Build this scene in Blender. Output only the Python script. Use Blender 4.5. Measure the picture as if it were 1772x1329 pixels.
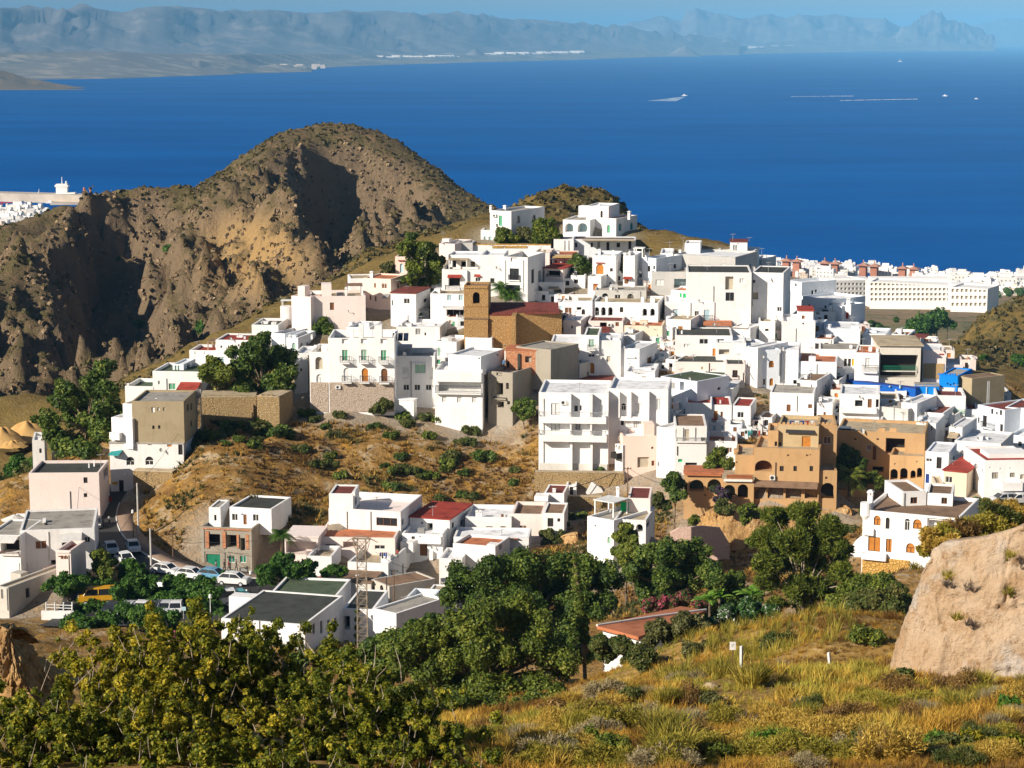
import bpy, math, random
import numpy as np
from mathutils import Vector, Matrix
R = math.radians
for o in list(bpy.data.objects): bpy.data.objects.remove(o)
sc = bpy.context.scene
col = sc.collection
# ------------------------------------------------------------------ camera
CZ = 230.0                      # eye height above the sea
F, CX, CY = 3600.0, 886.0, 664.5
PITCH = math.atan((CY - 66.0) / F)
cam = bpy.data.cameras.new("camera"); camo = bpy.data.objects.new("camera", cam); col.objects.link(camo)
cam.sensor_width = 36.0; cam.lens = 36.0 * F / 1772.0
cam.clip_start = 1.0; cam.clip_end = 250000.0
camo.location = (0, 0, CZ); camo.rotation_euler = (math.pi / 2 - PITCH, 0, 0)
sc.camera = camo
# ------------------------------------------------------------------ light
SUN = Vector((-0.80, -0.62, 0.52)).normalized()
w = bpy.data.worlds.new("World"); sc.world = w; w.use_nodes = True
nt = w.node_tree
sky = nt.nodes.new("ShaderNodeTexSky"); sky.sky_type = 'NISHITA'; sky.sun_disc = False
sky.sun_elevation = math.asin(SUN.z); sky.sun_rotation = math.atan2(SUN.x, SUN.y)
sky.altitude = 200; sky.air_density = 1.0; sky.dust_density = 0.6; sky.ozone_density = 2.0
bg = nt.nodes["Background"]; bg.inputs[1].default_value = 0.05
nt.links.new(sky.outputs[0], bg.inputs[0])
sl = bpy.data.lights.new("sun", 'SUN'); so = bpy.data.objects.new("sun", sl); col.objects.link(so)
sl.energy = 5.0; sl.angle = R(0.53); sl.color = (1.0, 0.90, 0.76)
so.rotation_euler = SUN.to_track_quat('Z', 'Y').to_euler(); so.location = (0, 0, 600)
sc.view_settings.view_transform = 'Standard'; sc.view_settings.look = 'None'
sc.view_settings.exposure = 0.56; sc.view_settings.gamma = 1.0
try:
    sc.cycles.use_denoising = True
    sc.cycles.max_bounces = 6; sc.cycles.volume_bounces = 0
    sc.cycles.transparent_max_bounces = 6
except Exception: pass
# ------------------------------------------------------------------ pixel -> world
cp, sp_ = math.cos(PITCH), math.sin(PITCH)
def ray(px, py):
    a = (px - CX) / F; b = -(py - CY) / F
    return np.array([a, cp + b * sp_, -sp_ + b * cp])
def at(px, py, Y):
    r = ray(px, py); t = Y / r[1]
    return np.array([r[0] * t, Y, CZ + r[2] * t])
def ppm(Y): return F / Y        # photo pixels per metre
# ------------------------------------------------------------------ noise, splines
def _hash(ix, iy, s):
    h = (ix.astype(np.int64) * 374761393 + iy.astype(np.int64) * 668265263 + s * 1442695041) & 0x7fffffff
    h = ((h ^ (h >> 13)) * 1274126177) & 0x7fffffff
    return ((h ^ (h >> 16)) & 0xffff) / 65535.0
def vn(x, y, s=0):
    ix = np.floor(x); iy = np.floor(y); fx = x - ix; fy = y - iy
    fx = fx * fx * (3 - 2 * fx); fy = fy * fy * (3 - 2 * fy)
    a = _hash(ix, iy, s); b = _hash(ix + 1, iy, s); c = _hash(ix, iy + 1, s); d = _hash(ix + 1, iy + 1, s)
    return (a + (b - a) * fx) * (1 - fy) + (c + (d - c) * fx) * fy
def fbm(x, y, n=5, s=0, ridged=False):
    t = 0; a = 1.0; tot = 0
    for i in range(n):
        v = vn(x, y, s + i * 17)
        if ridged: v = 1 - abs(2 * v - 1)
        t = t + v * a; tot += a; a *= 0.5
        x, y = (x * 0.8 - y * 0.6) * 2.03 + 11.3, (x * 0.6 + y * 0.8) * 2.03 + 5.7
    return t / tot
class TPS:
    def __init__(s, p, v, sc_, lam=0.0):
        s.p = np.asarray(p, float) / sc_; s.sc = sc_; n = len(s.p)
        K = s.k(s.p, s.p) + lam * np.eye(n)
        P = np.hstack([np.ones((n, 1)), s.p])
        A = np.block([[K, P], [P.T, np.zeros((3, 3))]])
        s.w = np.linalg.lstsq(A, np.concatenate([np.asarray(v, float), np.zeros(3)]), rcond=None)[0]
    def k(s, a, b):
        d2 = ((a[:, None, :] - b[None, :, :]) ** 2).sum(-1)
        return 0.5 * d2 * np.log(d2 + 1e-12)
    def __call__(s, q):
        q = np.atleast_2d(np.asarray(q, float)) / s.sc; out = np.empty(len(q))
        for i in range(0, len(q), 20000):
            c = q[i:i + 20000]
            out[i:i + 20000] = s.k(c, s.p) @ s.w[:-3] + s.w[-3] + c @ s.w[-2:]
        return out
# ------------------------------------------------------------------ materials
M = {}
def mat(name, stops, scale=0.4, rough=0.9, bump=0.0, bscale=6.0, stretch=(1, 1, 1), detail=6.0, rnd=0.0, spec=0.2, kind='noise', nrough=0.6, obj=False):
    m = bpy.data.materials.new(name); m.use_nodes = True
    n = m.node_tree.nodes; L = m.node_tree.links; b = n["Principled BSDF"]
    b.inputs["Roughness"].default_value = rough; b.inputs["Specular IOR Level"].default_value = spec
    geo = n.new("ShaderNodeNewGeometry"); mp = n.new("ShaderNodeMapping"); mp.inputs["Scale"].default_value = stretch
    if obj:
        tc = n.new("ShaderNodeTexCoord"); L.new(tc.outputs["Object"], mp.inputs[0])
    else: L.new(geo.outputs["Position"], mp.inputs[0])
    if kind == 'noise':
        t = n.new("ShaderNodeTexNoise"); t.inputs["Scale"].default_value = scale; t.inputs["Detail"].default_value = detail
        t.inputs["Roughness"].default_value = nrough; f = t.outputs[0]
    else:
        t = n.new("ShaderNodeTexVoronoi"); t.inputs["Scale"].default_value = scale; t.feature = 'F1'
        f = t.outputs["Color"]
        t2 = n.new("ShaderNodeTexVoronoi"); t2.inputs["Scale"].default_value = scale; t2.feature = 'DISTANCE_TO_EDGE'
        L.new(mp.outputs[0], t2.inputs["Vector"])
        sx = n.new("ShaderNodeSeparateColor"); L.new(f, sx.inputs[0])
        mm = n.new("ShaderNodeMath"); mm.operation = 'MULTIPLY_ADD'; mm.inputs[1].default_value = 3.0; mm.inputs[2].default_value = 0.1; mm.use_clamp = True
        L.new(t2.outputs[0], mm.inputs[0])
        m2 = n.new("ShaderNodeMath"); m2.operation = 'MINIMUM'; L.new(mm.outputs[0], m2.inputs[1])
        m3 = n.new("ShaderNodeMath"); m3.operation = 'MULTIPLY_ADD'; m3.inputs[1].default_value = 0.8; m3.inputs[2].default_value = 0.2
        L.new(sx.outputs[0], m3.inputs[0]); L.new(m3.outputs[0], m2.inputs[0]); f = m2.outputs[0]
    L.new(mp.outputs[0], t.inputs["Vector"])
    r = n.new("ShaderNodeValToRGB"); e = r.color_ramp.elements
    while len(e) < len(stops): e.new(0.5)
    for i, (p, c) in enumerate(stops): e[i].position = p; e[i].color = (c[0], c[1], c[2], 1)
    L.new(f, r.inputs[0]); out = r.outputs[0]
    if rnd > 0:
        oi = n.new("ShaderNodeObjectInfo"); hs = n.new("ShaderNodeHueSaturation")
        ma = n.new("ShaderNodeMath"); ma.operation = 'MULTIPLY_ADD'; ma.inputs[1].default_value = rnd; ma.inputs[2].default_value = 1 - rnd * 0.6
        L.new(oi.outputs["Random"], ma.inputs[0]); L.new(ma.outputs[0], hs.inputs["Value"]); L.new(out, hs.inputs["Color"]); out = hs.outputs[0]
    L.new(out, b.inputs["Base Color"])
    if bump > 0:
        tb = n.new("ShaderNodeTexNoise"); tb.inputs["Scale"].default_value = bscale; tb.inputs["Detail"].default_value = 5
        L.new(geo.outputs["Position"], tb.inputs["Vector"])
        bp = n.new("ShaderNodeBump"); bp.inputs["Strength"].default_value = bump; bp.inputs["Distance"].default_value = 0.3
        L.new((f if kind != 'noise' else tb.outputs[0]), bp.inputs["Height"]); L.new(bp.outputs[0], b.inputs["Normal"])
    M[name] = m; return m
def wallmat(name, c, dirt=0.22, streak=True):
    """plaster with faint damp streaks, patches and grime"""
    m = bpy.data.materials.new(name); m.use_nodes = True
    n = m.node_tree.nodes; L = m.node_tree.links; b = n["Principled BSDF"]
    b.inputs["Roughness"].default_value = 0.92; b.inputs["Specular IOR Level"].default_value = 0.15
    geo = n.new("ShaderNodeNewGeometry")
    def noise(sc_, st, lo, hi, det=6):
        mp = n.new("ShaderNodeMapping"); mp.inputs["Scale"].default_value = st; L.new(geo.outputs["Position"], mp.inputs[0])
        t = n.new("ShaderNodeTexNoise"); t.inputs["Scale"].default_value = sc_; t.inputs["Detail"].default_value = det; t.inputs["Roughness"].default_value = 0.65
        L.new(mp.outputs[0], t.inputs["Vector"])
        r = n.new("ShaderNodeMapRange"); r.inputs[1].default_value = lo; r.inputs[2].default_value = hi; L.new(t.outputs[0], r.inputs[0])
        return r.outputs[0]
    a = noise(0.45, (1, 1, 1), 0.50, 0.78); s = noise(1.1, (1, 1, 0.12), 0.54, 0.82); p = noise(2.6, (1, 1, 1), 0.62, 0.72)
    def mx(c1, c2, fac, k):
        x = n.new("ShaderNodeMix"); x.data_type = 'RGBA'
        mu = n.new("ShaderNodeMath"); mu.operation = 'MULTIPLY'; mu.inputs[1].default_value = k; L.new(fac, mu.inputs[0]); L.new(mu.outputs[0], x.inputs[0])
        if isinstance(c1, tuple): x.inputs[6].default_value = c1
        else: L.new(c1, x.inputs[6])
        x.inputs[7].default_value = c2; return x.outputs[2]
    base = (c[0], c[1], c[2], 1)
    o = mx(base, (c[0] * .80, c[1] * .77, c[2] * .72, 1), a, dirt * 2.2)
    o = mx(o, (c[0] * .60, c[1] * .57, c[2] * .53, 1), s, dirt * 1.5)
    o = mx(o, (c[0] * .55, c[1] * .50, c[2] * .43, 1), p, dirt * 0.9)
    oi = n.new("ShaderNodeObjectInfo"); hs = n.new("ShaderNodeHueSaturation")
    ma = n.new("ShaderNodeMath"); ma.operation = 'MULTIPLY_ADD'; ma.inputs[1].default_value = 0.16; ma.inputs[2].default_value = 0.86
    L.new(oi.outputs["Random"], ma.inputs[0]); L.new(ma.outputs[0], hs.inputs["Value"]); L.new(o, hs.inputs["Color"])
    L.new(hs.outputs[0], b.inputs["Base Color"])
    tb = n.new("ShaderNodeTexNoise"); tb.inputs["Scale"].default_value = 3.5; tb.inputs["Detail"].default_value = 4; L.new(geo.outputs["Position"], tb.inputs["Vector"])
    bp = n.new("ShaderNodeBump"); bp.inputs["Strength"].default_value = 0.25; bp.inputs["Distance"].default_value = 0.12
    L.new(tb.outputs[0], bp.inputs["Height"]); L.new(bp.outputs[0], b.inputs["Normal"])
    M[name] = m
def flat(name, c, rough=0.6, spec=0.3, metal=0.0, emit=None):
    d = 0.80
    m = mat(name, [(0.35, tuple(x * d for x in c)), (0.65, c)], 1.6, rough, spec=spec, rnd=0.12)
    m.node_tree.nodes["Principled BSDF"].inputs["Metallic"].default_value = metal
    return m
wallmat('white', (.82, .81, .80), .27); wallmat('coolwhite_shade', (.76, .80, .85), .24); wallmat('pink', (.80, .69, .645), .18)  # second one: cool plaster that also carries blue wall shade as colour
wallmat('cream', (.76, .64, .50), .2); wallmat('beige', (.60, .56, .49), .3); wallmat('grey', (.50, .49, .47), .3)
wallmat('concrete', (.34, .305, .25), .45); wallmat('brown', (.38, .31, .20), .4); wallmat('tan', (.52, .325, .16), .35)
wallmat('tangrey', (.50, .38, .22), .4); wallmat('peach', (.85, .66, .57), .15); wallmat('blue', (.005, .20, .66), .2); wallmat('navy', (.01, .10, .42), .2)  # last one: the castle blue darkened to carry a wall's shade
wallmat('worn', (.70, .67, .62), .55); wallmat('mud', (.45, .30, .14), .4); wallmat('dusk', (.55, .52, .47), .35)
mat('stone', [(0.0, (.16, .11, .05)), (0.3, (.36, .25, .12)), (1, (.50, .37, .21))], 4.2, kind='v', bump=.7)
mat('church', [(0.0, (.12, .07, .03)), (0.25, (.38, .22, .085)), (1, (.48, .31, .14))], 3.6, kind='v', bump=.5)
mat('palestone', [(0.0, (.20, .15, .11)), (0.3, (.50, .40, .32)), (1, (.57, .48, .39))], 4.4, kind='v', bump=.6)
mat('ochrestone', [(0.0, (.14, .08, .02)), (0.3, (.48, .28, .07)), (1, (.62, .39, .13))], 3.0, kind='v', bump=.6)
mat('brick', [(0.0, (.22, .10, .06)), (0.3, (.46, .20, .10)), (1, (.58, .32, .19))], 2.2, kind='v', stretch=(1, 1, 2.2), bump=.3)
mat('pinkblock', [(0.0, (.42, .28, .22)), (0.3, (.60, .42, .34)), (1, (.66, .50, .42))], 2.4, kind='v', stretch=(1, 1, 1.8), bump=.3)
for k, c in dict(rgrey=(.36, .33, .29), rdark=(.055, .058, .052), rred=(.30, .045, .03), rbrown=(.22, .14, .09), rgreen=(.075, .10, .06), rwhite=(.74, .74, .75),
                 rterra=(.45, .16, .075), rbeige=(.42, .34, .23), rmaroon=(.17, .045, .035)).items():
    mat(k, [(0.3, tuple(x * .6 for x in c)), (0.5, c), (0.75, tuple(min(1, x * 1.2) for x in c))], 0.7, .9, rnd=.2, bump=.2)
for k, c in dict(glass=(.022, .026, .032), wood=(.50, .19, .03), dwood=(.20, .085, .035), green=(.10, .36, .20), lgreen=(.30, .48, .36), pwhite=(.74, .74, .72),
                 lblue=(.42, .60, .66), yellow=(.75, .42, .03), redp=(.38, .05, .03), greyp=(.30, .30, .29), dgreen=(.01, .20, .11), vivid=(.0, .42, .12), beigep=(.48, .42, .32),
                 dark=(.028, .024, .022), iron=(.035, .035, .038), galv=(.40, .40, .40), rust=(.36, .29, .21), ochrep=(.52, .36, .14), tile=(.48, .18, .08), polewood=(.16, .10, .06), pole=(.55, .52, .48),
                 teal=(.03, .26, .26), canvas=(.72, .70, .66), solar=(.02, .03, .06), asphalt=(.055, .052, .05), pavement=(.26, .18, .13), kerb=(.60, .58, .55), navyp=(.02, .05, .25)).items():
    flat(k, c, .25 if k in ('glass', 'solar') else .65, .5 if k in ('glass', 'solar') else .25)
# ------------------------------------------------------------------ mesh building
class MB:
    def __init__(s): s.v = []; s.f = []
    def poly(s, pts):
        i = len(s.v); s.v.extend([tuple(map(float, p)) for p in pts]); s.f.append(tuple(range(i, i + len(pts))))
    def hexa(s, p):           # 8 points: bottom 0-3 ccw, top 4-7
        i = len(s.v); s.v.extend([tuple(map(float, q)) for q in p])
        for f in ((3, 2, 1, 0), (4, 5, 6, 7), (0, 1, 5, 4), (1, 2, 6, 5), (2, 3, 7, 6), (3, 0, 4, 7)): s.f.append(tuple(i + k for k in f))
    def obox(s, c, e, n, hu, hn, z0, z1):   # oriented box: centre xy, axes e,n
        c = np.asarray(c[:2], float); P = []
        for z in (z0, z1):
            for a, b in ((-1, -1), (1, -1), (1, 1), (-1, 1)):
                q = c + e * hu * a + n * hn * b; P.append((q[0], q[1], z))
        s.hexa(P)
    def tube(s, a, b, ra, rb=None, k=6, caps=True):
        rb = ra if rb is None else rb; a = Vector(a); b = Vector(b); d = (b - a)
        if d.length < 1e-6: return
        q = d.to_track_quat('Z', 'Y'); i = len(s.v)
        for c, r in ((a, ra), (b, rb)):
            for j in range(k):
                t = 2 * math.pi * j / k; s.v.append(tuple(c + q @ Vector((math.cos(t) * r, math.sin(t) * r, 0))))
        for j in range(k): s.f.append((i + j, i + (j + 1) % k, i + k + (j + 1) % k, i + k + j))
        if caps: s.f.append(tuple(i + j for j in reversed(range(k)))); s.f.append(tuple(i + k + j for j in range(k)))
    def path(s, pts, r0, r1=None, k=6):
        r1 = r0 if r1 is None else r1; n = len(pts) - 1
        for j in range(n): s.tube(pts[j], pts[j + 1], r0 + (r1 - r0) * j / n, r0 + (r1 - r0) * (j + 1) / n, k)
    def build(s, name, m, parent=None, smooth=False):
        me = bpy.data.meshes.new(name); org = np.array(parent_origin(parent)) if parent is not None else np.zeros(3)
        v = (np.array(s.v, float).reshape(-1, 3) - org)
        me.from_pydata(v.tolist(), [], s.f); me.materials.append(M[m] if isinstance(m, str) else m)
        if smooth: me.polygons.foreach_set('use_smooth', [True] * len(me.polygons))
        o = bpy.data.objects.new(name, me); col.objects.link(o)
        if parent is not None: o.parent = parent; 
        return o
_org = {}
def parent_origin(p):
    return _org.get(p.name, (0, 0, 0))
def tag(o, label=None, cat=None, group=None, kind=None):
    if label: o['label'] = label
    if cat: o['category'] = cat
    if group: o['group'] = group
    if kind: o['kind'] = kind
    return o
def empty(name, loc, label, cat, group=None):
    o = bpy.data.objects.new(name, None); col.objects.link(o); o.location = tuple(float(x) for x in loc); o.empty_display_size = .5
    _org[o.name] = tuple(float(x) for x in loc)
    return tag(o, label, cat, group)
def sub(o, parent):            # register a part mesh as the parent of sub-parts sharing the root's frame
    _org[o.name] = parent_origin(parent); return o
def npmesh(name, V, Fq, m, parent=None, attr=None, smooth=False, tri=False):
    me = bpy.data.meshes.new(name); k = Fq.shape[1]
    me.vertices.add(len(V)); me.vertices.foreach_set('co', np.asarray(V, np.float32).ravel())
    me.loops.add(Fq.size); me.loops.foreach_set('vertex_index', Fq.astype(np.int32).ravel())
    me.polygons.add(len(Fq)); me.polygons.foreach_set('loop_start', np.arange(0, Fq.size, k, dtype=np.int32))
    try: me.polygons.foreach_set('loop_total', np.full(len(Fq), k, np.int32))
    except Exception: pass
    if smooth: me.polygons.foreach_set('use_smooth', np.ones(len(Fq), bool))
    if attr:
        for nm, (dom, vals) in attr.items():
            a = me.attributes.new(nm, 'FLOAT', dom); a.data.foreach_set('value', np.asarray(vals, np.float32))
    me.update(calc_edges=True); me.materials.append(M[m] if isinstance(m, str) else m)
    o = bpy.data.objects.new(name, me); col.objects.link(o)
    if parent is not None: o.parent = parent
    return o
def copy_tree(o, parent=None):
    c = o.copy(); col.objects.link(c); c.parent = parent
    for ch in list(o.children): copy_tree(ch, c)
    return c
# ------------------------------------------------------------------ where the visible ground lies in the village (pixel, distance)
VP = [(0,1070,248),(130,1060,252),(60,990,264),(150,990,270),(110,905,290),(190,860,300),(20,900,292),(280,985,276),(430,1000,276),(480,980,280),
(540,960,272),(650,1040,258),(500,1130,234),(600,1120,236),(700,1060,250),(760,1010,258),(630,920,284),(740,940,276),(850,930,284),(950,905,290),(900,960,272),
(1030,970,258),(1120,950,264),(1000,850,302),(1200,880,292),(1330,875,284),(1440,872,284),(1550,835,300),(1500,1000,246),(1600,960,246),(1640,850,282),(1740,850,280),
(640,800,308),(600,710,322),(480,740,318),(350,770,312),(760,740,320),(850,880,297),(870,735,322),(1000,815,306),(1110,810,304),(700,880,296),(300,850,304),(560,890,292),
(270,790,307),(210,855,300),(260,690,328),(330,690,326),(340,625,348),(430,630,345),(430,580,360),(500,560,366),(600,695,325),(600,620,338),(560,550,366),(690,555,362),(650,520,372),
(690,475,384),(800,555,360),(800,510,370),(790,465,380),(890,510,366),(850,600,346),(950,600,346),(770,440,386),(890,425,390),(860,400,396),(1000,411,398),(1080,409,400),(1050,440,388),(1060,500,372),(980,488,374),
(930,465,380),(1130,500,372),(1200,470,380),(1270,436,392),(1300,550,362),(1180,550,360),(1080,550,358),(1000,555,358),(1000,580,350),(1150,580,351),(1250,580,353),(1020,645,336),(1100,645,336),(1100,675,328),(1200,650,336),(1200,690,326),(1300,660,334),(1240,730,317),(1180,810,300),(1280,620,343),(1380,680,330),(1430,655,337),(1430,605,350),(1400,555,366),(1450,550,372),(1520,655,338),(1560,605,352),(1640,650,342),(1640,685,332),(1500,720,320),(1380,712,321),(1550,745,314),(1650,730,322),(1700,755,316),(1600,780,305),(1700,785,304),(1740,750,320)]
_D = TPS([p[:2] for p in VP], [p[2] for p in VP], 100.0, 0.02)
def D(px, py): return float(_D([(px, py)])[0])
HB = []                                # house base points: the ground is drawn through them later
class Blk: pass
CUR = None
def plane_hit(px, py, P0, n):
    r = ray(px, py); den = r[0] * n[0] + r[1] * n[1]
    t = (P0[0] * n[0] + P0[1] * n[1]) / den
    return np.array([r[0] * t, r[1] * t, CZ + r[2] * t])
def face_frame(b, f):
    if f == 'F': return b.A, b.e, b.n, b.w
    if f == 'R': return b.A + b.e * b.w, -b.n, b.e, b.d
    return b.A - b.n * b.d, b.n, -b.e, b.d
def hole_rect(b, f, px, py, w, h):
    O, e, n, W = face_frame(b, f)
    q0 = plane_hit(px - w / 2, py, O, n); q1 = plane_hit(px + w / 2, py, O, n)
    ua = float((q0[:2] - O) @ e); ub = float((q1[:2] - O) @ e)
    za = plane_hit(px, py + h / 2, O, n)[2]; zb = plane_hit(px, py - h / 2, O, n)[2]
    u0, u1 = min(ua, ub), max(ua, ub)
    u0 = max(u0, .12); u1 = min(u1, W - .12); zb = min(zb, b.zt - .12)
    return u0, u1, za, zb
def arc(u0, u1, za, zb, k=8):
    rx = (u1 - u0) / 2; ry = min(rx, (zb - za) * .6); c = (u0 + u1) / 2
    return [(c - rx * math.cos(math.pi * i / k), zb - ry + ry * math.sin(math.pi * i / k)) for i in range(k + 1)]
def facade(mb, O, e, n, W, z0, z1, holes):
    def P(u, z, dep=0): q = O + e * u - n * dep; return (q[0], q[1], z)
    us = sorted({0.0, W} | {h[0] for h in holes} | {h[1] for h in holes}); zs = sorted({z0, z1} | {h[2] for h in holes} | {h[3] for h in holes})
    for i in range(len(us) - 1):
        for j in range(len(zs) - 1):
            cu, cz = (us[i] + us[i + 1]) / 2, (zs[j] + zs[j + 1]) / 2
            if any(h[0] < cu < h[1] and h[2] < cz < h[3] for h in holes): continue
            mb.poly([P(us[i], zs[j]), P(us[i + 1], zs[j]), P(us[i + 1], zs[j + 1]), P(us[i], zs[j + 1])])
    for (u0, u1, za, zb, kind, dep) in holes:
        if kind == 'a':
            A = arc(u0, u1, za, zb); k = len(A) // 2
            for i in range(k): mb.poly([P(u0, zb), P(*A[i]), P(*A[i + 1])])
            for i in range(k, len(A) - 1): mb.poly([P(u1, zb), P(*A[i]), P(*A[i + 1])])
            pts = [(u0, za)] + A + [(u1, za)]
        else: pts = [(u0, za), (u0, zb), (u1, zb), (u1, za)]
        for i in range(len(pts)):
            a, c = pts[i], pts[(i + 1) % len(pts)]
            mb.poly([P(*a), P(*c), P(c[0], c[1], dep), P(a[0], a[1], dep)])
def pane(b, f, hole, m, name, root, frame=False, inset=0.0):
    O, e, n, W = face_frame(b, f); u0, u1, za, zb, kind, dep = hole
    def P(u, z, d): q = O + e * u - n * d; return (q[0], q[1], z)
    pts = ([(u0, za)] + arc(u0, u1, za, zb) + [(u1, za)]) if kind == 'a' else [(u0, za), (u1, za), (u1, zb), (u0, zb)]
    mb = MB(); mb.poly([P(u, z, dep - inset) for u, z in pts]); o = mb.build(name, m, root)
    if frame:
        fb = MB(); t = .07; sub(o, root); ww = u1 - u0
        def bar(a0, a1, c0, c1): fb.hexa([P(a0, c0, dep - .01), P(a1, c0, dep - .01), P(a1, c0, dep - .07), P(a0, c0, dep - .07), P(a0, c1, dep - .01), P(a1, c1, dep - .01), P(a1, c1, dep - .07), P(a0, c1, dep - .07)])
        zt = zb if kind != 'a' else zb - min(ww / 2, (zb - za) * .6)
        bar(u0, u0 + t, za, zt); bar(u1 - t, u1, za, zt); bar(u0 + t, u1 - t, za, za + t); bar(u0 + t, u1 - t, zt - t, zt)
        nb = 1 if ww < 2 else int(ww / 1.0)
        for i in range(nb): c = u0 + ww * (i + 1) / (nb + 1); bar(c - t / 2, c + t / 2, za + t, zt - t)
        fo = fb.build('frame', frame, o)
    return o
KN = {'w': ('window', .16), 'd': ('door', .14), 'a': ('window', .18), 'A': ('arch_opening', 1.7), 'v': ('opening', 1.7), 'o': ('window', .25), 'k': ('niche', .35), 'D': ('door', .16), 'V': ('porch', 2.4)}
rng0 = random.Random(5); rngA = random.Random(11)
AUTO = [False]
def block(root, wall, roof, xa, xb, y0, y1, yaw=-6, xc=None, feats='', Y=None, d=None, drop=.45, ext=3.0, pname='wall', oh=0.0, hb=True):
    b = Blk(); xm = (xa + xb) / 2
    b.Y = D(xm, y1) if Y is None else Y
    P0 = at(xa, y1, b.Y); A = P0[:2].copy(); dd = d or 7.0
    def solve(phi):
        e = np.array([math.cos(phi), math.sin(phi)]); n = np.array([math.sin(phi), -math.cos(phi)])
        r = ray(xb, y1)[:2]; s = np.linalg.solve(np.array([[e[0], -r[0]], [e[1], -r[1]]]), -A)
        return e, n, s[0]
    def pxof(q, z):
        X, Yq, Z = q[0], q[1], z - CZ; zc = Yq * cp - Z * sp_; return CX + F * X / zc
    if xc is None: e, n, wd = solve(R(yaw))
    else:
        best = None
        for k in range(-74, 75):
            e, n, wd = solve(R(k))
            if wd <= 0.2 or wd > 80: continue
            q = (A + e * wd - n * dd) if xc > xb else (A - n * dd)
            err = abs(pxof(q, P0[2]) - xc)
            if best is None or err < best[0]: best = (err, e, n, wd)
        _, e, n, wd = best
    b.A, b.e, b.n, b.w, b.d = A, e, n, wd, dd
    dist = math.hypot(*A); r = ray(xa, y0); b.zt = CZ + r[2] / math.hypot(r[0], r[1]) * dist
    b.zv = P0[2]; b.z0 = P0[2] - ext; b.root = root; b.drop = drop
    mid = A + e * wd / 2
    if ext < 50 and hb: HB.append((mid[0], mid[1], b.zv - .5)); 
    if root is None: return b
    holes = {'F': [], 'R': [], 'L': []}; later = []
    for s in [q for q in feats.split(';') if q.strip()]:
        t = s.split(); k = t[0]; f = 'F'
        if k[:2] in ('R.', 'L.'): f, k = k[0], k[2:]
        nums = [float(x) for x in t[1:] if x.replace('.', '').replace('-', '').isdigit()]; words = [x for x in t[1:] if not x.replace('.', '').replace('-', '').isdigit()]
        if k in KN:
            x, y, ww, hh = nums[:4]; u0, u1, za, zb = hole_rect(b, f, x, y, ww, hh)
            if u1 - u0 < .12 or zb - za < .12: continue
            dep = min(KN[k][1], b.d * .45); shp = 'a' if k in 'aAk' or (k == 'D') else 'r'
            if len(nums) > 4: dep = nums[4]
            ov = [h for h in holes[f] if not (u1 <= h[0] or u0 >= h[1] or zb <= h[2] or za >= h[3])]
            if ov: continue
            h = (u0, u1, za, zb, shp, dep); holes[f].append(h)
            later.append((k, f, h, words, ww))
        else: later.append((k, f, nums, words, 0))
    if pname == 'wall' and dd >= 6 and wall not in ('stone', 'church', 'navy', 'ochrestone', 'tan', 'brown'):
        for f in 'RL':
            if not holes[f] and b.zt - b.zv > 1.8:
                for _ in range(rngA.choice((0, 1, 1, 2))):
                    u = dd * rngA.uniform(.15, .8); zc = b.zt - rngA.uniform(1.3, 2.2); h = (u, u + rngA.uniform(.5, .9), zc - rngA.uniform(.4, .9), zc, 'r', .15)
                    if not any(h[0] < q[1] + .2 and h[1] > q[0] - .2 for q in holes[f]): holes[f].append(h); later.append(('w', f, h, ['dark'], 0))
    if AUTO[0] and wd > 3.5 and wall in ('white', 'coolwhite_shade', 'pink', 'cream'):
        for _ in range(min(3, int(wd * (b.zt - b.zv) / 13))):
            u = rngA.uniform(.4, wd - 1.2); zc = rngA.uniform(b.zv + .9, b.zt - .7) if b.zt - b.zv > 2 else b.zt - .8; h = (u, u + rngA.uniform(.5, .95), zc - rngA.uniform(.5, 1.1), zc, 'r', .16)
            if not any(h[0] < q[1] + .3 and h[1] > q[0] - .3 and h[2] < q[3] + .3 and h[3] > q[2] - .3 for q in holes['F']): holes['F'].append(h); later.append(('w', 'F', h, [rngA.choice(['dark', 'dark', 'dwood', 'greyp', 'lblue', 'glass'])], 8 if rngA.random() < .6 else 0))
    mb = MB()
    for f in 'FRL':
        O, ee, nn, W = face_frame(b, f); facade(mb, O, ee, nn, W, b.z0, b.zt, holes[f])
    C = [A, A + e * wd, A + e * wd - n * dd, A - n * dd]
    mb.poly([(C[2][0], C[2][1], b.z0), (C[3][0], C[3][1], b.z0), (C[3][0], C[3][1], b.zt), (C[2][0], C[2][1], b.zt)])
    pt = min(.28, wd * .2, dd * .2); I = [C[0] + e * pt - n * pt, C[1] - e * pt - n * pt, C[2] - e * pt + n * pt, C[3] + e * pt + n * pt]
    zr = b.zt - drop; b.zr = zr
    if drop > 0:
        for i in range(4):
            j = (i + 1) % 4
            mb.poly([(C[i][0], C[i][1], b.zt), (C[j][0], C[j][1], b.zt), (I[j][0], I[j][1], b.zt), (I[i][0], I[i][1], b.zt)])
            mb.poly([(I[i][0], I[i][1], b.zt), (I[j][0], I[j][1], b.zt), (I[j][0], I[j][1], zr - .05), (I[i][0], I[i][1], zr - .05)])
        rb = MB(); rb.poly([(q[0], q[1], zr) for q in I])
    else:
        rb = MB(); o_ = .12 + oh
        rb.obox((C[0] + C[2]) / 2, e, n, wd / 2 + o_, dd / 2 + o_, b.zt + .003, b.zt + .16); b.zr = b.zt + .16
    b.wall = mb.build(pname, wall, root)
    rb.build('roof' if pname == 'wall' else pname + '_roof', roof, root)
    for it in later: feature(b, root, wall, *it)
    return b
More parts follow.
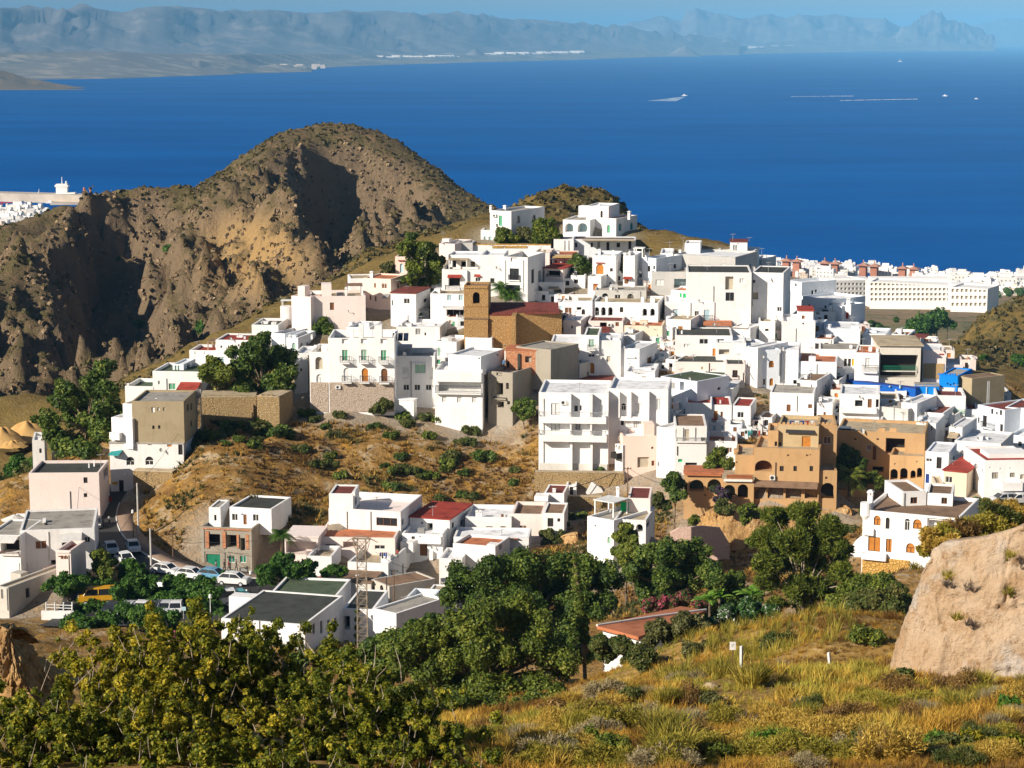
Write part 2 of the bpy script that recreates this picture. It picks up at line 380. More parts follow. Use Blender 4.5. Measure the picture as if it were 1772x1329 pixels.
def roofpt(b, px, fr):
    O = b.A - b.n * b.d * fr; q = plane_hit(px, 600, O, b.n); return q[:2]
def ztop(q, px, py):
    r = ray(px, py); return CZ + r[2] / math.hypot(r[0], r[1]) * math.hypot(q[0], q[1])
def feature(b, root, wall, k, f, a, words, ww):
    c = words[0] if words else None
    if k in KN:
        nm = KN[k][0]
        if k in 'Av': pane(b, f, a, c or 'dark', nm, root)  # default near-black back carries the shade of the recess as colour
        elif k == 'V': pane(b, f, a, c or wall, nm, root)
        elif k == 'k': pane(b, f, a, c or 'beigep', nm, root)
        else:
            cc = c or 'glass'; fr = (words[1] if len(words) > 1 else 'dwood' if cc == 'wood' else 'pwhite') if ww >= 7.5 and k in 'wa' else False
            pane(b, f, a, cc, nm, root, fr)
        return
    O, e, n, W = face_frame(b, f)
    if k in ('b', 'B'):            # balcony: x y w h
        x, y, w_, h_ = a[:4]; u0, u1, za, zb = hole_rect(b, f, x, y, w_, h_); pr = a[4] if len(a) > 4 else .9
        m = MB(); cc = O + e * (u0 + u1) / 2 + n * (pr / 2 + .004); m.obox(cc, e, n, (u1 - u0) / 2, pr / 2, za - .18, za)
        if k == 'B':
            m.obox(O + e * (u0 + u1) / 2 + n * (pr - .07), e, n, (u1 - u0) / 2, .07, za + .002, zb)
            for s in (u0 + .07, u1 - .07): m.obox(O + e * s + n * (pr / 2 - .07), e, n, .07, pr / 2 - .074, za + .002, zb)
            m.build('balcony', c or wall, root)
        else:
            o = sub(m.build('balcony', wall, root), root); m = MB()
            nb = max(3, int((u1 - u0) / .16))
            for i in range(nb + 1):
                q = O + e * (u0 + .04 + (u1 - u0 - .08) * i / nb) + n * (pr - .04); m.tube((q[0], q[1], za), (q[0], q[1], zb), .022, k=4)
            for s in (u0 + .04, u1 - .04):
                q0 = O + e * s + n * .01; q1 = O + e * s + n * (pr - .04); m.tube((q0[0], q0[1], zb), (q1[0], q1[1], zb), .03, k=4)
                for t in (.25, .5, .75): q = q0 + (q1 - q0) * t; m.tube((q[0], q[1], za), (q[0], q[1], zb), .022, k=4)
            q0 = O + e * (u0 + .04) + n * (pr - .04); q1 = O + e * (u1 - .04) + n * (pr - .04); m.tube((q0[0], q0[1], zb), (q1[0], q1[1], zb), .035, k=4)
            m.build('railing', c or 'iron', o)
    elif k == 'ac':
        x, y, w_, h_ = a[:4]; u0, u1, za, zb = hole_rect(b, f, x, y, w_, h_)
        m = MB(); m.obox(O + e * (u0 + u1) / 2 + n * .2, e, n, (u1 - u0) / 2, .196, za, zb); o = sub(m.build('air_conditioner', 'pwhite', root), root)
        m = MB(); cu = O + e * (u0 * .55 + u1 * .45) + n * .4; r_ = (zb - za) * .4
        m.poly([tuple((cu + e * math.cos(t) * r_)) + ((za + zb) / 2 + math.sin(t) * r_,) for t in [i * math.pi / 6 for i in range(12)]]); m.build('fan_grille', 'iron', o)
    elif k == 'dish':
        x, y, r_ = a[:3]; q = plane_hit(x, y, O, n); r_ = r_ * b.Y / F; c0 = Vector((q[0] + n[0] * .5, q[1] + n[1] * .5, q[2]))
        ax = Vector((.5, -.75, .45)).normalized(); qq = ax.to_track_quat('Z', 'Y'); m = MB(); ring = []
        for j in range(4):
            rr = r_ * j / 3; ring.append([c0 + qq @ Vector((math.cos(t) * rr, math.sin(t) * rr, (rr / r_) ** 2 * r_ * .3)) for t in [i * math.pi / 6 for i in range(12)]])
        for j in range(3):
            for i in range(12): m.poly([ring[j][i], ring[j][(i + 1) % 12], ring[j + 1][(i + 1) % 12], ring[j + 1][i]])
        m.tube(c0, c0 + ax * r_ * .9, .02, k=4); m.tube(c0, (q[0], q[1], q[2] - .3), .03, k=4); m.build('satellite_dish', c or 'canvas', root)
    elif k == 'ch':                # chimney: x ytop w frac
        x, y, w_, fr = a[:4]; q = roofpt(b, x, fr); zt = ztop(q, x, y); hw = w_ * b.Y / F / 2; m = MB(); z0 = b.zr - .1
        h = zt - z0
        m.obox(q, b.e, b.n, hw * .8, hw * .8, z0, zt - h * .24)
        for s, t in ((-1, -1), (1, -1), (1, 1), (-1, 1)): m.obox(q + b.e * s * hw * .62 + b.n * t * hw * .62, b.e, b.n, hw * .16, hw * .16, zt - h * .24, zt - h * .12)
        m.obox(q, b.e, b.n, hw, hw, zt - h * .12, zt - h * .05); m.obox(q, b.e, b.n, hw * .55, hw * .55, zt - h * .05, zt); m.build('chimney', c or 'white', root)
    elif k == 'an':                # aerial: x ytop frac
        x, y, fr = a[:3]; q = roofpt(b, x, fr); zt = ztop(q, x, y); m = MB(); m.tube((q[0], q[1], b.zr - .05), (q[0], q[1], zt), .035, k=4)
        ax = Vector((.8, .6, 0)); tz = Vector((q[0], q[1], zt - .15)); m.tube(tz - ax * .6, tz + ax * .6, .025, k=4); px_ = Vector((-.6, .8, 0))
        for s in (-.5, -.25, 0, .25, .5): m.tube(tz + ax * s - px_ * .3, tz + ax * s + px_ * .3, .018, k=3)
        m.build('aerial', 'galv', root)
    elif k == 'tk':
        x, y, w_, fr = a[:4]; q = roofpt(b, x, fr); zt = ztop(q, x, y); hw = w_ * b.Y / F / 2; m = MB(); m.tube((q[0], q[1], b.zr - .02), (q[0], q[1], zt), hw, hw * .95, 12); m.build('water_tank', c or 'pwhite', root)
    elif k == 'sp':
        x, y, w_, fr = a[:4]; q = roofpt(b, x, fr); zt = ztop(q, x, y); hw = w_ * b.Y / F / 2; nn = 3; m = MB()
        for i in range(nn):
            c0 = q + b.e * hw * (2 * (i + .5) / nn - 1); hu = hw / nn * .85; p = []
            for dz in (0, .06):
                for (uu, dp, z) in ((-hu, .8, b.zr), (hu, .8, b.zr), (hu, -.8, zt), (-hu, -.8, zt)): g = c0 + b.e * uu + b.n * dp; p.append((g[0], g[1], z + dz))
            m.hexa(p)
        m.build('solar_panel', 'solar', root)
    elif k == 'aw':                # awning: x y w h
        x, y, w_, h_ = a[:4]; pr = a[4] if len(a) > 4 else 1.4; u0, u1, za, zb = hole_rect(b, f, x, y, w_, h_); p = []
        for dz in (0, .09):
            for (u, dp, z) in ((u0, .01, zb), (u1, .01, zb), (u1, pr, za), (u0, pr, za)): g = O + e * u + n * dp; p.append((g[0], g[1], z + dz))
        m = MB(); m.hexa(p); m.build('awning', c or 'canvas', root)
    elif k == 'bl':                # block on the roof: x0 x1 ytop frac depth
        x0, x1, y, fr, dp = a[:5]; q0 = roofpt(b, x0, fr); q1 = roofpt(b, x1, fr); wd = abs(float((q1 - q0) @ b.e)); zt = ztop(q0, x0, y); m = MB()
        m.obox((q0 + q1) / 2 - b.n * dp / 2, b.e, b.n, wd / 2, dp / 2, b.zr - .05, zt); m.build('roof_block', c or wall, root)
    elif k == 'pg':                # pergola: x0 x1 ytop frac depth
        x0, x1, y, fr, dp = a[:5]; q0 = roofpt(b, x0, fr); q1 = roofpt(b, x1, fr); zt = ztop(q0, x0, y); m = MB(); zz = b.zr
        for q in (q0, q1, q0 - b.n * dp, q1 - b.n * dp): m.obox(q, b.e, b.n, .09, .09, zz - .05, zt - .12)
        o = sub(m.build('pergola', words[1] if len(words) > 1 else 'pwhite', root), root); m = MB(); L = float((q1 - q0) @ b.e); ns = max(4, int(abs(L) / .5))
        m.obox((q0 + q1) / 2 - b.n * dp / 2, b.e, b.n, abs(L) / 2 + .2, dp / 2 + .2, zt - .12, zt); m.build('canopy', c or 'rbeige', o)
    elif k == 'cr':                # merlons: x0 x1 ytop count
        x0, x1, y, cnt = a[:4]; m = MB(); cnt = int(cnt)
        qa = roofpt(b, x0, .02); qb = roofpt(b, x1, .02); m.obox((qa + qb) / 2 - b.n * .15, b.e, b.n, abs(float((qb - qa) @ b.e)) / 2, .13, b.zt + .001, b.zt + .1)
        for i in range(cnt):
            px = x0 + (x1 - x0) * (i + .5) / cnt; q = roofpt(b, px, .02) ; hw = abs(x1 - x0) / cnt * .3 * b.Y / F; m.obox(q - b.n * .15, b.e, b.n, hw, .149, b.zt + .002, ztop(q, px, y))
        m.build('merlons', c or wall, root)
    elif k == 'pp':                # drain pipe: x y0 y1
        x, ya, yb = a[:3]; q0 = plane_hit(x, ya, O, n); q1 = plane_hit(x, yb, O, n); m = MB(); off = n * .07
        m.tube((q0[0] + off[0], q0[1] + off[1], q0[2]), (q0[0] + off[0], q0[1] + off[1], q1[2]), .06, k=5); m.build('drainpipe', c or 'greyp', root)
    elif k == 'fin':               # projecting pier: x0 x1 y0 y1 projection
        x0, x1, ya, yb, pr = a[:5]; u0, u1, za, zb = hole_rect(b, f, (x0 + x1) / 2, (ya + yb) / 2, x1 - x0, yb - ya); m = MB()
        m.obox(O + e * (u0 + u1) / 2 + n * (pr / 2 + .004), e, n, (u1 - u0) / 2, pr / 2, za, zb); m.build('pier', c or wall, root)
    elif k == 'st':                # stone or coloured skirt over the lower wall: x0 x1 y0 y1
        x0, x1, ya, yb = a[:4]; u0, u1, za, zb = hole_rect(b, f, (x0 + x1) / 2, (ya + yb) / 2, x1 - x0, yb - ya); m = MB()
        m.obox(O + e * (u0 + u1) / 2 + n * .075, e, n, (u1 - u0) / 2, .072, za, zb); m.build('wall_base', c or 'stone', root)
    elif k == 'sg':                # sign plate: x y w h
        x, y, w_, h_ = a[:4]; u0, u1, za, zb = hole_rect(b, f, x, y, w_, h_); m = MB(); m.obox(O + e * (u0 + u1) / 2 + n * .05, e, n, (u1 - u0) / 2, .046, za, zb); m.build('sign', c or 'pwhite', root)
_n = [0]

def H(label, wall, roof, xa, xb, y0, y1, xc=None, feats='', name='house', cat='house', group=None, auto=True, **kw):
    global CUR
    Y = kw.get('Y') or D((xa + xb) / 2, y1); p = at((xa + xb) / 2, y1, Y)
    root = empty(name, p, label, cat, group); _n[0] += 1
    kw['Y'] = Y
    if cat == 'house' and xb - xa > 20 and 'an ' not in feats and rngA.random() < .7:
        x = xa + (xb - xa) * rngA.uniform(.2, .8); feats += f';an {x:.0f} {y0 - rngA.uniform(10, 20):.0f} {rngA.uniform(.2, .7):.2f}'
    if auto and xb - xa > 20 and 'ch ' not in feats and rngA.random() < .45:
        x = xa + (xb - xa) * rngA.uniform(.1, .9); feats += f';ch {x:.0f} {y0 - rngA.uniform(6, 11):.0f} 6 {rngA.uniform(.3, .8):.2f}'
    if auto and xb - xa > 24 and rngA.random() < .65:
        x = xa + (xb - xa) * rngA.uniform(.1, .8); feats += f';bl {x:.0f} {x + rngA.uniform(8, 14):.0f} {y0 - rngA.uniform(4, 9):.0f} {rngA.uniform(.35, .6):.2f} 1.6'
    if auto and xb - xa > 30 and y1 - y0 > 20 and rngA.random() < .35:
        x = xa + (xb - xa) * rngA.uniform(.1, .9); feats += f';pp {x:.0f} {y1:.0f} {y0 + 2:.0f}'
    if auto and xb - xa > 18 and rngA.random() < .4:
        x = xa + (xb - xa) * rngA.uniform(.1, .9); feats += f';tk {x:.0f} {y0 - rngA.uniform(3, 6):.0f} {rngA.uniform(3, 5):.1f} {rngA.uniform(.3, .7):.2f} ' + rngA.choice(['pwhite', 'greyp', 'navyp', 'tile'])
    if auto and rngA.random() < .45: feats += f';dish {xa + (xb - xa) * rngA.uniform(.1, .9):.0f} {y0 - 2:.0f} {rngA.uniform(2, 3):.1f}'
    AUTO[0] = auto and cat == 'house'; CUR = block(root, wall, roof, xa, xb, y0, y1, xc=xc, feats=feats, **kw); AUTO[0] = False; CUR.first = CUR
    return root
def B(pname, wall, roof, xa, xb, y0, y1, xc=None, feats='', dY=0.0, **kw):
    global CUR
    root = CUR.root; first = CUR.first
    if 'Y' not in kw: kw['Y'] = first.Y + dY
    b = block(root, wall, roof, xa, xb, y0, y1, xc=xc, feats=feats, pname=pname, **kw); b.first = first; CUR = b
    return b
# ------------------------------------------------------------------ HOUSES, left end of the village
H("tall house with bare brown render above a whitewashed base with two arched windows", 'white', 'rgrey', 192, 319.5, 767, 852, 341, "a 225.7 798 14 15 dark;a 258.5 797.5 14 15 dark;d 210 841 8 20 dark;w 259 766.5 7 8 dwood;w 269 766.5 4 6;d 293 768 8 10 wood;d 313 778 9 18 dark;dish 217 819 3;dish 280 778 4;sg 199 836 9 4 yellow", d=10, drop=0, ext=2, auto=False, hb=False)
B('upper_wall', 'brown', 'rgrey', 230, 319.5, 694, 767.2, 341, "w 265 709 6 9 pwhite;w 274 708 4 6 pwhite;w 284 708 4 6 beigep;w 265.5 739.5 4 6 dark;w 275.5 739 4 6 dark;R.w 325 705 3 12 dark;R.w 331 704 3 12 dark;R.w 331 733 3 10 dark;ch 268 689 5 .4;ch 318 687 7 .6;an 297 680 .5", d=10, drop=.3, ext=.1, hb=False)
B('wing_wall', 'white', 'rwhite', 194, 230, 722, 768, None, "w 203.6 769.5 20 12 yellow;aw 203 782 20 7 teal;B 203 752 18 10", d=7, drop=.3, ext=.2, yaw=-20, dY=.6)
B('stair_wall', 'white', 'rwhite', 213, 231, 698, 724, None, "", d=5, drop=.2, ext=.2, yaw=-20, dY=1.4)
H("pale pink windowless building beside the uphill road, one tiny window", 'pink', 'rdark', 53, 174, 818.5, 906, 191, "w 148 831 7 10 dark;w 148 857 6 7 dark;R.v 183 818 8 18;ch 147 800 3 .6;ch 156 796 3 .7;an 168 785 .5;pp 123 905 850", d=9, drop=.4, ext=2, auto=False)
H("narrow white house half hidden behind the tall eucalyptus", 'white', 'rwhite', 57, 78, 762, 800, 82, "w 70 780 4 8 dark", Y=318, ext=12)
H("white house end showing between the eucalyptus branches", 'white', 'rwhite', 90, 108, 772, 796, None, "w 97 782 4 6 dark", Y=322, ext=12)
H("long white house with one green window and a red lean-to roof", 'white', 'rgreen', 265, 350, 642, 684, None, "w 298 669 12 11 green;aw 331 666 36 8 rred 3;w 275 662 3 6 greyp;pp 289 683 655", d=9, auto=False)
B('tower_wall', 'coolwhite_shade', 'rwhite', 299, 318, 630, 646, 339, "w 304 637 3 9 lgreen;w 309 637 3 9 lgreen;R.w 326 637 5 11 dark", d=6, drop=.2, dY=4)
B('yard_wall', 'white', 'rgreen', 217, 266, 668, 697, None, "ch 220 663 4 .1", d=8, drop=.6, dY=.4)
H("white terrace house with a balustrade right of the pink rock", 'white', 'rred', 328, 375, 606, 629, None, "fin 350 353 606 612 .1;fin 335 337 606 612 .1;an 342 590 .5;pg 360 376 590 .5 3 rbrown rust", d=7, auto=False)
H("white house behind the big dark tree, red edged roof", 'white', 'rred', 374, 437, 588, 632, None, "w 383 600 3 4 dark;ch 424 582 4 .4;w 395 612 5 9 dark", d=8, drop=.25)
H("white house with a terrace darkened for shade below the round white tower", 'white', 'rdark', 436, 482, 562, 592, 500, "bl 470 478 558 .3 1.2;bl 446 452 566 .2 1;ch 474 557 4 .2", d=9)  # terrace shade is put into the dark roof colour
B('terrace_wall', 'coolwhite_shade', 'rdark', 470, 493, 576, 596, 534, "", d=8, dY=-3, drop=.5)
H("grey white house with three arched windows beside the big tree", 'coolwhite_shade', 'rbeige', 496, 516, 584, 611, 546, "a 508.5 599 6 12 lgreen;R.a 522 598 5 10 greyp;R.a 532 597 5 10 greyp;ch 502 579 5 .3;ch 540 579 4 .3;bl 505 512 581 .2 1", d=9, auto=False)
H("white block beside the big tree whose shadow falls on it", 'white', 'rwhite', 510, 538, 611, 672, None, "pp 534.5 694 614 dwood;w 521 640 3 5 dark", d=8, auto=False, ext=2, yaw=-4)
H("large white mansion with green balcony doors on a stone base", 'white', 'rgrey', 569.4, 683.4, 585, 708, 690, "w 597 615 10 19 green;w 630 614.5 10 19 lgreen;w 664 615 10 18 green;b 597 621 17 11;b 630 621 17 11;b 664 622 17 11;D 600 648 11 23 pwhite;D 631.5 648.5 11 23 wood;D 665 649 11 23 dwood;b 600.5 655 17 11;b 631.5 655 17 11;b 665.5 656 17 11;st 569.6 683 661.5 712 palestone;a 598 669.5 6 6 dark .4;a 631 670 6 6 dark .4;a 665.5 670.5 6 6 dark .4;ac 585 669.5 9 6;v 597 590 11 9 dark .6;v 630 590 11 9 dark .6;v 664 590 11 9 dark .6;bl 621 629 560 .35 1;bl 648 661 563 .4 2;bl 605 612 572 .5 1;sp 693 578 30 .6;an 645 556 .4", d=10, drop=1.2, ext=1, auto=False, yaw=-4)
B('wing_wall', 'white', 'rbeige', 537, 569.6, 609, 708, None, "k 552 628.5 13 22 beigep .5;w 554 632 4 9 dark;a 553 655 11 15 pwhite;st 537.2 569.3 661.5 712 palestone;tk 547 597 8 .6;bl 556 566 599 .5 1.5", d=9, dY=.3, ext=1, yaw=-4, drop=.7)
H("white house with a framed green window above three small dark windows", 'white', 'rgrey', 684, 753, 616, 695, 757, "w 701 645 12 20 pwhite;w 727 638 19 16 lgreen;fin 716 738 628 630 .2;w 746 646 8 20 pwhite;w 703 670.5 10 10 dark;w 722 670.6 10 10 dark;w 741.6 670.6 10 10 dark;pp 712 692 625;dish 700 612 4;tk 703 606 8 .5 greyp;bl 688 712 600 .55 3 grey", d=9, ext=2, drop=.8, auto=False, yaw=-4)
B('garden_wall', 'white', 'rwhite', 672, 716, 691, 712, None, "", d=1.5, dY=-3.5, drop=0, ext=1.5, yaw=-16)
H("white house with a long glazed balcony and peeling lower wall", 'white', 'rwhite', 753, 835, 640, 736, 845, "V 796 669 74 18 pwhite 1.3;b 794 673 80 13 .7;B 794 651 80 14 .5;w 769 691 8 10 pwhite;w 795 692 8 10 pwhite;w 821 692 8 10 pwhite;w 762 651 3 4 dark;w 780 651 3 4 dark;w 803 651 3 4 dark;w 826 651 3 4 dark", d=9, ext=2, auto=False)
B('attic_wall', 'white', 'rwhite', 776, 832, 613, 641, 873, "w 829 620 3 3 dark;R.w 861 614 3 3 dark;bl 766 774 618 .2 1.5", d=9, dY=2.5, ext=.5, drop=.3)
H("unfinished grey concrete house with empty black window openings", 'concrete', 'rgrey', 845, 887, 642, 728, 955, "v 864.6 673 12 21;v 878 668 5 11;v 866.5 700 11 11;v 880 697 5 6;v 864 646 10 8 concrete .5;b 866 688 22 2 .4;fin 846 851 655 700 .15", d=14, drop=.5, ext=1.5, auto=False)
B('rear_wall', 'concrete', 'rgrey', 893, 953, 599, 660, None, "", d=8, dY=6, ext=1, drop=.2, yaw=-35)
B('brick_wall', 'brick', 'rterra', 875, 930, 606, 642, None, "v 914 622 11 11;v 879 631 4 12;fin 896 900 612 640 .3 rdark;pg 880 925 602 .4 3 rgrey concrete", d=5, dY=4.5, ext=.5, drop=0, yaw=-8)
H("small white block above the unfinished house, grey sheet roof", 'coolwhite_shade', 'rgrey', 805, 851, 584, 613, 863, "an 840 566 .5;sp 830 577 18 .3", d=7, yaw=-8, auto=False)
H("white house with a tall pale green door below the church tower", 'white', 'rwhite', 753, 790, 590, 617, 818, "d 759.6 609 5 15 lgreen;tk 776 584 26 .3 pwhite;an 781 598 .1", d=8, auto=False)
H("white house with one grey shuttered window under the bare plot wall", 'white', 'rwhite', 686, 761, 565, 594, 776, "w 723.5 574 9 11 greyp;w 736 578 3 5 dark;bl 700 712 561 .3 2;dish 780 557 4;bl 740 752 562 .5 2;bl 690 696 560 .2 1", d=10, auto=False)
H("white row of small rooms and posts behind the mansion roof", 'white', 'rwhite', 600, 640, 566, 592, 660, "w 612 582 5 8 dark;w 625 582 5 8 dark;bl 604 610 558 .4 1.5;bl 640 645 560 .5 1", d=8, yaw=-20)
# round tower and pink houses
H("pale pink house with two big chimney blocks and a furnished roof terrace", 'pink', 'rbeige', 538, 633, 513, 562, None, "w 574.5 530 7 13 dwood;bl 558 575 492 .05 3;dish 603 538 2;pg 601 627 494 .25 3.5 rbrown pwhite;bl 584 596 507 .5 1;ch 600 497 5 .1;ch 628 496 4 .2", d=9, yaw=6, drop=.5, auto=False)
B('corner_wall', 'pink', 'rbeige', 505, 538.3, 512, 562, None, "bl 517 529 495 .15 2", d=8, yaw=-20, dY=0, drop=.5)
H("pink house with brown window and a slim tall chimney", 'peach', 'rterra', 629, 676.7, 481, 527, 704, "w 665 495 9 9 dwood;w 649 494 3 8 dwood;w 641 515 3 8 dwood;w 650 517 3 9 dwood;R.w 689.5 494 4 9 dwood;ch 645 469 7 .1;an 690 484 .1;aw 672 512 12 6 greyp", d=8, drop=.25, auto=False)
B('wing_wall', 'white', 'rbeige', 606, 646, 482, 500, None, "", d=7, dY=4, drop=.2, yaw=8)
H("two sided white house with a garage opening under the large pine", 'white', 'rmaroon', 676.4, 720, 507, 560, 745, "w 704 521 10 9 dark;w 679 524 2 9 dark;R.w 736.3 520 6 7 dark;R.v 731.4 548 14 16;R.aw 730 536 12 4 greyp 1;pp 706 558 545", d=9, drop=0, oh=.05, auto=False)
H("slim pink house with a blue arched window next to the pine", 'peach', 'rterra', 684, 706, 444, 476, None, "a 695 464 6 16 lblue;fin 689 701 450 451.5 .3 rred", d=6, yaw=-6, auto=False)
H("low white rooms and a terrace below the pine grove", 'white', 'rbeige', 745, 804, 508, 556, None, "v 787.5 542 30 17;w 778 515 8 10 lblue;w 798 515 8 10 lblue;b 786 531 36 3 1", d=9, yaw=-5)
H("white terraced house with a shaded loggia and an ochre canopy on top", 'white', 'rbeige', 765, 840, 466, 512, None, "v 786 488 20 15;b 784 497 26 8;aw 787 478 24 4 rred 1;w 827 484 8 7;aw 827 477 12 3 rred .8;fin 806 809 466 511 .5;pg 778 808 448 .3 3.5 rbeige pwhite", d=9, yaw=-5, drop=.4, auto=False)
B('upper_wall', 'white', 'rwhite', 776, 831, 441, 467, None, "v 786 457 7 12;v 802 457 9 9;v 818 457 8 9 ochrep", d=7, dY=4.5, drop=.3, yaw=-5)
H("white house with cactus pots and one small square window", 'white', 'rwhite', 831.6, 872, 441, 505, None, "w 852 486 7 9 dark;dish 860 463 3;ch 836 438 4 .3", d=9, yaw=-5, auto=False)
H("tall white house with a big dark grid window above the palm", 'white', 'rbeige', 872, 913, 444, 508, 943, "w 890 474.5 16 20 glass iron;b 890 480 20 9 .3;w 888 498 24 10 glass iron;v 889 449 11 8 beigep .4;pp 875 505 450;pp 906 505 450;R.w 922 478 5 24 dark;R.w 934 478 6 20 greyp", d=10, drop=1.2, auto=False)
H("long white wall house with a wide dark arched gateway", 'white', 'rwhite', 900, 976, 488, 514, None, "A 927.5 500 22 14 dark;A 984 503 10 8;A 965 503 14 8 beigep;aw 958 498 18 3 rbeige 1", d=5, Y=371, auto=False, yaw=-5)
H("little pink house with a red roof and a wide dark balcony", 'pink', 'rred', 942, 974, 464, 490, 996, "v 958 473 23 9;b 958 477 24 4 .4;R.a 983 478 4 9 pwhite", d=8, drop=0, oh=.25, auto=False)
H("pale house with an ochre roof edge under the terrace wall", 'pink', 'rbeige', 923, 951, 437, 466, 960, "w 936 452 10 8 pwhite", d=8, drop=.2)
H("pale house with an ochre awning left of the climbing tree", 'pink', 'rterra', 956, 998, 441, 464, None, "aw 975 442 40 5 ochrep 1.6;w 974 455 14 9 pwhite;w 962 454 3 7 dark", d=8, drop=.15, yaw=-5)
H("low pink white house left of the summit wall", 'pink', 'rwhite', 760, 787, 421, 442, 818, "ch 765 417 4 .3", d=9)
B('grey_wall', 'grey', 'rgrey', 790, 818, 420, 440, None, "", d=5, dY=2, yaw=-5)
# summit
H("white summit house with a tall green door and bluish side", 'white', 'rgrey', 848, 884.6, 364, 406, 942, "d 866 382 6 18 green;w 860 390 3 6 dark;ac 857 373 6 5;R.a 897 379.7 6 13;R.a 924 378 6 13;ch 850 355 5 .05;ch 874 355 6 .4", d=13, drop=.35, Y=396, auto=False)
B('annex_wall', 'white', 'rwhite', 832, 857, 398, 423, None, "w 839.5 416 5 13 lblue;w 848 416 5 13 lblue", d=7, dY=-2, yaw=-6)
H("long white garden wall with ochre band below the summit house", 'white', 'ochrestone', 817, 953, 424, 442, None, "fin 850 852 421 424 .1;fin 871 873 421 424 .1;fin 892 894 421 424 .1;fin 912 914 421 424 .1;st 852 871 425 429 ochrestone;st 873 912 425 429 ochrestone", name='garden_wall', cat='wall', d=1.2, drop=0, oh=-.1, Y=388, auto=False, yaw=-3)
H("white summit villa with two large open arches", 'white', 'rgrey', 974, 1021, 380, 414, 1042, "A 985 394 14 15 lblue;A 1008 394 17 16 lblue;R.a 1033 390 5 10 lgreen", d=10, drop=.25, Y=400, auto=False)
B('upper_wall', 'white', 'rwhite', 1014, 1053, 356, 381, 1072, "D 1041 370.6 4 12 dark;ch 1035 353 4 .5;bl 1000 1012 376 .3 2", d=8, dY=3, drop=.2)
B('corner_wall', 'white', 'rterra', 1041, 1066, 377, 412, 1102, "D 1053 396 5 14 green;R.a 1073 393 5 13 teal;R.a 1093 391 5 13 teal;ch 1087 365 6 .3", d=9, dY=.5, drop=.25)
H("shaded white row under a thatched pergola below the summit villa", 'coolwhite_shade', 'rbrown', 992, 1100, 414, 442, None, "w 997 424 4 8 dark;w 1024 424 4 8 dark;d 1036 425 5 14 greyp;d 1052 426 5 14 dark;w 1070 424 6 8 dark;d 1090 424 5 14 dark;aw 1058 411 100 6 rbeige 3.2", d=6, Y=392, drop=.2, auto=False, yaw=-3)
B('side_wall', 'white', 'rwhite', 958, 992.5, 414, 436, None, "pp 977 434 416;pp 984 434 416", d=5, dY=-1.5, yaw=-3, drop=.2)
H("white house with an arched wooden door and ivy tree", 'white', 'rwhite', 1025, 1065, 442, 490, 1077, "D 1038 465.5 13 18 wood;fin 1031 1046 454 455.5 .3 rred;w 1058 467 5 6 dark;w 1056 491 4 5 dark;w 1051 476 3 3 dark;ch 1036 431 6 .2;ch 1060 433 6 .2", d=9, auto=False)
B('porch_wall', 'white', 'rwhite', 1017, 1040, 478, 506, 1053, "d 1030 498 7 10 wood;fin 1026 1034 491 492 .2 rred", d=6, dY=-4, drop=.2)
H("tall narrow white house with an open roof frame and grey side", 'white', 'rwhite', 1078, 1098, 442, 500, 1112, "w 1084 486 7 10 dwood;aw 1086 481 16 3 rred .8;R.w 1105 485 4 12 dark;R.dish 1103 471 3;pg 1096 1110 429 .2 2 white white;ch 1088 434 4 .1;ch 1080 437 5 .5", d=8, auto=False)
H("bluish white house in shade with a lantern chimney", 'coolwhite_shade', 'rwhite', 1111, 1135, 445, 492, None, "w 1123 465 5 10 dark;w 1132 463 3 6 dark;ch 1118 437 6 .2;w 1122 484 4 6 lblue", d=8, yaw=-40, auto=False)
# north-east crown
H("long beige grey house with two white garage doors", 'grey', 'rwhite', 1163.5, 1272, 440, 474, 1310, "w 1197 462.5 11 10 glass;ac 1197 470 8 4;d 1223 462.5 17 11 pwhite;d 1256.5 462.5 17 11 pwhite;ch 1175 432 5 .3;an 1180 410 .6", d=12, drop=.3, ext=5, auto=False)
B('corner_wall', 'white', 'rwhite', 1142, 1163.7, 438, 474, None, "A 1152 463 6 13 beigep;an 1157 418 .4", d=9, drop=.3, yaw=-6)
B('tower_wall', 'white', 'rwhite', 1184.5, 1211.6, 421, 441, 1214, "", d=6, dY=5, drop=.2)
H("white stepped house crowned by a small tower with a vent", 'white', 'rwhite', 1239, 1304, 433, 470, 1313, "R.w 1306 455 3 8 greyp;bl 1225 1240 434 .2 4", d=8, Y=388, drop=.25, auto=False)
B('tower_wall', 'white', 'rmaroon', 1264, 1293, 419, 434, None, "w 1270 429 3 10 greyp;w 1274 429 3 10 greyp;an 1265 404 .3;an 1293 410 .3;w 1277 422 2 2 dark", d=5, dY=1, drop=0, yaw=-5)
H("plain grey house with a pale shutter and rounded opening", 'grey', 'rgrey', 1127, 1188, 470, 505, None, "w 1141.6 489 14 10 pwhite;v 1177 490 21 15 lblue;an 1158 455 .4;b 1177 496 22 5 .3", d=9, yaw=-4, auto=False)
H("big plain white block with tall recessed stair window", 'white', 'rdark', 1188, 1299, 471, 560, None, "v 1262 490 14 23 beigep .6;w 1263 489 6 7 dwood;w 1263 513.5 15 15 glass greyp;w 1284 486 8 8 pwhite;dish 1303 465 4;pp 1234 560 495", d=12, yaw=-4, drop=.2, ext=5, auto=False)
H("tall plain white block on the corner, one brown window", 'white', 'rdark', 1299.6, 1354, 471, 560, 1366, "w 1305 487 4 5 dark;v 1306 512 12 12 beigep .4;w 1306 516 10 9 dwood;w 1349 535 8 8 dark;pp 1302 530 472;dish 1304 464 4", d=11, drop=.15, ext=5, auto=False)
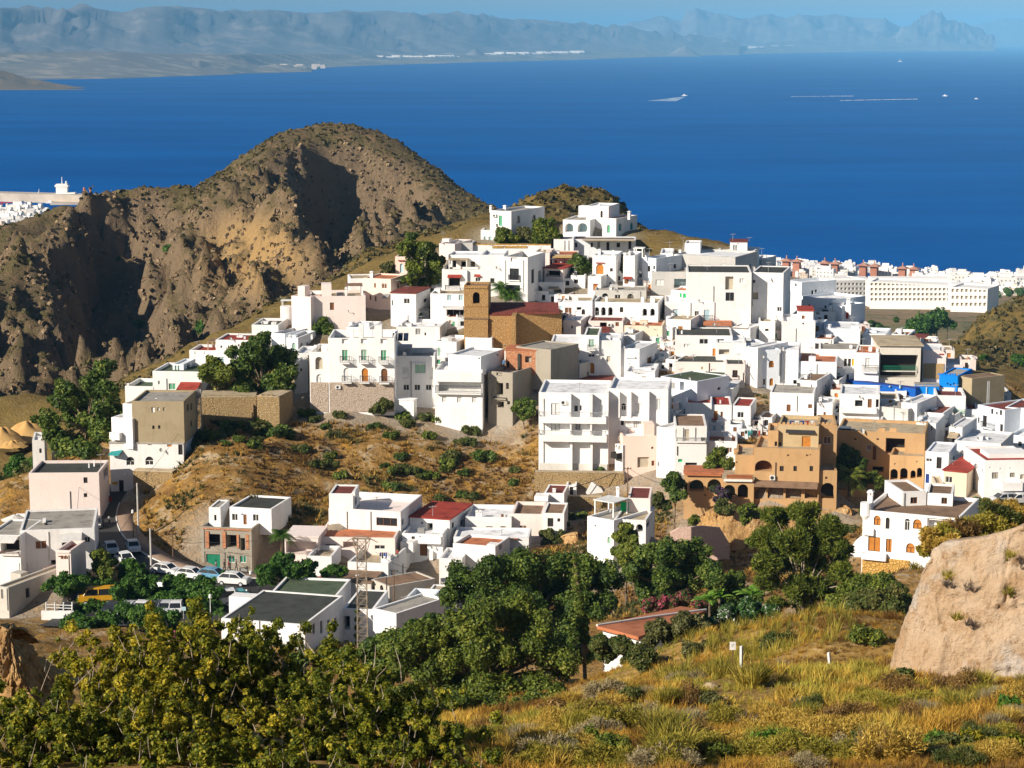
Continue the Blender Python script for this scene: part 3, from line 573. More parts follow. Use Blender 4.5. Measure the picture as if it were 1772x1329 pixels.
H("white house with a bright green shutter and a blue white door", 'white', 'rterra', 1161, 1211, 502, 530, 1240, "w 1181.5 511.7 12 9 vivid;d 1204 515 8 15 lblue;fin 1180 1182 505 520 .02", d=10, drop=.2)
H("white house with pale blue shutters and a balcony", 'white', 'rwhite', 1150, 1236, 522, 558, None, "w 1169 541 9 12 lblue;d 1223 544.5 10 17 lblue;b 1224 550 19 10;bl 1221 1235 515 .1 1;pp 1195 556 530", d=9, yaw=-4, drop=.3)
H("white house with two groups of pointed arches below a cafe terrace", 'white', 'rbeige', 1024.6, 1138.6, 522, 553, 1149, "A 1032.6 539 8 15 dark;A 1044 539 8 15 dark;A 1056 539 8 15 dark;w 1075.5 536 6 9 dark;A 1115.6 540.5 8 13;A 1129 540.5 8 13;ch 1049 513 5 .3;an 1093 505 .5;bl 1108 1114 514 .2 1;bl 1124 1132 515 .3 1.2", d=10, drop=.4, auto=False)
B('corner_wall', 'white', 'rbeige', 974, 1025, 520, 553, None, "w 983.6 537.7 12 11 dwood;a 1009.5 540 6 10 dark;v 1002 534 8 5;fin 975 990 517 521 .1;bl 990 1000 512 .3 1;bl 978 984 511 .4 1", d=9, yaw=-5, dY=0, drop=.5)
H("grey terrace house with arched openings above the pointed arches", 'grey', 'rgrey', 1029, 1118, 502, 524, None, "A 1047 511 10 7;w 1069 514 10 8 dark;A 1091 514 11 11;an 1119 485 .2", d=7, yaw=-4, drop=.2)
H("white and pink house with a shaded side beside the church", 'pink', 'rwhite', 975, 1005, 554, 584, 1022, "w 990 566 3 5 dark", d=8, drop=.2)
H("pink white row with maroon skylight roof behind the church", 'pink', 'rmaroon', 1018, 1078, 555, 580, None, "v 1044 563 12 10;ac 1055 562 7 5;w 1068 561 6 7 dwood;aw 1042 570 28 9 rmaroon 2", d=9, yaw=-6, drop=.25)
H("low beige white house with red edged roof, centre of the slope", 'cream', 'rterra', 1078, 1146, 563, 582, 1152, "an 1092 548 .4;bl 1093 1099 556 .3 1", d=8, drop=.2)
H("white house with one orange window and deep shaded side", 'white', 'rbeige', 1152, 1195, 552, 580, 1214, "w 1177.5 568.6 8 8 wood;v 1181 580 9 8 rgreen .3;pp 1196 578 557 iron;bl 1152 1160 548 .3 1.5", d=9, drop=.25)
H("low house with a faded reddish tile roof", 'white', 'rterra', 1221, 1262, 563, 582, None, "pp 1232 580 568", d=8, drop=0, oh=.3, yaw=-5)
H("low white store with thin railings on its roof", 'white', 'rwhite', 1262.6, 1298, 566, 584, 1330, "b 1280 562 30 6 .2 rust;w 1330 568 6 4 dark", d=10, drop=.2)
H("white house at the foot of the tall block with tiny window", 'white', 'rbeige', 1313, 1341, 556, 584, None, "w 1327 571 6 4 dark;v 1347 574 6 9", d=8, yaw=-6)
H("curved white house with barred windows and an orange door", 'white', 'rdark', 1168, 1267, 580, 622, None, "w 1218 591 15 9 glass pwhite;w 1246 590.5 15 8 glass pwhite;d 1237 609.5 8 13 wood;w 1189 598 11 6 pwhite;ch 1206 608 4 .02;tk 1180 572 4 .3;an 1240 560 .5", d=10, yaw=-4, drop=.2, auto=False)
H("white house with a plant filled balcony and open orange door", 'white', 'rgreen', 1010, 1036, 580, 650, 1040, "w 1023.6 594 10 14 lgreen;b 1023.6 600 14 8;w 1023.6 615.5 11 5 dark;D 1023.6 637 10 19 wood;dish 1035 617 3;dish 1039 618 3", d=10, drop=.2, auto=False)
B('left_wall', 'white', 'rwhite', 953, 1010.2, 592, 643, None, "w 980 607 5 10 dwood;w 1000 607 5 10 dwood;w 1004 625 3 3 dwood;pp 994 640 600", d=9, dY=.4, drop=.2, yaw=-4)
B('right_wall', 'white', 'rwhite', 1036, 1074, 589, 643, None, "w 1053 621 6 9 beigep;bl 1040 1056 583 .3 2;bl 1060 1072 585 .1 1;an 1075 575 .3", d=9, dY=.2, drop=.3, yaw=-6)
H("white cube with a shaded right side above the alley", 'white', 'rgrey', 1074, 1099, 579, 606, 1114, "w 1085 588 3 4 pwhite", d=7, drop=.2)
H("white house with a brown door in a shaded yard", 'white', 'rwhite', 1072, 1106, 602, 646, 1138, "R.d 1124 624 8 12 dwood;R.v 1135 618 3 12;fin 1083 1100 616 619 .4;w 1090 630 2 3 dark", d=9, drop=.2)
H("low grey house front with a dark slit window near the unfinished house", 'dusk', 'rdark', 955, 1003, 626, 655, None, "w 966.5 639.5 5 11 dark;bl 983 993 641 .02 1", d=6, yaw=-30, auto=False)
H("white house with dark brown and rust red sheet roofs, three sections", 'white', 'rbrown', 944.5, 1001, 661, 682, None, "w 970 674 6 9 pwhite;w 1005.5 672 7 10 dark", d=9, drop=0, oh=.3, yaw=-4, auto=False)
B('middle_wall', 'white', 'rmaroon', 1001.3, 1034, 661, 682, None, "w 1006 672 7 10 dark;pp 1021 680 666", d=9, drop=0, oh=.2, yaw=-4)
B('end_wall', 'white', 'rmaroon', 1034.3, 1058, 661, 682, None, "pp 1036 680 664", d=9, drop=0, oh=.2, yaw=-4)
H("white block with flat wall and laundry yard above the balcony block", 'white', 'rwhite', 1082, 1133, 643, 675, 1140, "v 1110 643 12 9 rred .3;w 1099 662 3 3 dark;fin 1060 1082 661 664 .1", d=9, drop=.3)
# big balcony apartment block
H("large white apartment block with two full width balconies", 'white', 'rwhite', 932, 1052, 679, 816, None, "w 961 708 15 20 pwhite greyp;ac 975 696 10 7;w 997 707 6 10 glass;w 1005 706 3 9 dark;w 961 737 15 18 pwhite greyp;w 1000 737 10 14 greyp;w 1040 710 7 18 pwhite;B 990 723 119 9 1.6;B 991 754.5 119 9 1.7;b 990 716 116 11 1.5 galv;b 991 748 116 11 1.6 galv;fin 985.5 989 680 719 1.2;fin 1021 1026 680 719 1.2;fin 987 990 727 750 1.4;fin 1022 1025 727 750 1.4;fin 987 991 759 814 1.0;fin 1022 1026 759 814 1.0;pp 941 814 690;w 933 685 3 7 dark;st 933 1051 802 816 worn", d=12, yaw=-5, ext=1.5, drop=.4, auto=False)
B('right_wall', 'white', 'rwhite', 1052.5, 1155, 672, 790, 1160, "a 1079 704 8 12 glass;w 1105 707 14 18 pwhite;w 1077 731 5 10 dark;w 1101 733 9 14 pwhite greyp;fin 1070 1073 678 721 1;fin 1090 1093 678 720 1;fin 1120 1124 677 728 1;B 1095 722 48 5 .8;B 1085 756 30 6 .8;w 1140 700 8 20 pwhite", d=11, dY=1.5, drop=.4, ext=1.5)
H("pale peach house front with a boarded up ground opening", 'peach', 'rwhite', 1077, 1135, 755, 815, None, "v 1113 800 20 18 beigep .3;w 1129 775 4 4 dwood;d 1130 801.6 5 9 dwood;bl 1116 1134 734 .02 3 peach;bl 1090 1098 744 .5 2", d=8, yaw=4, ext=1.5, drop=.3, auto=False)
B('side_wall', 'white', 'rwhite', 1064, 1077.2, 768, 820, None, "a 1066 770 4 9 beigep;a 1072 774 4 9 beigep;B 1070 786 15 8 1 dark", d=6, yaw=-50, dY=1, ext=1.5)
H("white house with a sunken roof terrace and bare brown door", 'white', 'rbrown', 1167, 1222, 737, 815, None, "w 1166 751 12 16 beigep;d 1188.6 753 8 20 beigep;w 1175 751 12 14 beigep dwood;v 1217 760 8 7;b 1195 760 52 7 .3 galv;pp 1182 764 740;pp 1203 764 740;pp 1172 788 772 iron;d 1201 798 0.5 0.5;v 1196 803 20 5 dark .4;w 1177 797 7 5 vivid", d=10, yaw=-3, ext=1.5, drop=.2, auto=False)
B('side_wall', 'white', 'rwhite', 1135.5, 1167.2, 738, 818, None, "w 1139 803 2 8 dark", d=9, yaw=-38, dY=2, ext=1.5, drop=.3)
H("white house with terracotta lined roof yard above the tan arcade", 'white', 'rterra', 1222.5, 1275, 763, 812, None, "w 1272 757 6 4 dwood;pp 1240 800 770;bl 1226 1230 755 .3 1", d=8, yaw=-6, ext=1.5, drop=.8)
H("white house with a deep red roof terrace and orange shutter", 'white', 'rred', 1186, 1231, 697, 734, None, "w 1211 721 10 11 wood;w 1190.5 719 2 9 greyp;bl 1187 1254 687 .75 .3 rred;ch 1187 683 5 .05", d=9, yaw=-6, drop=.5, auto=False)
B('middle_wall', 'white', 'rred', 1231.3, 1265.8, 700.5, 732, None, "d 1238.5 718 7 14 wood;w 1249 717 4 9 dwood;fin 1228 1242 724 726 .6 rred;ch 1248 692 3 .3", d=8, yaw=-4, drop=.2)
B('end_wall', 'white', 'rred', 1266, 1298.6, 702, 731, 1308, "w 1281.7 718 11 10 glass;b 1275 727 20 3 .5", d=8, drop=.2)
H("bluish shaded house with a green flat roof in the alley", 'coolwhite_shade', 'rgreen', 1143, 1206, 651, 694, None, "w 1164 667.5 8 12 greyp;v 1180 668 7 15;a 1161 695 8 24 greyp;dish 1196 655 3", d=8, yaw=-44, drop=.1, auto=False)
H("white house with a sloping white roof and one framed window", 'white', 'rwhite', 1206, 1266, 670, 690, 1280, "w 1215 677 9 5 beigep;pp 1208 688 672", d=8, drop=0, oh=.2, yaw=-5)
B('upper_wall', 'white', 'rgreen', 1206, 1248, 651, 671, 1262, "w 1215 665 10 8 greyp", d=6, dY=4, drop=.1)
H("low pinkish row house with a debris strewn dark roof", 'pink', 'rdark', 1166.6, 1255, 626, 650, None, "w 1215 637 3 5 ochrep;w 1235 642 9 7 pink;pp 1227 648 628 iron;bl 1180 1200 619 .5 1 rbrown;bl 1205 1240 618 .6 1.5 rdark", d=9, yaw=-4, drop=.1, auto=False)
H("pinkish house with one flower window in the middle of the slope", 'pink', 'rdark', 1255.5, 1289, 630, 664, None, "w 1272 647 9 13 glass dwood;pp 1286 660 645 iron;b 1272 651 11 4 .3;aw 1298 645 16 7 greyp 1", d=8, yaw=-4, drop=.15, auto=False)
H("bright white modern house with a wide white roof and brown window", 'coolwhite_shade', 'rwhite', 1310, 1350, 606, 664, None, "a 1335 630 9 12 wood;w 1319.8 661 10 11 dwood;D 1335 661 7 13 wood;dish 1318 617 3;pp 1348 650 610", d=12, yaw=12, drop=.15, ext=4, auto=False)
B('side_wall', 'white', 'rwhite', 1290, 1310.3, 600, 664, None, "w 1294 632 2 9 greyp;w 1298 633 2 9 greyp", d=9, yaw=-40, dY=.5, drop=.2)
B('wing_wall', 'white', 'rwhite', 1239, 1290.5, 593, 632, None, "v 1253 609 18 9 beigep .8;bl 1275 1300 588 .5 3", d=9, yaw=-4, dY=5, drop=.2)
H("white house with a bluish recessed terrace and iron railing", 'coolwhite_shade', 'rterra', 1380, 1447, 625, 662, None, "b 1400 651 40 8 .5;w 1434 650 8 11 pwhite;pp 1413 660 630;bl 1400 1412 617 .1 1;an 1405 600 .2", d=9, yaw=-10, drop=.1, auto=False)
B('front_wall', 'white', 'rwhite', 1351, 1380.3, 605, 684, None, "v 1376 663 7 11;dish 1353 604 3", d=9, yaw=-10, dY=0, drop=.3)
H("white house with a grey side and cluttered roof under the railing house", 'white', 'rbrown', 1378, 1413, 657, 690, 1437, "w 1376 668 6 9 dark;b 1379 665 9 6 .4;an 1404 640 .2;pp 1404 684 665 iron;bl 1393 1398 650 .3 1", d=9, drop=.2, auto=False)
H("low wide white house with a brown door beside the rubble gully", 'white', 'rgrey', 1331.6, 1408, 679, 715, 1413, "d 1364.6 706 7 12 dwood;w 1402 703 7 7 dwood;an 1357 660 .2;pp 1379 712 685", d=9, drop=.15, auto=False)
H("small white house lit from the left above the tan villa", 'white', 'rwhite', 1413, 1440, 697, 730, None, "w 1427 716 4 6 dwood;dish 1420 700 3", d=6, yaw=-14)
H("white cube with two dark windows on the right slope", 'white', 'rterra', 1409, 1442, 586, 607, 1452, "w 1413.5 599 7 10 dark;w 1430 598 7 10 dark", d=7, drop=.1)
H("white house below the two window cube with terrace doors", 'white', 'rgrey', 1417, 1489, 604, 640, None, "d 1463 627 5 13 dark;d 1470 627 5 13 dark;w 1476 627 4 12 yellow;bl 1470 1475 598 .3 1;an 1435 585 .4", d=9, yaw=-8, drop=.2, auto=False)
H("large blank white house below the tall corner block", 'white', 'rwhite', 1353, 1410, 556, 600, None, "pp 1377 595 568;w 1390 560 3 3 dark", d=10, yaw=-6, auto=False)
B('tower_wall', 'white', 'rred', 1381, 1407, 538, 557, None, "w 1390 549 5 6 dwood", d=6, yaw=-6, dY=2, drop=0, oh=.05)
H("white house crossed by one long diagonal shadow", 'coolwhite_shade', 'rwhite', 1428, 1488, 568, 601, None, "bl 1433 1438 562 .05 1;bl 1472 1486 564 .1 1;ch 1434 561 5 .05", d=9, yaw=-8, drop=.2, auto=False)
B('left_wall', 'coolwhite_shade', 'rwhite', 1411, 1429, 574, 601, None, "", d=8, yaw=-40, dY=2, drop=.2)
H("white house with a small red door on the far right slope", 'white', 'rwhite', 1456, 1472, 528, 556, 1475, "d 1466 546 5 11 redp;ch 1466 515 8 .3", d=7, drop=.2)
B('left_wall', 'coolwhite_shade', 'rwhite', 1438, 1456.3, 528, 556, None, "", d=7, yaw=-45, dY=1, drop=.2)
H("long bluish house in shade behind the corner block", 'coolwhite_shade', 'rwhite', 1386, 1440, 512, 552, None, "w 1428 534 4 10 dark;w 1400 530 4 6 dark;v 1437 530 4 12", d=9, yaw=-50, Y=378, auto=False)
H("bluish shaded house stepping down behind the corner block", 'coolwhite_shade', 'rwhite', 1358, 1386, 484, 556, None, "w 1377 493 3 5 dark", d=8, yaw=-60, Y=384, auto=False)
H("white house in half shadow near the green lawn", 'coolwhite_shade', 'rwhite', 1492, 1532, 577, 600, 1542, "an 1504 560 .4;fin 1500 1502 577 598 .1", d=8, yaw=-30)
H("small white house with a flat rust coloured porch near the trees", 'white', 'rterra', 1542, 1572, 578, 602, None, "pg 1570 1600 582 .1 4 rmaroon dwood;v 1560 592 8 8", d=7, yaw=-20)
H("small cluttered white house with a red sheet porch at the slope edge", 'white', 'rterra', 1596, 1625, 591, 612, None, "v 1600 598 8 7 yellow;d 1610 598 5 8 dark;aw 1590 596 20 4 rmaroon 1", d=7, yaw=-8, Y=356)
H("white house with a small iron balcony next to the netted ruin", 'white', 'rterra', 1478, 1520, 610, 660, None, "b 1505 637 27 12 .7;w 1502 628 9 17 pwhite;an 1493 585 .2;bl 1503 1509 601 .3 1;bl 1516 1520 603 .1 1", d=9, yaw=-12, drop=.15, auto=False)
H("dark open shell of a house hung with green netting", 'beige', 'rbeige', 1521, 1592, 598, 658, None, "v 1555 634 66 40 dark 2.5;b 1556 637 60 8 .3 dgreen;w 1526 646 3 3 pwhite", d=11, yaw=-4, drop=0, oh=.3, auto=False)
H("pale wall house with a bare mud patch at its foot", 'pink', 'rwhite', 1596, 1636, 606, 655, None, "st 1596.5 1633 629 655 mud;ch 1629 598 7 .1;dish 1628 604 4;fin 1625 1633 612 614 .1 rred", d=8, yaw=-6, drop=.2, auto=False)
B('right_wall', 'pink', 'rwhite', 1637, 1666, 631, 655, None, "w 1652 644 6 6 greyp;ch 1664 624 4 .1;ch 1678 622 4 .4", d=7, yaw=-6, dY=1)
H("bright blue mock castle house with battlements", 'blue', 'rgrey', 1624, 1656, 649, 690, 1681, "cr 1624 1656 646.5 7;w 1640 664 3 3 dark;w 1645 666 3 3 dark;w 1651 664 3 3 dark;R.w 1676 664 4 6 dark", d=9, drop=.2, auto=False)
B('low_wall', 'blue', 'rgrey', 1585, 1624.5, 668, 690, None, "cr 1585 1622 666 8;fin 1602 1604 662 686 .2 lblue", d=3, yaw=-6, dY=-1, drop=0)
B('side_wall', 'brown', 'rbrown', 1656.3, 1681, 650, 690, None, "", d=7, yaw=-60, dY=.3, drop=.1)
H("low pink wall with white battlements beside the blue castle", 'pink', 'rwhite', 1583, 1624, 653, 672, None, "cr 1586 1624 650.5 7 white;fin 1602 1604 653 670 .15 white", name='battlement_wall', cat='wall', d=3, yaw=-6, drop=0, auto=False, Y=343)
H("long deep blue wall in shade left of the blue castle", 'navy', 'navyp', 1450, 1584, 657, 686, None, "fin 1523 1525 657 668 .5 lblue;fin 1541 1543 656 667 .5 lblue;fin 1559 1561 655 666 .5 lblue", name='boundary_wall', cat='wall', d=1.2, yaw=-40, drop=0, oh=-.1, auto=False, Y=338)
H("curved white house with three openings and a side greyed for shade", 'white', 'rwhite', 1452, 1521, 681, 732, None, "v 1486 698 13 11 glass .5;d 1505 698 7 15 dwood;v 1518 698 5 14 glass .5;B 1478 708 78 7 .9;w 1484 730 10 12 dark;dish 1488 686 3;an 1495 668 .3", d=9, yaw=-10, drop=.3, auto=False)
B('side_wall', 'grey', 'rgrey', 1521.3, 1571, 703, 728, None, "w 1541 697 6 10 wood;pp 1547 726 700", d=8, yaw=-35, dY=-.5, drop=.2)  # grey plaster stands in for shade on the white house's side
B('rear_wall', 'white', 'rbeige', 1521, 1556, 690, 706, None, "d 1541 698 6 11 wood;w 1549 699 4 8 dwood", d=7, yaw=-8, dY=5, drop=.2)
H("low white shed with satellite mast under the curved house", 'white', 'rwhite', 1522, 1570, 727, 750, 1574, "dish 1519 737 4;an 1566 712 .3;fin 1525 1529 718 727 .1", d=7, auto=False)
H("white walled house with shaded front below the blue wall", 'white', 'rwhite', 1559, 1586, 696, 735, 1620, "w 1575 715 4 5 dark", d=9, yaw=-10, drop=.3)
H("large white corner house with a dark balconied side wall", 'white', 'rmaroon', 1619, 1670, 684, 726, None, "b 1655 712 40 8 .6 green;fin 1620 1660 718 720 .5;bl 1657 1668 690 .3 1 rmaroon", d=8, yaw=-8, drop=.6, auto=False)
B('side_wall', 'coolwhite_shade', 'rmaroon', 1690, 1737, 700, 758, None, "w 1693 727 4 10 dark;d 1704 729 7 20 dark;b 1712 735 22 9 .7;w 1717 712 4 9 dark;w 1732 714 4 9 dark;w 1733 741 5 14 dark;w 1725 715 3 5 dark", d=10, yaw=-58, dY=-1, drop=.2)
B('middle_wall', 'coolwhite_shade', 'rmaroon', 1669, 1690.3, 708, 758, None, "", d=8, yaw=-10, dY=.5, drop=.3)
H("white house with shaded porch and air unit below the pale yard", 'white', 'rmaroon', 1584, 1632, 712, 736, None, "v 1607 725 6 9;v 1618 724 9 12;ac 1600 710 7 5;w 1592 722 4 5 dark", d=8, yaw=-24, drop=.2)
H("white cube with a shaded right half beneath the corner house", 'white', 'rbeige', 1634, 1652, 717, 737, 1673, "v 1631 728 12 14 ochrep", d=8, drop=.2)
H("tall narrow white house just right of the tan villa", 'white', 'rwhite', 1584, 1618, 731, 782, 1633, "ch 1613 726 4 .4;w 1612 741 3 8 greyp", d=8, drop=.3)
H("white house with a plant covered entrance", 'white', 'rwhite', 1641, 1664, 738, 780, 1689, "v 1645 757 16 20;aw 1647 752 26 6 rbeige 1.5;w 1655 770 6 8 dark", d=9, drop=.2)
H("wide plain white house with rooftop aerials, right edge", 'white', 'rwhite', 1651, 1731, 762, 792, 1754, "bl 1698 1706 756 .3 1.5;dish 1694 758 3;bl 1708 1716 757 .4 1", d=10, drop=.3)
H("low white garage under the wide plain house", 'white', 'rgrey', 1654, 1687, 786, 802, 1702, "", d=8, drop=.2)
H("bluish shaded house with dark doors behind the tan villa", 'coolwhite_shade', 'rwhite', 1600, 1640, 781, 835, 1654, "w 1607 796 12 6 dark;d 1625 801 9 20 dark;R.w 1651 794 4 10 dark;d 1604 828 8 16 navyp", d=8, yaw=-30, drop=.2, auto=False)
H("cream house with a bright red roof and satellite dish", 'cream', 'rred', 1631.6, 1672, 814, 852, 1703, "w 1642 830 12 11 dark;R.w 1697 829 4 12 dark;dish 1690 806 5;bl 1660 1700 806 .5 3 rred;ch 1700 798 6 .7", d=10, drop=0, oh=.08, auto=False, ext=2)
B('yard_wall', 'cream', 'rbeige', 1617, 1632, 836, 856, None, "", d=5, dY=-1, drop=.2)
H("long white house with three small windows at the right edge", 'white', 'rred', 1702, 1790, 797, 856, None, "w 1722 823 11 11 beigep greyp;w 1752 822 9 8 beigep greyp;w 1769 825 7 8 beigep greyp;w 1713 809 2 2 dark;w 1731 811 2 2 dark;w 1748 810 2 2 dark;bl 1718 1790 786 .3 4 white;B 1745 836 34 12 2;v 1740 843 0.4 0.4", d=10, yaw=4, drop=.3, ext=2, auto=False)
H("bluish shaded house cut by the right picture edge below the dry knoll", 'coolwhite_shade', 'rbeige', 1738, 1800, 704, 752, None, "v 1760 740 6 16;w 1752 720 4 6 dark", d=9, yaw=-30, auto=False)
H("low bluish house beside the street at the right edge", 'coolwhite_shade', 'rwhite', 1745, 1800, 752, 786, None, "w 1765 768 6 8 dark", d=9, yaw=-30, auto=False, Y=312)
# ------------------------------------------------------------------ the stone church
H("stone parish church with a square bell tower and maroon roof", 'church', 'rmaroon', 846, 895, 546, 603, None, "", name='church', cat='church', d=9, yaw=-4, auto=False, drop=0, oh=-.05)
B('tower', 'church', 'rbrown', 803, 845, 494, 603, None, "A 824 515.5 12 20 dark;fin 803.5 844.5 529 530.5 .12;fin 803.5 844.5 551 552.5 .12;fin 803.2 844.8 497 499 .15;fin 803 806 491 496 .1;fin 842 845 490 496 .1", d=5.5, yaw=-4, dY=.1, drop=.3)
B('tower_face', 'church', 'rbrown', 804, 844.5, 552, 603, None, "", d=1, yaw=-4, dY=-.25, drop=0)
B('nave', 'church', 'rmaroon', 895.4, 972, 541, 600, None, "", d=8, yaw=12, dY=.2, drop=0, oh=-.05)
_b = CUR; m_ = MB()
for s in range(1):
    p0 = at(846, 545, CUR.first.Y + .3); p1 = at(968, 543, CUR.first.Y + .6); p2 = at(966, 526, CUR.first.Y + 7.5); p3 = at(846, 526, CUR.first.Y + 7.5)
    q = [p0, p1, p2, p3]; m_.hexa([x + np.array([0, 0, 0]) for x in q] + [x + np.array([0, 0, .3]) for x in q])
    back = at(846, 526, CUR.first.Y + 7.6); m_.hexa([p3, p2, p2 + [0, .3, 0], p3 + [0, .3, 0], p3 - [0, 0, 5], p2 - [0, 0, 5], p2 + [0, .3, -5], p3 + [0, .3, -5]])
m_.build('sloping_roof', 'rmaroon', CUR.root)
m_ = MB(); p0 = at(896, 541.5, CUR.first.Y - .2); c0 = np.array(p0[:2]); ee = np.array([.93, -.36]); nn = np.array([-.36, -.93])   # buttress wall that throws the big shadow
m_.obox(c0 + nn * 1.6, CUR.first.e, CUR.first.n, .35, 1.9, p0[2] - 7, p0[2]); m_.build('buttress', 'church', CUR.root)
# ------------------------------------------------------------------ tan villa
H("ochre tan villa with arcades, tiled porches and a stepped tower", 'tan', 'rbeige', 1303.5, 1416, 774, 876, 1421, "w 1352.7 811 7 9 dark;w 1376 811 6 9 dark;w 1404 811 6 9 dark;A 1321 806 30 19 dwood;ac 1337 826 9 8;pp 1342 826 800 iron;d 1402 787 2 2 dark;w 1364 788 4 3 dwood;w 1397 788 4 3 dwood;v 1312 853 27 20 ochrep 1.4;v 1342 853 27 20 ochrep 1.4;v 1373 853 27 20 ochrep 1.4;v 1404 853 23 20 ochrep 1.4;aw 1360 837 124 7 rbrown 1.6", name='villa', cat='house', d=9, ext=2, auto=False, Y=285, drop=.4)
B('grey_render_wall', 'tangrey', 'rbeige', 1346, 1416, 735, 776, 1420, "d 1395 764 15 18 wood;cr 1348 1416 731 9 tan;aw 1385 747 50 4 iron .5;w 1350 768 4 5 dark", d=8, dY=3, drop=.5, ext=1)
B('upper_wall', 'tan', 'rbeige', 1416.3, 1446.5, 735, 810, None, "w 1431.5 762 13 13 dwood;cr 1417 1446 731 4", d=8, dY=4, drop=.5, ext=3, yaw=-6)
B('left_upper_wall', 'tan', 'rbeige', 1328, 1346.3, 745, 778, None, "w 1343 768 5 8 dark;aw 1317 781 16 12 tile 1.2", d=6, dY=2.5, drop=.4, yaw=-8)
B('left_wall', 'tan', 'rbeige', 1271, 1304, 787, 862, None, "w 1275 800 2 3 dark;bl 1273 1281 778 .3 1", d=8, dY=2, drop=.4, yaw=-8, ext=2)
B('end_pavilion', 'tan', 'rbeige', 1416, 1447, 814, 876, None, "A 1432 849 23 27 dark;w 1430 827 4 4 dark", d=5, dY=-1.2, drop=.3, yaw=-4, ext=2)
B('arcade', 'tan', 'rterra', 1183, 1250, 819, 876, None, "A 1205.5 840 25 20 rgreen;A 1236 839 24 20 rgreen;w 1187 844 4 14 dark;w 1220 857 3 3 dark;aw 1215 820 66 4 tile .5", d=5, dY=3, drop=0, yaw=-6, ext=2)
B('lower_arcade', 'tan', 'rbeige', 1250, 1303.8, 828, 876, None, "A 1262 850 20 22 rgreen;A 1285.5 851 18 26 dark;aw 1276 831 52 3 canvas .4;aw 1280 819 45 4 tile .5", d=5, dY=-.5, drop=0, yaw=-6, ext=2)
H("ochre tan wing with a dark upper loggia and small arched cloister", 'tan', 'rbeige', 1446.5, 1598, 744, 835, 1603, "w 1432 761 5 5;w 1503.6 774.5 8 10 dwood;d 1513 784 6 24 dwood;v 1549 772 33 27 dark 2;w 1480 760 4 3 dark;w 1519 760 4 3 dark;v 1519 812 20 9 dark;cr 1520 1560 741 2;dish 1492 745 5;bl 1455 1475 741 .1 2 solar;w 1530 757 6 10 tan", name='villa', cat='house', d=10, Y=298, ext=4, drop=.4, auto=False)
B('cloister', 'tan', 'rbeige', 1538, 1598, 787, 850, 1603, "A 1547 821 13 19;A 1564 820 13 20;A 1580 821 9 14;A 1591 818 9 17;w 1549 803 3 3 beigep;w 1587 799 3 3 beigep", d=6, dY=-6, drop=.5, ext=3)
H("tan garden wall on a rubble footing beneath the palm", 'tan', 'tan', 1447, 1507, 849, 866, None, "st 1447.2 1506.8 860 878 stone", name='garden_wall', cat='wall', d=.8, yaw=-4, drop=0, oh=-.1, auto=False, Y=288, ext=3)
# ------------------------------------------------------------------ white villa, right foreground
H("white villa with wooden arched shutters above an ochre stone garage", 'white', 'rbrown', 1490, 1655, 882, 1002, 1690, "a 1518 900.6 12 17 wood;a 1536 905.5 7 20 dark;a 1570 908 9 21 dark;a 1587.5 907 15 17 wood;V 1628 912 48 28 white 1.2;w 1512.7 941.7 21 25 wood;w 1538 944 10 23 wood;a 1575.5 948.5 15 17 wood;w 1590 931 4 3 dwood;st 1490.5 1574 966 1004 ochrestone;d 1534 988 34 27 dwood .1;sg 1548 983 3 6 pwhite;B 1500 918 26 9 .4;B 1510 960 50 9 .7;ch 1514 848 11 .12", name='villa', cat='house', d=12, Y=246, drop=.45, ext=2.5, auto=False)
_v = CUR
B('tower_wall', 'white', 'rbrown', 1561, 1602, 851, 884, None, "w 1581.6 866 12 11 dark dwood;pp 1564 880 853", d=7, dY=4, drop=.25, yaw=8, ext=1)
B('tower_side', 'white', 'rbrown', 1602.4, 1648, 853, 884, None, "w 1634 866.5 10 11 dark dwood;fin 1603 1632 880 884 1", d=6, dY=4.6, drop=.25, yaw=-14, ext=1)
m_ = MB(); p = at(1500, 882, _v.first.Y - .4); r_ = 10 * _v.first.Y / F
m_.tube((p[0], p[1] + .6, p[2] - .8), (p[0], p[1] + .6, p[2] + .75), r_, r_, 16); m_.tube((p[0], p[1] + .6, p[2] - 1.5), (p[0], p[1] + .6, p[2] - .8), r_ * .4, r_, 16); m_.build('turret', 'white', _v.root)
m_ = MB(); pts = [(1500, 926), (1492, 929), (1483, 936), (1476, 946), (1473, 956), (1473, 964), (1500, 964)]
qa = [at(x, y, _v.first.Y + 1) for x, y in pts]; m_.poly(qa); m_.poly([q + [0, .5, 0] for q in qa][::-1])
for i in range(len(qa)): j = (i + 1) % len(qa); m_.poly([qa[i], qa[j], qa[j] + [0, .5, 0], qa[i] + [0, .5, 0]])
m_.build('curved_buttress', 'white', _v.root)
H("white wall curving in front of the stone garage", 'white', 'white', 1494, 1574, 1005, 1014, None, "", name='wall', cat='wall', d=.6, yaw=6, drop=0, oh=-.1, Y=238, auto=False, ext=2)
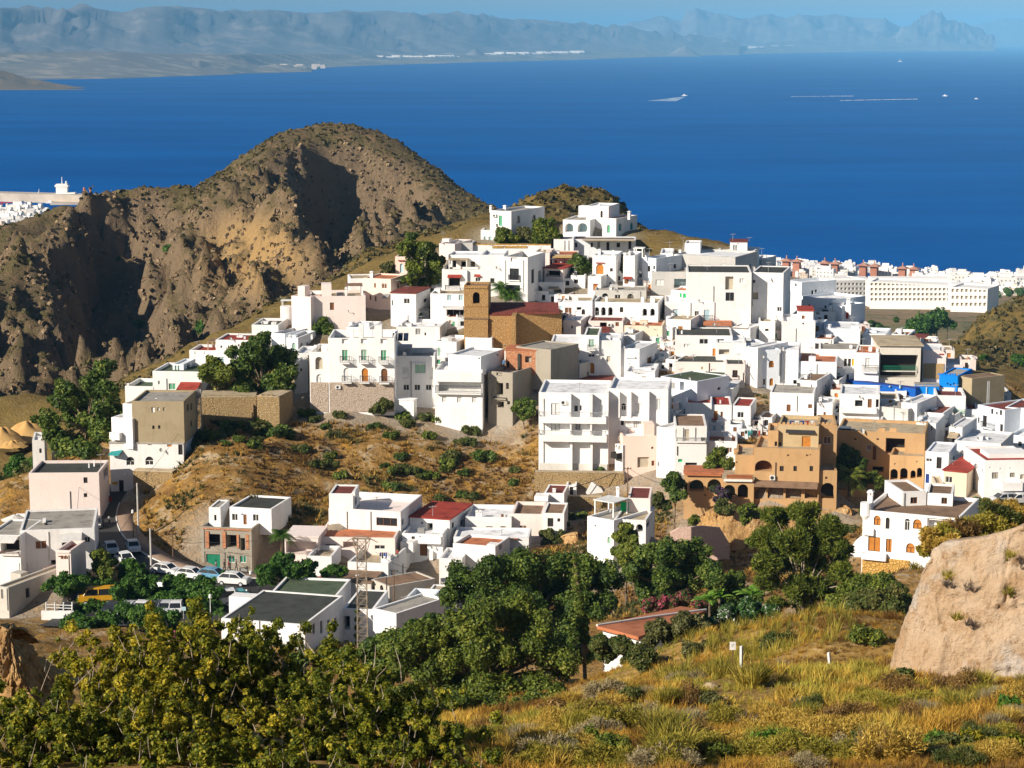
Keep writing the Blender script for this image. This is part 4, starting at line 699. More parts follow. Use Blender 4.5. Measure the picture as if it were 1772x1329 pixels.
# ------------------------------------------------------------------ lower village
H("unfinished brick and concrete house with green garage and black openings", 'concrete', 'rgrey', 349, 438.5, 911, 991, 478, "v 368.5 935 25 22;v 401 936.6 17 22;v 420 942 8 22;d 369 971 24 24 dgreen;w 401 968 11 12 dgreen;w 420.5 968 11 12 dgreen;d 421 987 13 9 greyp;fin 349.4 354 913 990 .1 concrete;fin 384 389 913 990 .1;fin 432 438 913 990 .1;fin 349.4 438 951 956 .08;st 356 362 919 948 brick;st 385 391 919 948 brick;st 410 414 925 948 brick;st 426 431 925 950 brick;st 350 438 912.5 917 brick", d=11, ext=1.5, drop=.8, auto=False)
B('attic_wall', 'white', 'rdark', 398, 470, 877, 912, 505, "w 406.5 895 10 12 dark;d 424 899 6 18 dwood;w 442.6 896 10 12 dark;R.w 501 894 3 5 dark;w 419 890 3 3 dark", d=8, dY=3, drop=.25, ext=.8)
B('stair_wall', 'white', 'rgrey', 362, 382, 878, 912, 398, "w 372.6 896 4 10 dark;d 389.5 899 0.4 0.4", d=5, dY=2.5, drop=.15, ext=.8)
H("big white house with a wide wooden grid window", 'white', 'pink', 569.4, 693.6, 879, 938, 731, "w 669.4 903 36 14 glass dwood;R.w 697 903 3 10 dark;pp 601 918 885;pp 642 918 885", d=11, ext=1.5, drop=1.0, auto=False)
B('tower_wall', 'white', 'rmaroon', 569.6, 611, 854, 880, 622, "R.w 616 867 3 14 dark;bl 606 611 852 0 1;w 609 858 2 2 dark", d=6, dY=.3, drop=.2, ext=.5)
H("pink white house with a terracotta edged roof and deep veranda", 'pink', 'rterra', 550, 683.5, 929, 962, None, "w 572 946 20 9 glass;v 605.6 942.7 24 11 pink;w 614 944 7 9 dark;w 657.5 947 18 7 glass;bl 545 696 921 .85 .3 rterra;fin 555 560 930 960 .2", d=9, yaw=-4, ext=1.5, drop=.25, auto=False)
B('veranda', 'pink', 'pink', 493, 551, 929, 963, None, "V 521 948 52 22 pink 2.2;w 539 946.7 12 7 dark;b 512 962 38 12 .3 pink", d=6, yaw=-6, dY=-2, drop=0, ext=1.5)
H("low white wall house with a boxed yard right of the dark tree", 'white', 'rbeige', 532, 574, 962, 990, 590, "", d=6, ext=2, drop=.6, auto=False)
H("long white house with laundry and a tall shaded beige flank", 'white', 'rbeige', 602, 672, 972, 1000, 728, "bl 655 672 962 .1 1.5;bl 690 712 938 .55 4;R.w 681 1010 5 11 dark;R.w 694 1002 3 9 dwood;R.w 705 990 4 10 dwood;R.w 719 984 4 10 dwood;R.d 704 1034 12 16 dark;R.pp 697 1025 975 iron;R.pp 678 1030 985 iron", d=17, ext=5, drop=.8, auto=False)
H("low house with brown flat roof and a whitewashed edge", 'worn', 'rbrown', 558, 642, 1005, 1022, 672, "bl 560 622 1003 .02 .4 white;ch 613 995 6 .3;ch 618 996 6 .35", d=9, ext=2, drop=0, oh=.05, auto=False)
B('flank_wall', 'beige', 'rbrown', 642, 674, 1002, 1045, None, "a 646 1021 6 13 greyp;a 660.5 1019 6 13 dark;pp 670 1045 1000 iron", d=7, yaw=-55, dY=0, ext=2, drop=.1)
H("low house with a rusty red brown roof and white rim", 'white', 'rmaroon', 515, 584, 1018, 1030, None, "", d=9, yaw=-5, ext=2, drop=.15, auto=False)
H("white house with crimson roof and an open doorway backed in black", 'white', 'rred', 709, 778, 895, 925, 817, "v 743 915 12 20;w 730 905 4 3 dark;R.w 784 909 4 10 dark;R.w 799 905 4 10 dark;an 747 875 .1", d=10, drop=0, oh=.02, ext=2, auto=False)  # doorway is an open void, its shade painted as a black back
B('balcony_wall', 'white', 'rwhite', 696, 766, 923, 975, None, "B 745 932 40 9 .8;d 733 952 13 20 dwood;dish 749 946 4;w 715 932 6 8 dark;v 745 1005 0.4 0.4;fin 744 750 953 968 .5;bl 720 732 914 .1 .6 greyp", d=7, dY=-5, drop=.6, ext=3, yaw=-8)
B('ground_wall', 'white', 'rwhite', 727, 760, 962, 1012, None, "v 742 995 24 40 dark 1", d=5, dY=-4.4, drop=.1, ext=3, yaw=-6)
H("white house with two brown shuttered windows and a twin pot chimney", 'white', 'rwhite', 805, 885, 894, 932, None, "w 847 916.6 11 12 beigep dwood;w 870.7 915 9 9 beigep dwood;d 819 919 9 17 pwhite;ch 825 883 7 .2;ch 831 883 7 .2;tk 869 890 5 .2 dwood;tk 876 891 4 .2 greyp", d=8, yaw=-5, ext=2, drop=.5, auto=False)
B('right_wall', 'pink', 'rbrown', 885.3, 939, 889, 930, None, "w 905 915 13 11 dwood;bl 918 930 893 .1 2 rbrown", d=8, yaw=-5, dY=.5, drop=.5, ext=2)
B('end_wall', 'white', 'rbrown', 939.2, 976, 888, 925, None, "d 952.6 904 10 15 dark;w 967 900 5 6 dark;bl 940 976 884 .4 3", d=7, yaw=-6, dY=0, drop=.2, ext=3)
H("small white hillside house with a sloping gable end", 'white', 'rmaroon', 941, 976, 853, 886, None, "bl 925 949 867 -.3 2.5;ch 960 845 7 .2;ch 945 876 6 -.2;w 938 870 3 4 pwhite", d=6, yaw=-8, Y=293, drop=.1, ext=2, auto=False)
H("long white retaining house with a row of roof tiles", 'white', 'rwhite', 785, 915, 929, 975, None, "w 899 931 3 3 dark;w 906 931 3 3 dark;aw 880 929 34 4 tile .5;w 902 924 2 2 dark", d=6, yaw=-4, Y=276, drop=.3, ext=2, auto=False)
B('front_wall', 'white', 'rterra', 784, 857, 940, 985, 882, "R.v 866 945 6 12", d=6, dY=-5, drop=.4, ext=2)
B('left_wall', 'white', 'rwhite', 760, 800, 966, 1010, None, "", d=6, dY=-8, drop=.4, ext=3, yaw=-8)
H("little white gabled outbuilding with a pale framed window", 'white', 'rbeige', 733, 790, 1032, 1062, None, "w 747 1046 9 12 beigep dwood;bl 717 730 1030 -.1 .6 white", d=6, yaw=-10, ext=2, drop=.15, Y=252, auto=False)
H("white roofless ruin with a dark doorway on the slope", 'white', 'rwhite', 979, 997, 840, 858, None, "d 989 850 6 15 dark;fin 997 1030 852 857 .2", name='ruin', cat='ruin', d=3, yaw=-5, Y=300, drop=.3, ext=1, auto=False)
m_ = MB(); qa = [at(x, y, 301) for x, y in [(1013, 853), (1022, 836), (1026, 835), (1040, 845), (1047, 856), (1020, 858)]]; m_.poly(qa); m_.poly([q + [.1, .5, 0] for q in qa][::-1])
for i in range(len(qa)): j = (i + 1) % len(qa); m_.poly([qa[i], qa[j], qa[j] + [.1, .5, 0], qa[i] + [.1, .5, 0]])
tag(m_.build('broken_wall', 'white'), "jagged white broken wall standing on the slope", 'wall')
H("white house with green framed roof door and a pergola frame", 'white', 'rgrey', 1016, 1061.5, 893, 972, None, "w 1030 910 3 3 dark;pg 1032 1064 864 .3 3 pwhite pwhite;a 1054 935 6 12 lgreen;dish 1058 883 3", d=9, yaw=-38, ext=2, drop=.4, auto=False)
B('front_wall', 'white', 'rbeige', 1061.8, 1117, 898, 965, 1133, "A 1106.5 914 12 14 dark;R.w 1121 907 5 9 dark;w 1075 915 6 9 lgreen", d=8, dY=-1, drop=.25, ext=2)
B('upper_wall', 'pink', 'rmaroon', 1086, 1125, 862, 896, 1128, "fin 1070 1074 868 884 .1 vivid;bl 1069 1076 864 -.05 .5 vivid;ch 1071 842 7 .1", d=7, dY=3.5, drop=.1, ext=.6)
# big white foreground block
H("large white foreground block with dark flat roof and slit windows", 'white', 'rdark', 384, 528, 1070, 1128, 594, "R.w 543 1088 4 18 dark;R.w 556 1085 4 22 dark;R.w 568.5 1084 4 24 dark;R.w 580.5 1081 4 24 dark;R.w 583 1116 4 8 dark;R.w 569 1117 4 8 dark;pp 450 1125 1073;bl 386 430 1062 .75 2 white", d=13, ext=4, drop=.12, auto=False, Y=232)
_f = CUR
B('recess_wall', 'white', 'rdark', 594.4, 647, 1053, 1122, None, "v 600 1078 11 24 dark;v 600 1113 10 10 dark", d=9, yaw=-8, dY=10, drop=.12, ext=4)
B('right_wall', 'white', 'rgrey', 646, 686, 1053, 1110, None, "", d=9, yaw=-38, dY=7.5, drop=.25, ext=4)
B('rear_wall', 'white', 'rgreen', 464, 580, 1030, 1056, None, "bl 525 533 1027 .3 1", d=9, yaw=-8, dY=15, drop=.25, ext=2)
H("low bluish white annex between the foreground block and the trees", 'coolwhite_shade', 'rbeige', 686, 732, 1050, 1092, 762, "bl 690 735 1046 .6 .4 white", d=9, ext=4, drop=.8, Y=245, auto=False)
# lower left
H("white house with brown window, shaded porch and cloth awnings", 'white', 'rgrey', 37, 166, 918, 996, 172, "w 71 943 20 14 dwood;w 36 982 24 15 beigep;v 120 941 26 15;aw 123 927 38 9 canvas 2.2;w 151 934 10 10 dark;v 93 974 10 10;pp 86 988 920 kerb;bl 118 130 904 .5 2;tk 68 905 6 .3 dark;bl 62 68 900 .4 1;ch 65 900 5 .5;bl 86 100 908 .6 2", d=12, ext=3, drop=.2, auto=False, yaw=-6)
B('porch_wall', 'white', 'rgrey', -20, 37.3, 925, 1000, None, "V 18 946 34 24 dark 2.2;aw 12 929 44 9 canvas 2;b 18 956 34 4 .4 dwood;w 45 982 24 14 beigep", d=9, yaw=-6, dY=-1.5, drop=.2, ext=3)
H("square pinkish concrete tower with a name faintly lettered on its face", 'pink', 'rterra', 98, 124, 952, 1004, 149, "pp 120 1000 960 beige;fin 98.3 123.7 954 957 .1 pink;fin 101 120 962 964 .02 dwood", name='water_tower', cat='tower', d=5.5, Y=257, ext=4, drop=.5, auto=False)
_t = CUR
H("rough beige house with slit windows and a garage, lower left", 'dusk', 'rbeige', -4, 16, 1014, 1060, 135, "R.w 48 1026 7 17 dark;R.w 106 1020 6 17 dark;R.d 56.5 1057 25 19 greyp;w 4 1028 4 16 greyp;pp 14 1056 1018;bl 2 20 1006 .5 1.5;bl 60 100 990 .75 2 brick", d=14, Y=252, ext=2.5, drop=.25, auto=False)
# worn, unreadable painted word on the tower face: short dark brush strokes
O_, e_, n_, W_ = face_frame(_t, 'F'); m_ = MB()
for (x0, y0, x1, y1) in [(105, 961.5, 106.5, 967), (106.5, 967, 107.6, 961), (108, 964, 109.6, 964.3), (108, 964, 108.6, 967), (108.6, 967, 109.8, 966.6), (111, 963.6, 112, 967), (112, 967, 113, 963.4), (113.8, 960, 113.6, 967), (112.9, 962.6, 114.8, 962.2), (115.8, 963.8, 115.6, 966.8), (115.6, 966.8, 117.2, 966.4), (117.2, 966.4, 117.4, 963), (117.4, 963, 115.8, 963.8)]:
    a = plane_hit(x0, y0, O_, n_); b = plane_hit(x1, y1, O_, n_); off = np.array([n_[0], n_[1], 0]) * .03
    m_.tube(a + off, b + off, .045, k=4)
m_.build('lettering', 'dwood', _t.root)
# ------------------------------------------------------------------ ground materials
def groundmat(name, layers, rough=.95, bump=.6, bsc=1.5, bdist=.5, attrs=()):
    """layers: list of (scale, lo, hi, colour): noise-masked patches laid one over another; attrs: (attribute, colour)"""
    m = bpy.data.materials.new(name); m.use_nodes = True; n = m.node_tree.nodes; L = m.node_tree.links; b = n["Principled BSDF"]
    b.inputs["Roughness"].default_value = rough; b.inputs["Specular IOR Level"].default_value = .1
    geo = n.new("ShaderNodeNewGeometry"); out = None
    def mx(a, c, fac):
        x = n.new("ShaderNodeMix"); x.data_type = 'RGBA'; L.new(fac, x.inputs[0])
        if isinstance(a, tuple): x.inputs[6].default_value = (*a, 1)
        else: L.new(a, x.inputs[6])
        if isinstance(c, tuple): x.inputs[7].default_value = (*c, 1)
        else: L.new(c, x.inputs[7])
        return x.outputs[2]
    for i, (s, lo, hi, c) in enumerate(layers):
        if i == 0: out = c; continue
        t = n.new("ShaderNodeTexNoise"); t.inputs["Scale"].default_value = s; t.inputs["Detail"].default_value = 9; t.inputs["Roughness"].default_value = .68
        mp = n.new("ShaderNodeMapping"); mp.inputs["Location"].default_value = (i * 31.7, i * 12.3, i * 7.1); L.new(geo.outputs["Position"], mp.inputs[0]); L.new(mp.outputs[0], t.inputs["Vector"])
        r = n.new("ShaderNodeMapRange"); r.inputs[1].default_value = lo; r.inputs[2].default_value = hi; L.new(t.outputs[0], r.inputs[0]); out = mx(out, c, r.outputs[0])
    for nm, c in attrs:
        a = n.new("ShaderNodeAttribute"); a.attribute_name = nm; out = mx(out, c, a.outputs["Fac"])
    L.new(out, b.inputs["Base Color"])
    t = n.new("ShaderNodeTexNoise"); t.inputs["Scale"].default_value = bsc; t.inputs["Detail"].default_value = 8; t.inputs["Roughness"].default_value = .7; L.new(geo.outputs["Position"], t.inputs["Vector"])
    bp = n.new("ShaderNodeBump"); bp.inputs["Strength"].default_value = bump; bp.inputs["Distance"].default_value = bdist; L.new(t.outputs[0], bp.inputs["Height"]); L.new(bp.outputs[0], b.inputs["Normal"])
    M[name] = m
groundmat('slope', [(0, 0, 0, (.34, .20, .065)), (.25, .45, .6, (.23, .12, .034)), (.5, .52, .62, (.44, .24, .045)), (.35, .53, .62, (.46, .35, .22)), (1.2, .53, .64, (.11, .085, .03)), (3.0, .6, .7, (.50, .40, .28))],
          attrs=[('olive', (.17, .125, .042)), ('pave', (.40, .36, .31))], bump=.9, bsc=1.2, bdist=.8)
groundmat('field', [(0, 0, 0, (.28, .17, .05)), (.6, .45, .6, (.38, .24, .07)), (1.5, .5, .6, (.16, .10, .03)), (3, .58, .66, (.48, .36, .22))], bump=1.0, bsc=3, bdist=.05)
groundmat('mountain', [(0, 0, 0, (.165, .122, .068)), (.05, .45, .58, (.145, .118, .048)), (.16, .5, .62, (.26, .17, .09)), (.5, .52, .66, (.085, .07, .03)), (1.1, .58, .68, (.32, .22, .13))], attrs=[('rock', (.25, .18, .115)), ('ochre', (.50, .32, .13))], bump=1.0, bsc=.35, bdist=3)
groundmat('shoulder', [(0, 0, 0, (.155, .11, .034)), (.12, .45, .6, (.215, .145, .045)), (.5, .5, .62, (.07, .06, .02)), (.9, .58, .66, (.24, .17, .085))], bump=.8, bsc=.8, bdist=1.2)
groundmat('coastland', [(0, 0, 0, (.30, .20, .10)), (.012, .45, .55, (.17, .15, .07)), (.03, .52, .6, (.28, .20, .12)), (.1, .55, .62, (.07, .08, .035))], bump=.4, bsc=.2, bdist=3)
groundmat('rockface', [(0, 0, 0, (.50, .35, .22)), (.22, .42, .6, (.57, .43, .30)), (.6, .5, .66, (.46, .30, .17)), (1.6, .55, .66, (.33, .20, .10)), (.35, .55, .66, (.54, .47, .40)), (5, .6, .7, (.30, .20, .12))], bump=1.0, bsc=2.2, bdist=.35)
groundmat('ochrerock', [(0, 0, 0, (.50, .30, .12)), (.3, .45, .6, (.60, .40, .20)), (1.0, .5, .64, (.30, .15, .05)), (2, .58, .68, (.62, .47, .30))], bump=1.0, bsc=2.2, bdist=.4)
groundmat('farhill', [(0, 0, 0, (.19, .18, .17)), (.0006, .42, .58, (.13, .13, .125)), (.003, .5, .6, (.26, .23, .20))], bump=0, bsc=.001)
groundmat('farplain', [(0, 0, 0, (.19, .17, .14)), (.001, .45, .55, (.13, .13, .11)), (.004, .5, .6, (.34, .29, .22))], bump=0, bsc=.001)
groundmat('sandheap', [(0, 0, 0, (.50, .30, .11)), (.2, .45, .6, (.56, .36, .15))], bump=.2)
groundmat('lawn', [(0, 0, 0, (.06, .16, .03)), (.1, .4, .6, (.09, .20, .04))], bump=.2)
# water
m = bpy.data.materials.new('sea'); m.use_nodes = True; n = m.node_tree.nodes; L = m.node_tree.links; b = n["Principled BSDF"]
b.inputs["Roughness"].default_value = .35; b.inputs["Specular IOR Level"].default_value = .0
geo = n.new("ShaderNodeNewGeometry"); mp = n.new("ShaderNodeMapping"); mp.inputs["Scale"].default_value = (.35, 1, 1); L.new(geo.outputs["Position"], mp.inputs[0])
t = n.new("ShaderNodeTexNoise"); t.inputs["Scale"].default_value = .0022; t.inputs["Detail"].default_value = 12; t.inputs["Roughness"].default_value = .7; L.new(mp.outputs[0], t.inputs["Vector"])
r = n.new("ShaderNodeValToRGB"); r.color_ramp.elements[0].position = .3; r.color_ramp.elements[0].color = (.000, .056, .235, 1); r.color_ramp.elements[1].position = .7; r.color_ramp.elements[1].color = (.000, .098, .37, 1)
L.new(t.outputs[0], r.inputs[0]); L.new(r.outputs[0], b.inputs["Base Color"])
t2 = n.new("ShaderNodeTexNoise"); t2.inputs["Scale"].default_value = .06; t2.inputs["Detail"].default_value = 6; L.new(mp.outputs[0], t2.inputs["Vector"])
bp = n.new("ShaderNodeBump"); bp.inputs["Strength"].default_value = .5; bp.inputs["Distance"].default_value = 4; L.new(t2.outputs[0], bp.inputs["Height"]); L.new(bp.outputs[0], b.inputs["Normal"]); M['sea'] = m
# ------------------------------------------------------------------ near ground: village hill, valley, foreground
GP = [(-150,1329,52),(100,1329,52),(500,1329,54),(886,1329,55),(1300,1329,55),(1772,1329,55),(1950,1329,55),(1282,1160,90),(1435,1165,92),(1000,1215,84),(1150,1190,90),(1640,1185,84),(1900,1190,80),(1200,1110,115),(1480,1085,120),(1330,1105,112),
(60,1235,78),(-120,1240,76),(250,1300,70),(500,1300,75),(750,1300,70),(860,1275,85),(880,1265,115),(760,1270,115),(965,1200,140),(600,1250,120),(300,1220,110),(30,1180,112),(-100,1180,112),(120,1180,120),(250,1160,150),(800,1180,160),(1560,1080,118),(1750,1100,118),
(1180,1120,160),(1400,1110,172),(1550,1090,180),(300,1110,225),(150,1090,238),(420,1060,255),(350,1070,245),(230,1040,256),(800,1110,215),(1100,1060,225),(1300,1060,225),(1350,985,262),(1230,990,262),(1720,960,200),
(0,778,425),(60,790,395),(0,810,375),(20,860,340),(-150,700,440),(-200,860,340),(-200,1060,250),(120,690,450),(1720,650,395),(1850,650,395),(1850,760,330),(1850,860,290),(1600,640,420),(1480,620,440),(1350,580,440),(1230,540,440),(1120,520,440),(1180,490,425),(1060,470,432),(980,440,436),(1110,446,418),(1160,455,420),(1300,520,425),(1900,1000,220)]
GP += [(335,778,304),(300,806,302),(262,838,300.5),(372,770,308)]
gp = [at(*p) for p in GP] + [at(*p) for p in VP]
gx = [(p[0], p[1]) for p in gp]; gz = [p[2] for p in gp]
for v in [(-160, 30), (0, 30), (160, 30)]: gx.append(v); gz.append(CZ - 15.2)
for x, y, z in [(-160, 470, 128), (-60, 470, 128), (40, 470, 140), (120, 470, 128), (200, 470, 120), (-190, 300, 140), (-190, 200, 165), (200, 200, 175), (200, 330, 150)]: gx.append((x, y)); gz.append(z)
hb = []
for q in HB:
    if all((q[0] - a[0]) ** 2 + (q[1] - a[1]) ** 2 > 9 for a in hb): hb.append(q)
for q in hb: gx.append(q[:2]); gz.append(q[2] - .4)
GT = TPS(gx, gz, 40.0, .004)
ROADPX = [(196, 838, 306), (184, 848, 302), (168, 872, 298), (161, 900, 290), (172, 932, 279), (202, 960, 271), (262, 988, 266), (330, 1004, 262), (420, 1012, 261), (520, 1016, 262)]
RP = np.array([at(*q) for q in ROADPX])
def dens(P, k=8):
    out = []
    for i in range(len(P) - 1):
        for t in np.linspace(0, 1, k, endpoint=False): 
            p0, p1, p2, p3 = P[max(i - 1, 0)], P[i], P[i + 1], P[min(i + 2, len(P) - 1)]
            out.append(.5 * (2 * p1 + (p2 - p0) * t + (2 * p0 - 5 * p1 + 4 * p2 - p3) * t * t + (3 * p1 - p0 - 3 * p2 + p3) * t ** 3))
    out.append(P[-1]); return np.array(out)
RD = dens(RP)
PKP = np.array([at(px_, py_, y_)[:2] for py_, y_ in ((1075, 244), (1060, 250), (1045, 256)) for px_ in range(100, 440, 45)])
hbA = np.array([q[:2] for q in hb])
def mind(x, y, A):
    out = np.full(len(x), 1e9)
    for a in A: out = np.minimum(out, (x - a[0]) ** 2 + (y - a[1]) ** 2)
    return np.sqrt(out)
def pxpy(x, y, z):
    zc = y * cp - (z - CZ) * sp_; yc = y * sp_ + (z - CZ) * cp
    return CX + F * x / zc, CY - F * yc / zc
def ground(x, y):
    x = np.atleast_1d(np.asarray(x, float)); y = np.atleast_1d(np.asarray(y, float)); z = GT(np.stack([x, y], 1))
    dh = np.minimum(mind(x, y, hbA), mind(x, y, PKP)); dr = mind(x, y, RD[:, :2]); k = np.clip((np.minimum(dh, dr) - 4) / 8, 0, 1)
    far = np.clip((y - 40) / 120, .25, 1)
    z = z + k * far * ((fbm(x / 9, y / 9, 4, 3) - .5) * 3.2 + (fbm(x / 3.2, y / 3.2, 3, 9, True) - .6) * 1.4)
    zr = np.full(len(x), 0.0); wgt = np.clip(1 - (dr - 3.5) / 4, 0, 1)
    near = wgt > 0
    if near.any():
        d2 = (x[near][:, None] - RD[None, :, 0]) ** 2 + (y[near][:, None] - RD[None, :, 1]) ** 2; j = d2.argmin(1)
        z[near] = z[near] * (1 - wgt[near]) + (RD[j, 2] - .12) * wgt[near]
    return z
def gz1(x, y): return float(ground([x], [y])[0])
def grid(name, x0, x1, y0, y1, step, fn, m, attr=None, sy=None, kind='structure'):
    xs = np.arange(x0, x1 + step, step); ys = np.arange(y0, y1 + (sy or step), sy or step); X, Y = np.meshgrid(xs, ys)
    z = fn(X.ravel(), Y.ravel()); V = np.stack([X.ravel(), Y.ravel(), z], 1); nx, ny = len(xs), len(ys)
    i = (np.arange(ny - 1)[:, None] * nx + np.arange(nx - 1)[None, :]).ravel(); Fq = np.stack([i, i + 1, i + nx + 1, i + nx], 1)
    at_ = {k: ('POINT', f(X.ravel(), Y.ravel(), z)) for k, f in (attr or {}).items()}
    o = npmesh(name, V, Fq, m, attr=at_, smooth=True); tag(o, kind=kind); return o
_dx = lambda x, y, z: np.clip(1.2 - mind(x, y, hbA) / 6.5, 0, 1) * (y > 200)
grid('hillside_ground', -120, 130, 150, 470, 1.25, ground, 'slope', {'pave': lambda x, y, z: _dx(x, y, z) * .75, 'olive': lambda x, y, z: np.clip((y - 338) / 25, 0, .85)})
grid('foreground_ground', -75, 75, 28, 150, .6, ground, 'field')
# ------------------------------------------------------------------ road with pavement and low walls
def strip(name, P, off0, off1, dz, m, kind='structure', th=None):
    P = np.asarray(P); T = np.gradient(P[:, :2], axis=0); T /= np.linalg.norm(T, axis=1)[:, None]; N = np.stack([-T[:, 1], T[:, 0]], 1)
    a = np.column_stack([P[:, :2] + N * off0, P[:, 2] + dz]); b = np.column_stack([P[:, :2] + N * off1, P[:, 2] + dz]); k = len(P)
    if th is None:
        V = np.vstack([a, b]); i = np.arange(k - 1); Fq = np.stack([i, i + 1, i + k + 1, i + k], 1)
    else:
        d = np.array([0, 0, -th]); V = np.vstack([a, b, b + d, a + d]); i = np.arange(k - 1); Fq = np.vstack([np.stack([i + s * k, i + 1 + s * k, i + 1 + ((s + 1) % 4) * k, i + ((s + 1) % 4) * k], 1) for s in range(4)] + [np.array([[0, k, 2 * k, 3 * k], [k - 1, 2 * k - 1, 3 * k - 1, 4 * k - 1]])])
    o = npmesh(name, V, Fq, m); 
    if kind: tag(o, kind=kind)
    return o
strip('road', RD, -3.2, 3.4, .06, 'asphalt'); strip('pavement', RD[16:], 3.4, 6.0, .19, 'pavement', th=.6); strip('kerb', RD[16:], 3.2, 3.4, .2, 'kerb', th=.5)
tag(strip('parapet_wall', RD[:30], -3.7, -3.3, 1.1, 'white', None, th=2.2), "low white parapet wall along the left of the uphill road", 'wall')
tag(strip('roadside_wall', RD[50:66], -4.6, -4.2, .55, 'white', None, th=2.5), "low white wall in front of the parked cars below the slope", 'wall')
# car park tarmac
cpts = [at(*q) for q in [(95, 1078, 244), (430, 1066, 248), (440, 1040, 257), (200, 1030, 262), (120, 1040, 258)]]; m_ = MB(); zc_ = [gz1(p[0], p[1]) for p in cpts]
xs = np.linspace(min(p[0] for p in cpts), max(p[0] for p in cpts), 40); ys = np.linspace(240, 262, 16)
for i in range(39):
    for j in range(15):
        m_.poly([(x, y, gz1(x, y) + .2) for x, y in ((xs[i], ys[j]), (xs[i + 1], ys[j]), (xs[i + 1], ys[j + 1]), (xs[i], ys[j + 1]))])
tag(m_.build('car_park', 'asphalt'), kind='structure')
# ------------------------------------------------------------------ small houses wedged into the gaps of the village
_dg = bpy.context.evaluated_depsgraph_get(); _dg.update(); rf_ = random.Random(31); _done = []
def ingap(x, y):
    if x < 690 or x > 1740 or y < 452 or y > 790: return False
    if 845 < x < 920 and 485 < y < 535 or x < 930 and y > 680 or x < 1180 and y > 800: return False
    if 1265 < x < 1345 and 650 < y < 735 or x > 1560 and y < 600 or x > 1680 and y < 690: return False
    return y > 430 + max(0, (900 - x)) * .42
for yy in range(456, 790, 9):
    for xx in range(694, 1740, 9):
        if not ingap(xx, yy): continue
        if any(abs(xx - a) < 17 and abs(yy - c) < 16 for a, c in _done): continue
        dv = Vector(ray(xx, yy)).normalized(); hit = sc.ray_cast(_dg, camo.location + dv * 100, dv)
        if not hit[0] or hit[4].name != 'hillside_ground': continue
        _done.append((xx, yy)); hw = rf_.uniform(9, 14); hh = rf_.uniform(17, 25); yb = yy + 9; dk = rf_.choice(['dark', 'dark', 'dwood', 'wood', 'lblue', 'green'])
        fe = f"{rf_.choice(['w', 'w', 'd'])} {xx + rf_.uniform(-4, 4):.0f} {yb - hh * .55:.0f} {rf_.uniform(4.5, 7):.1f} {rf_.uniform(6, 11):.1f} {dk}"
        H("small plain white house wedged between larger houses on the slope", rf_.choice(['white', 'white', 'coolwhite_shade', 'pink', 'white']), rf_.choice(['rwhite', 'rgrey', 'rbeige', 'rterra', 'rbrown', 'rdark']), xx - hw, xx + hw, yb - hh, yb, None, fe, group='small white houses filling the gaps', Y=float(hit[1][1]) - 1.0, yaw=rf_.uniform(-22, 4), d=rf_.uniform(5, 7), drop=rf_.uniform(.15, .5), hb=False)
# ------------------------------------------------------------------ big headland mountain behind
MP = [(335,330,850),(400,290,880),(460,247,910),(520,232,930),(580,228,940),(650,232,940),(700,255,930),(750,290,910),(800,335,880),(850,368,850),(900,395,830),(-60,490,700),(0,447,730),(60,404,760),(120,354,780),(180,332,800),(230,323,800),(300,329,812),
(400,345,835),(470,320,860),(560,300,880),(640,300,890),(720,330,865),(780,380,830),(840,410,800),
(30,470,712),(100,425,738),(70,500,672),(50,560,632),(60,620,602),(75,690,560),(165,470,805),(190,540,775),(200,610,725),(200,675,650),(250,450,745),(290,430,765),(290,560,665),(270,640,615),(330,480,742),(345,610,612),
(420,400,775),(395,470,725),(370,540,680),(450,600,600),(455,440,730),(490,385,790),(545,450,845),(560,530,770),(590,380,880),(600,460,810),(655,470,735),(640,420,775),(690,400,800),(700,440,755),(760,400,790),(740,430,770),(560,560,640)]
mp_ = [at(*q) for q in MP]; mx_ = [(p[0], p[1]) for p in mp_]; mz_ = [p[2] for p in mp_]
for q in MP[:18]:
    p = at(*q); mx_.append((p[0] * 1.05, p[1] + 130)); mz_.append(p[2] - 42); mx_.append((p[0] * 1.1, p[1] + 280)); mz_.append(p[2] - 120)
for x, y, z in [(-330, 600, 120), (-250, 530, 122), (-150, 520, 118), (0, 560, 120), (80, 700, 110), (120, 850, 90), (100, 1000, 60), (-350, 800, 160), (-380, 1000, 60)]: mx_.append((x, y)); mz_.append(z)
MT = TPS(mx_, mz_, 150.0, .002)
def _onmt(px, py):
    Yq = np.linspace(540, 1000, 240); r = ray(px, py); t = Yq / r[1]; zz = MT(np.stack([r[0] * t, Yq], 1)); k = np.argmax(CZ + r[2] * t < zz); return np.array([r[0] * t[k], Yq[k]])
CRX = [q[0] for q in [(-60,490),(0,447),(60,404),(120,354),(180,332),(230,323),(335,330),(400,290),(460,247),(520,232),(650,232),(700,255),(750,290),(800,335),(850,368),(900,395),(960,440),(1100,520)]]; CRY = [490,447,404,354,332,323,330,290,247,232,232,255,290,335,368,395,440,520]
SPUR = [(28, 30, [(128,374),(120,420),(124,480),(112,540),(112,600),(130,660)]), (14, 16, [(226,338),(224,362),(232,392)]), (30, 34, [(528,244),(538,290),(508,335),(492,390),(500,455),(520,520),(545,560)]), (18, 22, [(598,400),(625,450),(655,505),(690,540)]), (12, 18, [(22,462),(40,490),(52,530)]), (15, 18, [(655,300),(640,340),(668,380),(700,400)]), (16, 20, [(300,420),(318,470),(350,530),(352,570)]), (12, 14, [(745,310),(752,345),(775,375)]), (16, 22, [(30,560),(50,610),(75,660)])]
SPUR = [(a, w_, np.array([_onmt(*q) for q in L_])) for a, w_, L_ in SPUR]
